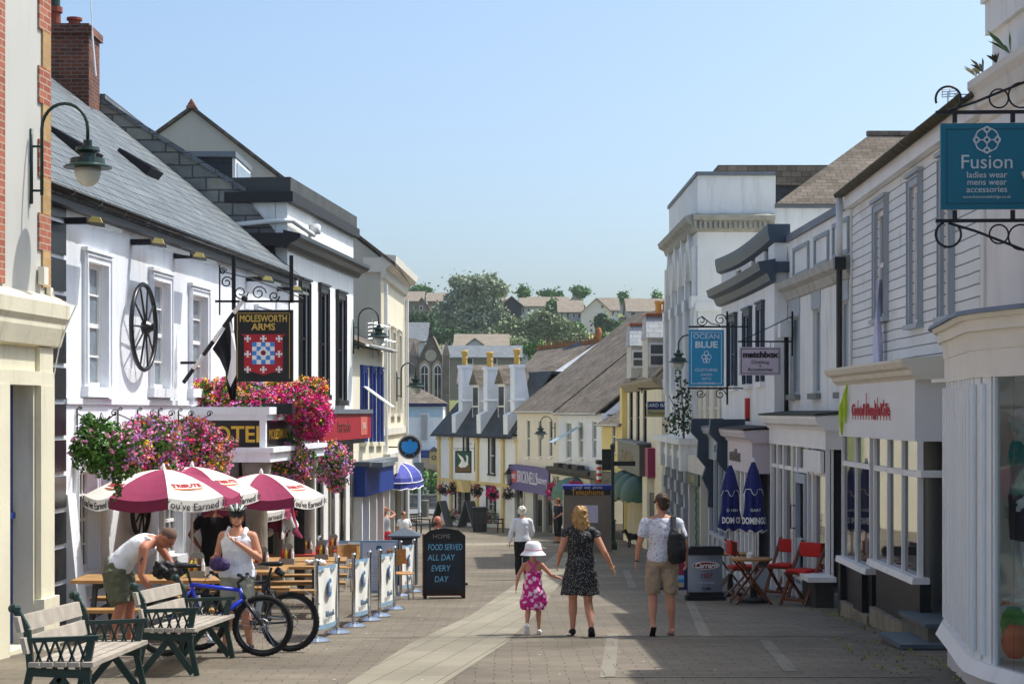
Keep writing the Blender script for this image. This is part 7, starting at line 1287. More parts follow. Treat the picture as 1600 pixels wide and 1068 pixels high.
# --- picnic tables, long axis along local x ---
def make_picnic():
    t = thing('picnic_table', '', 'picnic table', (0, 0, 0), 'timber picnic tables on the pub terrace')
    for i in range(6): q = MB(); y = -.35+i*.14; q.box(-.9, .9, y-.063, y+.063, .72, .76); q.build('table_plank', WOODP, t)
    for s in (-1, 1):
        for k in (0, 1): q = MB(); y = s*(.62+k*.14); q.box(-.9, .9, y-.063, y+.063, .41, .45); q.build('seat_plank', WOODP, t)
    for x in (-.62, .62):
        q = MB(); q.bar((x, -.3, .72), (x, -.62, 0), .05, .09); q.bar((x, .3, .72), (x, .62, 0), .05, .09); q.bar((x+.05, -.78, .38), (x+.05, .78, .38), .04, .09); q.bar((x+.05, -.38, .69), (x+.05, .38, .69), .04, .07); q.build('trestle', mat('dark grey stained timber', '35383c', .8, .2, 6), t)
    return t
PT = [(-4.42, 22.0, 0, 'nearest picnic table, behind the bending man'), (-4.0, 24.6, 3, 'picnic table behind the woman in the helmet'), (-3.55, 26.6, 4, 'picnic table with crumpled napkins beside the banner posts'), (-3.6, 29.2, 4, 'farthest picnic table, before the granite pillars')]
pt = make_picnic()
for i, (x, y, r_, lab) in enumerate(PT):
    o = pt if i == 0 else dup(pt); o['label'] = lab; at(o, x, y, r_)
def tz(i, dx, dy): x, y = PT[i][:2]; return V((x+dx, y+dy, gz(y)+.762))
def caddy(p, lab):
    t = thing('condiment_caddy', lab, 'caddy', (0, 0, 0), 'condiment caddies on the terrace tables'); q = MB(); q.box(-.11, .11, -.07, .07, 0, .08); q.lathe([(.075, .2), (.075, .21)], (0, .05, 0), 4) if 0 else q.prism([(-.08, .05, .08), (.08, .05, .08), (.08, .05, .26), (.05, .05, .3), (-.05, .05, .3), (-.08, .05, .26)], (0, .01, 0)); q.build('rack', mat('dull metal rack', '8b8a84', .5), t)
    for x, m in ((-.07, col('b3222a', .4)), (-.015, col('d8b030', .4)), (.04, col('5b2a1c', .4)), (.08, W_TRM)): q = MB(); q.lathe([(.024, .08), (.026, .16), (.012, .2), (.012, .23)], (x, -.02, 0), 8); q.build('bottle', m, t)
    t.location = p; return t
caddy(tz(0, .55, 0), 'caddy of sauce bottles on the nearest picnic table'); caddy(tz(1, .55, .1), 'caddy of sauce bottles on the table behind the helmeted woman'); caddy(tz(2, .2, .1), 'caddy of sauce bottles beside the crumpled napkins'); caddy(tz(3, .5, 0), 'caddy of sauce bottles on the farthest picnic table')
q = MB(); [q.ell((RNG.uniform(-.15, .15), RNG.uniform(-.06, .06), .03), (.07, .06, .04), 8, 6) for i in range(7)]; t = thing('napkins', 'heap of crumpled white napkins on a picnic table', 'napkins', (0, 0, 0)); remesh(q, 'paper', W_WHT, t, .012, 1, .035, 20); t.location = tz(2, .6, -.05)
for i, (ti, dx, dy, lab) in enumerate(((0, .72, -.15, 'empty pint glass on the nearest picnic table'), (1, -.3, -.1, 'pint glass on the table behind the helmeted woman'), (2, -.2, .1, 'dark pint glass on the napkin table'))):
    q = MB(); p = tz(ti, dx, dy); q.lathe([(.028, 0), (.038, .14), (.036, .14), (.03, .02)], p, 12); tag(q.build('pint_glass', mat('beer glass', 'b9c0c4', .05, .1, 5, .8) if i < 2 else mat('dark beer', '2c1710', .1)), lab, 'glass')
# --- parasols ---
MRN = mat('maroon parasol cloth', '8c2a4e', .8, .08, 6); CRC = mat('cream parasol cloth', 'e6e2d8', .8, .05, 6)
def parasol(lab, c, Rr, h, rise=.38, yaw=0, writing=True):
    """8 panel sun umbrella: c ground point, rim radius, apex height"""
    t = thing('parasol', lab, 'parasol', (0, 0, 0), 'maroon and white parasols on the pub terrace'); rim = h-rise
    q = MB(); q.tube([(0, 0, 0), (0, 0, h-.02)], .02, 8); q.build('pole', CRC, t, smooth=True); q = MB(); q.lathe([(.035, h-.02), (.03, h+.03), (.01, h+.08)], (0, 0, 0), 10); q.build('finial', W_TRM, t)
    P_ = lambda a, f: V((Rr*f*math.cos(a), Rr*f*math.sin(a), rim+rise*(1-f**1.7)-.0))
    for i in range(8):
        a0, a1 = R(yaw+45*i), R(yaw+45*i+45); q = MB(); rows = []
        for j in range(7):
            f = j/6; A, B = P_(a0, f), P_(a1, f); rows.append([A.lerp(B, k/6)-V((0, 0, .05*f*math.sin(math.pi*k/6))) for k in range(7)])
        last = [p-V((p.x*-.01, p.y*-.01, .15)) for p in rows[-1]]; rows.append(last); q.loft(rows, caps=False, closed=False); pn = q.build('panel', [CRC, MRN], t, smooth=False)
        if i % 2:   # maroon panel with cream valance edge
            pn.data.polygons.foreach_set('material_index', [1]*len(pn.data.polygons))
        if writing:
            am = (a0+a1)/2; n = V((math.cos(am), math.sin(am), 0)); s_ = V((-math.sin(am), math.cos(am), 0)); ca = math.cos(math.pi/8)
            if i % 2 == 0:
                D = Rr*ca; vp = lambda u, d, z: n*(D+d+.012)+s_*u+V((0, 0, rim-.085-.05*math.cos(u/(Rr*.38)*math.pi/2)+z)); text("You've Earned It", Rr*.13, (vp, 1), 0, 0, 0, col('4a3a3c', .8), pn, ext=.002)
                def sp(u, d, z):
                    f = .72-z/Rr; zz = rim+rise*(1-f**1.7)-.05*f*math.cos(u/(Rr*.7*f)*math.pi/2); return n*(Rr*ca*f)+s_*u+V((0, 0, zz+.014+d))
                q = MB(); [q.quad(sp(-.2*Rr+.1*Rr*k, 0, -.07*Rr), sp(-.1*Rr+.1*Rr*k, 0, -.07*Rr), sp(-.1*Rr+.1*Rr*k, 0, .07*Rr), sp(-.2*Rr+.1*Rr*k, 0, .07*Rr)) for k in range(4)]; bx = q.build('badge', col('e4763c', .7), pn)
                q = MB(); [q.quad(sp(-.185*Rr+.0925*Rr*k, .006, -.055*Rr), sp(-.0925*Rr+.0925*Rr*k, .006, -.055*Rr), sp(-.0925*Rr+.0925*Rr*k, .006, .055*Rr), sp(-.185*Rr+.0925*Rr*k, .006, .055*Rr)) for k in range(4)]; q.build('badge_field', col('f0e4d4', .7), pn)
                text('TRIBUTE', Rr*.105, (lambda u, d, z: sp(u, .012+d, z), 1), 0, 0, 0, col('b0202c', .7), pn, ext=.001, bold=.004)
    q = MB(); [q.tube([(0, 0, rim-.12), P_(R(yaw+45*i), .55)-V((0, 0, .02))], .007, 4) for i in range(8)]; [q.tube([P_(R(yaw+45*i), f_/4)-V((0, 0, .015)) for f_ in range(5)], .006, 4) for i in range(8)]; q.build('ribs', STEEL, t); return t
x = lambda px, Y: (px-800)/F*Y
o = parasol('front left parasol, maroon and white, largest in view', 0, 1.04, 2.13, .34, 22.5+180-8); at(o, x(255, 24.2), 24.2)
o = parasol('second parasol just behind and right of the front left one', 0, 1.0, 2.2, .34, 22.5+12); at(o, x(300, 26), 26)
o = parasol('right hand open parasol with its written panel facing us', 0, 1.0, 2.13, .33, 22.5+195); at(o, x(408, 27.8), 27.8)
o = parasol('lower open parasol half hidden behind the others', 0, 1.0, 1.95, .36, 22.5); at(o, x(365, 30.5), 30.5)
t = thing('parasol', 'folded maroon and white parasol beyond the open ones', 'parasol', (0, 0, 0), 'maroon and white parasols on the pub terrace'); q = MB(); q.tube([(0, 0, 0), (0, 0, 2.2)], .02, 8); q.build('pole', CRC, t)
q = MB(); rings = []
for z, r0, am in ((2.2, .03, 0), (1.95, .07, .02), (1.6, .12, .05), (1.3, .2, .06), (1.2, .26, .07), (1.16, .25, .08)): rings.append([(((r0+am*math.cos(8*a))*math.cos(a)), (r0+am*math.cos(8*a))*math.sin(a), z-.1*math.cos(4*a)*(z < 1.4)) for a in [2*math.pi*k/48 for k in range(48)]])
q.loft(rings, caps=False); cp = q.build('folded_canopy', [CRC, MRN], t, smooth=True); cp.data.polygons.foreach_set('material_index', [1 if ((i % 48)//6) % 2 else 0 for i in range(len(cp.data.polygons))])
fb = lambda u, d, z: V((.34*math.sin(u/.3), -.30*math.cos(u/.3)-d, z)); text('TRIBUTE', .11, (fb, 1), .05, 1.5, -.1, col('b0202c', .7), cp); text("You've", .12, (fb, 1), .05, 1.22, .02, col('4a3a3c', .8), cp); at(t, x(443, 31), 31)
# --- banners between steel posts ---
def banner(lab, a, b, logo='M'):
    a, b = V((a[0], a[1], gz(a[1]))), V((b[0], b[1], gz(b[1]))); t = thing('banner_barrier', lab, 'barrier', (a+b)/2, 'banner barriers round the terrace')
    for p in (a, b):
        q = MB(); q.tube([p, p+V((0, 0, .95))], .025, 10); q.lathe([(.035, .93), (.035, .98), (.02, 1.0)], p, 12); q.lathe([(.17, 0), (.17, .02), (.1, .05), (.03, .07)], p, 20); q.build('post', STEEL, t, smooth=False)
    q = MB(); U = (b-a); N = V((U.y, -U.x, 0)).normalized(); rows = []
    for j in range(8): z = .14+j*.108; rows.append([a+U*(.04+.92*k/8)+V((0, 0, z-.03*math.sin(math.pi*k/8)))+N*.02*math.sin(k*1.3+j*.4) for k in range(9)])
    q.loft(rows, caps=False, closed=False); cl = q.build('cloth', mat('banner canvas', 'dfdfd8', .8, .06, 4), t, smooth=True)
    q = MB()
    for z in (.14, .86): q.loft([[a+U*(.04+.92*k/8)+V((0, 0, z+e-.03*math.sin(math.pi*k/8)))+N*(.02*math.sin(k*1.3)+o_) for k in range(9)] for e in (0, .06) for o_ in (.008,)], caps=False, closed=False); q.loft([[a+U*(.04+.92*k/8)+V((0, 0, z+e-.03*math.sin(math.pi*k/8)))+N*(.02*math.sin(k*1.3)-.03) for k in range(9)] for e in (0, .06)], caps=False, closed=False)
    q.build('blue_hem', col('7f9db4', .7), cl)
    S = -1; m = (a+b)/2; Un = U.normalized(); pf = lambda u, d, z: m+Un*u+N*(.035+d)+V((0, 0, z)); q = MB(); q.prism([pf(.12*math.cos(r_), 0, .62+.12*math.sin(r_)) for r_ in [2*math.pi*k/20 for k in range(20)]], N*.004); q.build('logo_disc', col('4a6f9c', .6), cl); text(logo, .17, (pf, 1), 0, .62, .006, W_WHT, cl); text('Molesworth', .11, (pf, 1), 0, .3, 0, col('6a7f92', .6), cl)
    return t
B_ = [((-2.36, 21.6), (-2.24, 23.0)), ((-2.14, 24.2), (-2.03, 25.5)), ((-1.95, 26.4), (-1.85, 28.2)), ((-2.0, 32.2), (-1.85, 33.8))]
for (a, b), lab in zip(B_, ('nearest canvas banner between steel posts, beside the bicycles', 'second canvas banner from the bicycles', 'third canvas banner, in front of the menu board', 'farthest canvas banner, left of the chalkboard')): banner(lab, a, b)
banner('long canvas banner at the back of the terrace behind the rattan chairs', (-4.0, 37.2), (-2.3, 37.2))
# menu board and chalkboard
bd = Board((x(596, 33), 32.4, gz(32.4)), 4); t = thing('menu_board', 'tall blue framed menu board behind the third banner', 'menu board', bd.c); q = MB(); bd.box(q, -.34, .34, -.02, .02, .05, 1.0); q.build('frame', col('8fb0c8', .5), t); q = MB(); bd.box(q, -.3, .3, .02, .025, .1, .96); q.build('sheet', mat('pale blue paper', 'ccd6e8', .7), t)
q = MB(); bd.disc(q, 0, .86, .055, .026, .03); q.build('logo_disc', col('3a6f9c', .6), t)
q = MB(); [bd.box(q, -.14+.03*(k % 3), .14-.03*(k % 2), .026, .028, .7-k*.05, .708-k*.05) for k in range(11)]; q.build('menu_lines', col('9aa4b4', .6), t)
bd = Board((x(694, 31.5), 31.5, gz(31.5)), 8); t = thing('chalkboard', 'black pavement chalkboard with blue handwriting about food', 'chalkboard', bd.c); 
q = MB(); bd.poly(q, [(-.37, .08), (.37, .08), (.37, 1.1), (.25, 1.2), (0, 1.24), (-.25, 1.2), (-.37, 1.1)], .0, .05); q.build('frame', BLKM, t); q = MB(); bd.box(q, -.31, .31, .05, .055, .2, 1.0); sl_ = q.build('slate', mat('chalky slate', '26303a', .8, .2, 3), t); q = MB(); [bd.box(q, s-.03, s+.03, -.0, .045, -.0, .09) for s in (-.34, .34)]; bd.box(q, .33, .37, -.5, -.05, 0, 1.0, 1); bd.box(q, -.34, .34, -.5, -.46, 0, 1.1, 1); q.build('rear_leaf', [BLKM, col('8e1f22', .6)], t)
CH = mat('blue chalk', '7ec3e8', .9, .15, 30)
for s_, z, u in (('FOOD SERVED', .9, .01), ('ALL DAY', .72, -.06), ('EVERY', .53, -.07), ('DAY', .34, -.06)): text(s_, .15, bd.fr, u, z, .056, CH, sl_, sx=.62 if len(s_) > 8 else .8, shear=.12, ext=.002)
text('HOME', .11, bd.fr, -.05, 1.09, .052, col('8a8480', .9), sl_)
# rattan chairs and red tables
def make_rattan():
    t = thing('bistro_chair', '', 'chair', (0, 0, 0), 'rattan bistro chairs'); q = MB(); RT = mat('woven tan rattan', 'b88a52', .7, .25, 30, bump=.3)
    q.lathe([(0, .44), (.2, .44), (.22, .455), (.2, .47), (0, .47)], (0, 0, 0), 16); q.build('seat', RT, t); q = MB(); q.loft([[(.23*math.cos(R(a)), .21*math.sin(R(a))+(.04 if z > .7 else 0), z) for a in range(-20, 201, 20)] for z in (.6, .72, .86)], caps=False, closed=False); q.loft([[(.22*math.cos(R(a)), .2*math.sin(R(a))+(.04 if z > .7 else 0), z) for a in range(-20, 201, 20)] for z in (.6, .72, .86)], caps=False, closed=False); q.build('backrest', RT, t)
    for a in (45, 135, 225, 315): q = MB(); q.tube([(.25*math.cos(R(a)), .25*math.sin(R(a)), 0), (.19*math.cos(R(a)), .19*math.sin(R(a)), .45), (.22*math.cos(R(a)), .2*math.sin(R(a)), .6 if a < 180 else .45)], .012); q.build('leg', STEEL, t)
    return t
rc = make_rattan()
for i, (px, Y, r_, lab) in enumerate(((503, 33.5, 20, 'left one of the two tan rattan chairs behind the second banner'), (543, 34.2, -25, 'right one of the two tan rattan chairs behind the second banner'), (627, 31.2, 80, 'rattan chair seen edge on between the menu board and far banner'), (560, 36.2, 160, 'dark backed rattan chair farthest back on the terrace'))):
    o = rc if i == 0 else dup(rc); o['label'] = lab; at(o, x(px, Y), Y, r_)
for px, Y, lab in ((505, 35.2, 'red topped cafe table behind the rattan chairs'), (462, 32.6, 'red topped cafe table by the granite pillars')):
    t = thing('cafe_table', lab, 'table', (0, 0, 0), 'red topped cafe tables'); q = MB(); q.box(-.55, .55, -.35, .35, .73, .76); q.build('tabletop', col('b23a30', .5), t); q = MB(); q.tube([(0, 0, .73), (0, 0, .03)], .03); q.lathe([(.25, 0), (.25, .02), (.04, .05)], (0, 0, 0), 16); q.build('pedestal', STEEL, t); at(t, x(px, Y), Y)
    caddy(V((x(px, Y)+.2, Y, gz(Y)+.762)), 'caddy of sauce bottles on the red table '+('behind the rattan chairs' if px > 500 else 'by the granite pillars'))
t = thing('litter_bin', 'slate grey litter bin with a shallow pyramid lid beyond the banners', 'bin', (0, 0, 0)); q = MB(); q.box(-.26, .26, -.26, .26, 0, .95); q.build('body', col('3b4148', .6), t); q = MB(); q.add([(-.33, -.33, .98), (.33, -.33, .98), (.33, .33, .98), (-.33, .33, .98), (-.33, -.33, 1.02), (.33, -.33, 1.02), (.33, .33, 1.02), (-.33, .33, 1.02), (0, 0, 1.18)], [(0, 1, 2, 3), (0, 1, 5, 4), (1, 2, 6, 5), (2, 3, 7, 6), (3, 0, 4, 7), (4, 5, 8), (5, 6, 8), (6, 7, 8), (7, 4, 8)]); q.build('lid', col('4b5560', .5), t); at(t, x(632, 37), 37)
# --- right pavement cafe ---
NB = mat('navy parasol cloth', '1a2468', .75, .1, 6)
for i, (px, Y, top, lab) in enumerate(((1141, 32.3, 2.35, 'left folded navy parasol with white lettering'), (1177, 30.2, 2.36, 'right folded navy parasol with white lettering'))):
    t = thing('folded_parasol', lab, 'parasol', (0, 0, 0), 'folded navy parasols'); q = MB(); q.tube([(0, 0, .06), (0, 0, top)], .024, 10); q.lathe([(.02, top), (.03, top+.03), (.01, top+.08)], (0, 0, 0), 8); q.build('pole', W_TRM, t, smooth=True); q = MB(); q.lathe([(.26, 0), (.26, .06), (.06, .1), (.04, .4)], (0, 0, 0), 20); q.build('base', BLKM, t)
    q = MB(); rings = []
    for z, r0, am in ((0, .03, .0), (.15, .08, .01), (.42, .15, .03), (.45, .14, .03)): rings.append([((r0+am*math.cos(4*a))*math.cos(a), (r0+am*math.cos(4*a))*math.sin(a), top-z-(.1*max(0, math.cos(4*a)) if z > .3 else 0)) for a in [2*math.pi*k/32 for k in range(32)]])
    q.loft(rings, caps=False); rings2 = rings[-1]; q.build('top_cap', NB, t, smooth=False); q = MB(); q.tube([V(p) for p in rings2]+[V(rings2[0])], .008, 4); q.build('piping', W_TRM, t)
    q = MB(); rings = []
    for z, r0, am in ((.4, .11, .02), (.55, .135, .02), (.8, .14, .03), (1.0, .175, .04), (1.15, .19, .045)): rings.append([((r0+am*math.cos(7*a+i))*math.cos(a), (r0+am*math.cos(7*a+i))*math.sin(a), top-z+(.03*math.cos(7*a+i) if z > 1.1 else 0)) for a in [2*math.pi*k/56 for k in range(56)]])
    q.loft(rings, caps=False); cp = q.build('folded_canopy', NB, t, smooth=True); q = MB(); q.tube([V(p)-V((0, 0, .01)) for p in rings[-1]]+[V(rings[-1][0])], .009, 4); q.build('piping', W_TRM, t)
    fb = lambda u, d, z: V((.212*math.sin(u/.21), -.212*math.cos(u/.21)-d, z)); text('DOM OI' if i == 0 else 'DOMINGO', .15, (fb, 1), 0, top-.98, .0, W_WHT, cp, bold=.006, sx=.66); text('D 1964' if i == 0 else 'GARY', .07, (fb, 1), .02, top-.8, -.03, W_WHT, cp)
    at(t, x(px, Y), Y)
def make_folding_table(Rr):
    t = thing('folding_table', '', 'table', (0, 0, 0), 'round folding timber tables'); q = MB(); q.lathe([(0, .73), (Rr, .73), (Rr, .76), (0, .76)], (0, 0, 0), 24); q.build('tabletop', WOODB, t)
    for y in (-.2, .2):
        for s in (-1, 1): q = MB(); q.bar((-.3*s, y+.02*s, 0), (.26*s, y+.02*s, .73), .055, .025); q.build('leg', WOODR, t)
    q = MB(); q.bar((-.22, -.2, .12), (-.22, .2, .12), .03); q.bar((.22, -.2, .12), (.22, .2, .12), .03); q.bar((0, -.22, .36), (0, .22, .36), .03); q.build('stretcher', WOODR, t); return t
ft = make_folding_table(.36); ft['label'] = 'front round folding table with a white cup at the red chairs'; at(ft, x(1173, 29.8), 29.8, 8)
o = dup(ft, (x(1142, 32.9), 32.9, gz(32.9)), -5, 'rear round folding table beside the metal drinks sign')
q = MB(); p = V((x(1171, 29.8), 29.75, gz(29.8)+.762)); q.lathe([(.05, 0), (.06, .07), (.05, .08), (.02, .1), (0, .1)], p, 14); tag(q.build('sugar_pot', W_TRM), 'white lidded pot on the front folding table', 'pot')
CUS = mat('red cushion', 'c8221c', .75, .12, 8, bump=.15)
def make_fchair():
    """folding chair facing -x"""
    t = thing('folding_chair', '', 'chair', (0, 0, 0), 'folding chairs with red cushions')
    for y in (-.21, .21): q = MB(); q.bar((-.26, y, 0), (.24, y, .88), .045, .024); q.build('leg', WOODR, t); q = MB(); q.bar((.26, y*.85, 0), (-.18, y*.85, .45), .045, .022); q.build('leg', WOODR, t)
    q = MB(); q.bar((-.22, -.21, .08), (-.22, .21, .08), .03); q.bar((.2, -.18, .1), (.2, .18, .1), .03); q.build('stretcher', WOODR, t)
    q = MB(); [q.box(-.2+k*.07, -.145+k*.07, -.19, .19, .43, .45) for k in range(6)]; q.build('seat', WOODR, t); q = MB(); q.box(-.19, .2, -.18, .18, .45, .5); remesh(q, 'seat_cushion', CUS, t, .014, 4, .006, 12)
    q = MB(); q.box(.17, .2, -.2, .2, .7, .86); q.build('back_slat', WOODR, t); q = MB(); q.box(.13, .23, -.19, .19, .66, .86); remesh(q, 'back_cushion', CUS, t, .014, 4, .006, 12); return t
fc = make_fchair()
for i, (px, Y, r_, lab) in enumerate(((1256, 29.5, 42, 'red cushioned folding chair nearest us, on the right of the front table'), (1284, 30.9, 30, 'red cushioned folding chair closest to the cafe window'), (1226, 32.2, 50, 'red cushioned folding chair behind the front table'), (1162, 31.4, 185, 'red cushioned folding chair half hidden between the two tables'), (1246, 33.4, 35, 'rearmost red cushioned folding chair by the door'))):
    o = fc if i == 0 else dup(fc); o['label'] = lab; at(o, x(px, Y), Y, r_); o.scale = (1.18,)*3
t = thing('timber_stand', 'tall brown timber stand leaning behind the red chairs', 'stand', (0, 0, 0)); q = MB(); q.hexa([(-.16, -.02, 0), (.16, -.02, 0), (.16, .03, 0), (-.16, .03, 0), (-.1, .2, 1.2), (.1, .2, 1.2), (.1, .24, 1.2), (-.1, .24, 1.2)]); q.build('board', WOODR, t); q = MB(); q.bar((0, .22, 1.2), (.03, .26, 1.75), .05, .03); q.build('post', WOODB, t); at(t, x(1236, 33.9), 33.9)
t = thing('pavement_sign', 'silver drinks sign with a red script badge in a black moulded stand', 'pavement sign', (0, 0, 0)); bd = Board((0, 0, 0), 4)
q = MB(); rr = []
for z, r0 in ((.14, .29), (.16, .3), (.78, .3)): rr.append([bd.pt(u, .05-.2*(u/.3)**2*.3, z) for u in [-.3+.06*k for k in range(11)]]+[bd.pt(u, -.04, z) for u in [.3-.06*k for k in range(11)]])
q.loft(rr); q.build('panel', mat('brushed silver print', '9aa2ae', .35, .2, 2, metal=.4), t); q = MB(); bd.poly(q, [(-.31, .78), (.31, .78), (.31, .88), (.26, .93), (-.26, .93), (-.31, .88)], -.05, .08); bd.box(q, -.34, .34, -.14, .14, 0, .07); bd.box(q, -.3, .3, -.1, .1, .07, .14); q.build('stand', BLKM, t)
q = MB(); bd.disc(q, 0, .6, .24, .055, .062, 24, rz=.07); q.build('badge_rim', W_TRM, t); q = MB(); bd.disc(q, 0, .6, .22, .062, .068, 24, rz=.055); bb = q.build('badge', col('8c1626', .5), t); text('Carraro', .12, bd.fr, 0, .6, .07, W_TRM, bb, shear=.2, bold=.003); text('1927', .11, bd.fr, 0, .42, .06, col('8c1626', .5), t, shear=.15); text('TORREFAZIONE', .04, bd.fr, 0, .3, .06, col('e0e2e6', .5), t); text('Caffe', .08, bd.fr, 0, .2, .06, col('5a1622', .5), t, shear=.25); at(t, x(1102, 31), 31)
t = thing('a_board', 'navy pavement board with a seaside picture half hidden by the backpack man', 'pavement sign', (0, 0, 0)); bd = Board((0, 0, 0), 2); q = MB(); [bd.poly(q, [(s*.28, 0), (s*.34, 0), (s*.27, 1.0), (s*.21, 1.0)], -.03, .03) for s in (-1, 1)]; bd.box(q, -.28, .28, -.01, .02, .15, .98); q.build('frame', col('23305e', .5), t); q = MB(); bd.box(q, -.22, .22, .02, .03, .42, .9); q.build('poster', mat('red and blue poster', '9a2f42', .6, .5, 6), t); q = MB(); bd.box(q, -.22, .22, .02, .03, .2, .28, 0); bd.box(q, -.22, .22, .02, .03, .28, .34, 1); bd.box(q, -.22, .22, .02, .03, .34, .41, 2); q.build('seaside_picture', [col('c9b58a', .6), col('3a8fc8', .6), col('9cc4e8', .6)], t); at(t, x(1049, 31.5), 31.5)
# telephone kiosk slab
t = thing('telephone_kiosk', 'tall brown telephone kiosk panel with a navy and yellow header', 'telephone kiosk', (0, 0, 0)); bd = Board((0, 0, 0), 0); q = MB(); bd.box(q, -.75, .75, -.5, .5, 0, 2.0); q.build('panel', mat('brown bronze panel', '85796a', .5, .12, 2, dirt=.1), t); q = MB(); bd.box(q, -.78, .78, -.4, .53, 2.0, 2.12); bd.box(q, -.72, .72, -.4, .52, 1.82, 2.0, 1); h = q.build('header', [col('20308c', .5), BLK], t)
text('Telephone', .24, bd.fr, 0, 1.905, .53, col('e8a21c', .5), h); text('e-mail  text  phone', .12, bd.fr, 0, 2.06, .54, W_TRM, h); q = MB(); bd.box(q, -.1, .33, .5, .51, .95, 1.5); q.build('notice', col('d8d0e4', .7), t); at(t, x(918, 56.3), 56.8)
c = V((x(957, 59), 59, gz(59))); t = thing('signpost', 'green cast iron signpost with dark fingers beside the telephone kiosk', 'signpost', c); q = MB(); q.lathe([(.16, 0), (.16, .2), (.1, .3), (.1, .9), (.13, .95), (.07, 1.0), (.06, 3.3), (.09, 3.4), (.02, 3.5)], c, 14); q.build('post', IRON, t); q = MB(); q.box(c.x-.35, c.x-.02, c.y-.04, c.y, c.z+2.6, c.z+3.3); q.box(c.x+.05, c.x+.75, c.y-.04, c.y, c.z+2.75, c.z+2.9); q.build('finger_sign', BLKM, t)
# barber pole
c = P(936, 737, 69.5); t = thing('barber_pole', 'red and white striped barber pole under the yellow house', 'barber pole', c); q = MB(); n = 6; [q.lathe([(.1, -.4+i*.12), (.1, -.28+i*.12)], c, 12, mi=i % 2) for i in range(n)]; q.build('striped_tube', [col('c43a34', .5), W_WHT], t); q = MB(); q.ell(c+V((0, 0, .38)), (.15, .15, .11)); q.build('cap', BLK, t)
# distant baskets, benches, boards near the inn
def inn(px, py, d=.7): u, z = SW.hit(px, py, d); return SW.pt(u, d, z)
for px, py, k, lab in ((692, 765, 5, 'dark trailing basket at the far left of the inn'), (708, 762, 5, 'dark trailing basket left of the inn door'), (745, 766, 5, 'dark trailing basket right of the inn door'), (770, 771, 4, 'crimson basket between the inn windows'), (795, 772, 0, 'green dark leaved basket below the inn lantern')):
    flowerpot('hanging_basket', lab, inn(px, py), [(0, 0, 0, .34, .34, .36, 1, k)], 220, MX, 'hanging baskets on the inn', leafm=DRKL if 'DRKL' in globals() else mat('dark bronze leaf', '3a2c26', .7, .4, 6), ls=(.06, .1), fs=(.05, .08))
for px, py, Y, lab in ((866, 765, 80, 'bright crimson basket below the purple fascia'), (897, 765, 74, 'bright crimson basket below the wide green awning')):
    flowerpot('hanging_basket', lab, P(px, py, Y), [(0, 0, 0, .38, .38, .42, 1, 4)], 320, MX, 'crimson baskets by the shops', ls=(.05, .09), fs=(.06, .1))
c = inn(795, 745, .8); t = thing('wall_lantern', 'black glazed lantern on a scrolled bracket at the inn corner', 'lantern', c); q = MB(); q.lathe([(.1, -.35), (.2, .15), (.12, .17)], c, 6); q.build('glass', GLASSL, t); q = MB(); q.lathe([(.25, .15), (.1, .35), (.03, .45)], c, 6); q.lathe([(.12, -.4), (.11, -.35)], c, 6); q.tube([c+V((0, 0, .45)), c+V((0, 0, .6)), c+V((.7, .2, .6))], .03); q.build('ironwork', WIRN, t)
def aboard(lab, px, py, w_, h_, yaw):
    p = G(px, py); t = thing('pavement_board', lab, 'pavement sign', p); bd = Board(p, yaw); 
    for s in (-1, 1): q = MB(); q.hexa([bd.pt(-w_/2, s*.45-.03, 0), bd.pt(w_/2, s*.45-.03, 0), bd.pt(w_/2, s*.45+.03, 0), bd.pt(-w_/2, s*.45+.03, 0), bd.pt(-w_/2, s*.05-.03, h_), bd.pt(w_/2, s*.05-.03, h_), bd.pt(w_/2, s*.05+.03, h_), bd.pt(-w_/2, s*.05+.03, h_)]); q.build('leaf', mat('faded grey board', '5f6264', .8, .2, 3), t)
aboard('large grey folding board outside the inn, left one', 690, 822, .9, 1.35, 70); aboard('large grey folding board outside the inn door, right one', 733, 823, .9, 1.35, 62)
c = G(750, 830); q = MB(); q.box(c.x-.32, c.x+.32, c.y-.3, c.y+.3, c.z, c.z+1.05); q.box(c.x-.36, c.x+.36, c.y-.34, c.y+.34, c.z+1.05, c.z+1.15); tag(q.build('litter_bin', col('23292c', .5)), 'square black litter bin in front of the inn', 'bin')
for px, py, rz_, lab in ((766, 831, 90, 'dark iron bench in front of the inn with its back to the wall'), (655, 834, 60, 'dark iron bench in the square left of the seated man')):
    c = G(px, py); t = thing('iron_bench', lab, 'bench', (0, 0, 0), 'dark iron benches in the square'); q = MB(); [q.box(-.6, .6, -.2+k*.1, -.13+k*.1, .42, .45) for k in range(5)]; q.build('seat', WIRN, t); q = MB(); [q.bar((-.6, .24+k*.02, .52+k*.12), (.6, .24+k*.02, .52+k*.12), .04) for k in range(4)]; [q.bar((-.6+k*.2, .25, .45), (-.6+k*.2, .3, .9), .02) for k in range(7)]; q.build('backrest', WIRN, t)
    for s in (-.55, .55): q = MB(); q.bar((s, -.22, 0), (s, -.2, .62), .05); q.bar((s, .26, 0), (s, .24, .45), .05); q.bar((s, -.24, .62), (s, .28, .62), .05); q.build('iron_end', WIRN, t)
    place(t, c, rz_ if px < 700 else 150)
for px, py, lab in ((708, 806, 'green tub plant beside the inn door'), (762, 806, 'purple flowers behind the black litter bin')):
    flowerpot('flower_tub', lab, inn(px, py, .5), [(0, 0, 0, .45, .4, .4, 1, 6)], 200, MX, ls=(.06, .1), fs=(.05, .09))
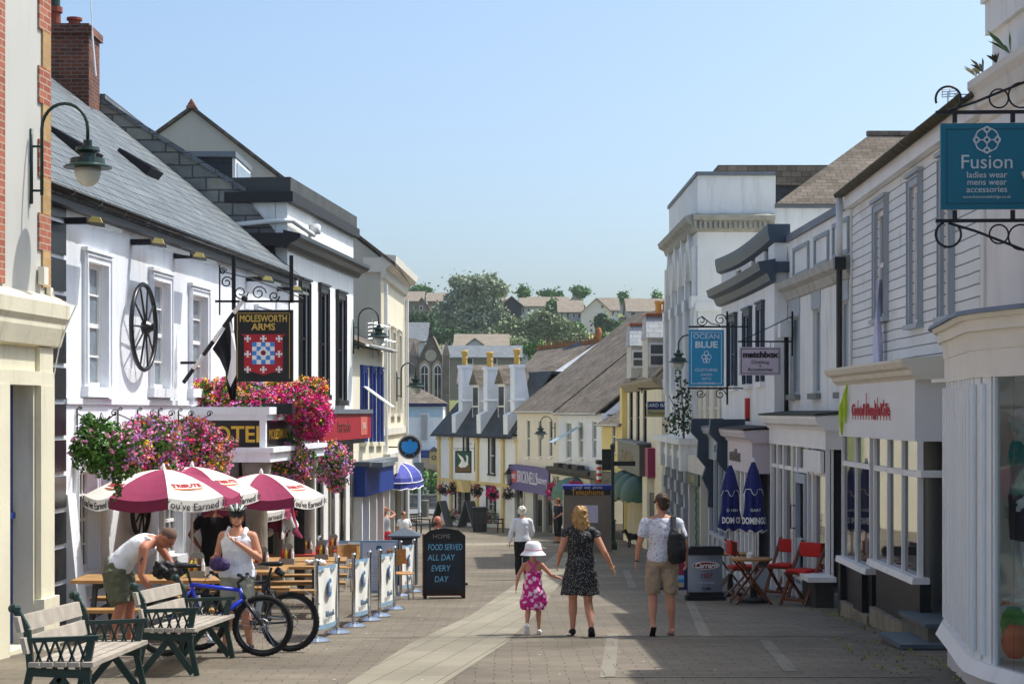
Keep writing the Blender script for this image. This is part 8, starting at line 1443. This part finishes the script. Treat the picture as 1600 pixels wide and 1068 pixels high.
# mannequins in the right bay window
for i, (X, Y, s, mt, ms, lab) in enumerate(((4.5, 15.75, 1.0, ('teal jersey', '2f9a96'), ('navy shorts', '27304a'), 'shop mannequin in a teal top and navy shorts'), (4.6, 14.7, 1.0, ('lime print', '8fb83a'), ('white skirt', 'dcdcd8'), 'shop mannequin in a lime green top nearest us'), (4.95, 16.9, 1.0, ('scarlet jersey', 'c23038'), ('blue denim', '42527c'), 'shop mannequin in a scarlet top deepest in the bay'))):
    t = thing('mannequin', lab, 'mannequin', (0, 0, 0), 'shop mannequins in the bay window'); a = Fig(1.72, .92, 1).set(Lw=(-.34, .12, .95)); a.body(t, mat('white mannequin', 'dfe3e2', .3), .014); q = MB(); a.torso(q, .15, .93, .02); [a.arm(q, n, 0, .2, .014) for n in 'LR']; remesh(q, 'top', pattern('top '+mt[0], mt[1], 'e8e8e0', 6, .16, .8, 'flower') if i == 1 else mat(mt[0], mt[1], .8, .15, 6), t, .015, 3, .01, 8)
    q = MB(); a.torso(q, 0, .22, .02); [a.leg(q, n, 0, .42, .02) for n in 'LR']; remesh(q, 'lower_garment', mat(ms[0], ms[1], .8, .15, 6), t, .015); place(t, (X, Y, -.02), 95); q = MB(); q.lathe([(.2, -.48), (.2, -.03)], (0, 0, 0), 16); q.build('plinth', W_TRM, t)
q = MB(); [q.ell((4.3+.07*i, 15.3+.3*i, -.3+.12*(i % 2)), (.12, .14, .16), 8, 6, mi=i % 3) for i in range(5)]; tag(q.build('folded_clothes', [col('d8623a', .8), col('3aa648', .8), col('d8c890', .8)], smooth=True), 'bright folded clothes on the bay window floor', 'clothes', kind=None)
# aerials
t = thing('tv_aerial', 'grid television aerial above the right hand gutter', 'aerial', P(1480, 190, 24)); Y = 24; a, b = P(1481, 190, Y), P(1481, 143, Y); q = MB(); q.tube([a, b], .012, 5); q.build('mast', STEEL, t); q = MB(); [q.tube([P(1472, y, Y), P(1496, y-2, Y)], .006, 4) for y in (140, 144, 148, 152)]; [q.tube([P(x_, 139, Y), P(x_, 152, Y)], .006, 4) for x_ in (1472, 1484, 1496)]; q.tube([P(1490, 147, Y), P(1505, 153, Y-.3)], .008, 4); q.build('grid', STEEL, t)
for lab, px, y0, y1, Y in (('tangled television aerial behind the corner wall lamp', 583, 560, 497, 47), ('small aerial farther along beyond the corner wall lamp', 592, 556, 520, 48.5)):
    t = thing('tv_aerial', lab, 'aerial', P(px, y0, Y)); q = MB(); q.tube([P(px, y0, Y), P(px, y1, Y)], .02, 5); [q.tube([P(px-8, y1+8+k*6, Y), P(px+9, y1+6+k*6, Y+.3)], .008, 4) for k in range(5)]; q.tube([P(px, y1+8, Y), P(px+26, y1+14, Y+.2)], .01, 4); q.build('antenna', STEEL, t)
# ================= moss and weeds along the right kerb =================
q = MB(); pts = []; sz = []
for k in range(170):
    s = RNG.random()
    if k < 110: X = 4.42-.9*RNG.random()**2+.25*s; Y = 15.6+6.5*s
    else: X = 4.9-.25*RNG.random(); Y = 22+6*s
    n = int(RNG.integers(2, 6)); X = min(X, 4.5 if Y < 20 else 4.85)
    for j in range(n): pts.append((X+RNG.normal()*.03, Y+RNG.normal()*.05, gz(Y)+.012)); sz.append(RNG.uniform(.012, .035))
cloud(q, pts, sz, [0]*len(pts), tilt=2.5)
tag(q.build('weeds', mat('yellow green moss', '848a3c', .9, .4, 6)), None, None, kind='stuff')
q = MB()
for k in range(60):
    X, Y = RNG.uniform(-3, 4.3), RNG.uniform(16.5, 34); a = RNG.uniform(0, 6.28); r = RNG.uniform(.008, .02); z = gz(Y)+.008
    q.add([(X+r*math.cos(a+b), Y+r*math.sin(a+b), z) for b in (0, 1.6, 3.1, 4.7)], [(0, 1, 2, 3)])
tag(q.build('litter specks', mat('pale litter', 'c9c4b8', .8, .2, 9)), None, None, kind='stuff')
# ---------------- thin summer haze ----------------
q = MB(); q.box(-180, 180, -40, 520, -9, 48); hzb = q.build('haze', [], loc=(0, 0, 0)); hzb['kind'] = 'stuff'
m = bpy.data.materials.new('haze'); m.use_nodes = True; N = m.node_tree.nodes; N.remove(N['Principled BSDF']); pv = N.new('ShaderNodeVolumePrincipled'); pv.inputs['Density'].default_value = .0002; pv.inputs['Color'].default_value = (.9, .95, 1, 1); pv.inputs['Anisotropy'].default_value = .3
m.node_tree.links.new(pv.outputs[0], N['Material Output'].inputs['Volume']); hzb.data.materials.append(m)
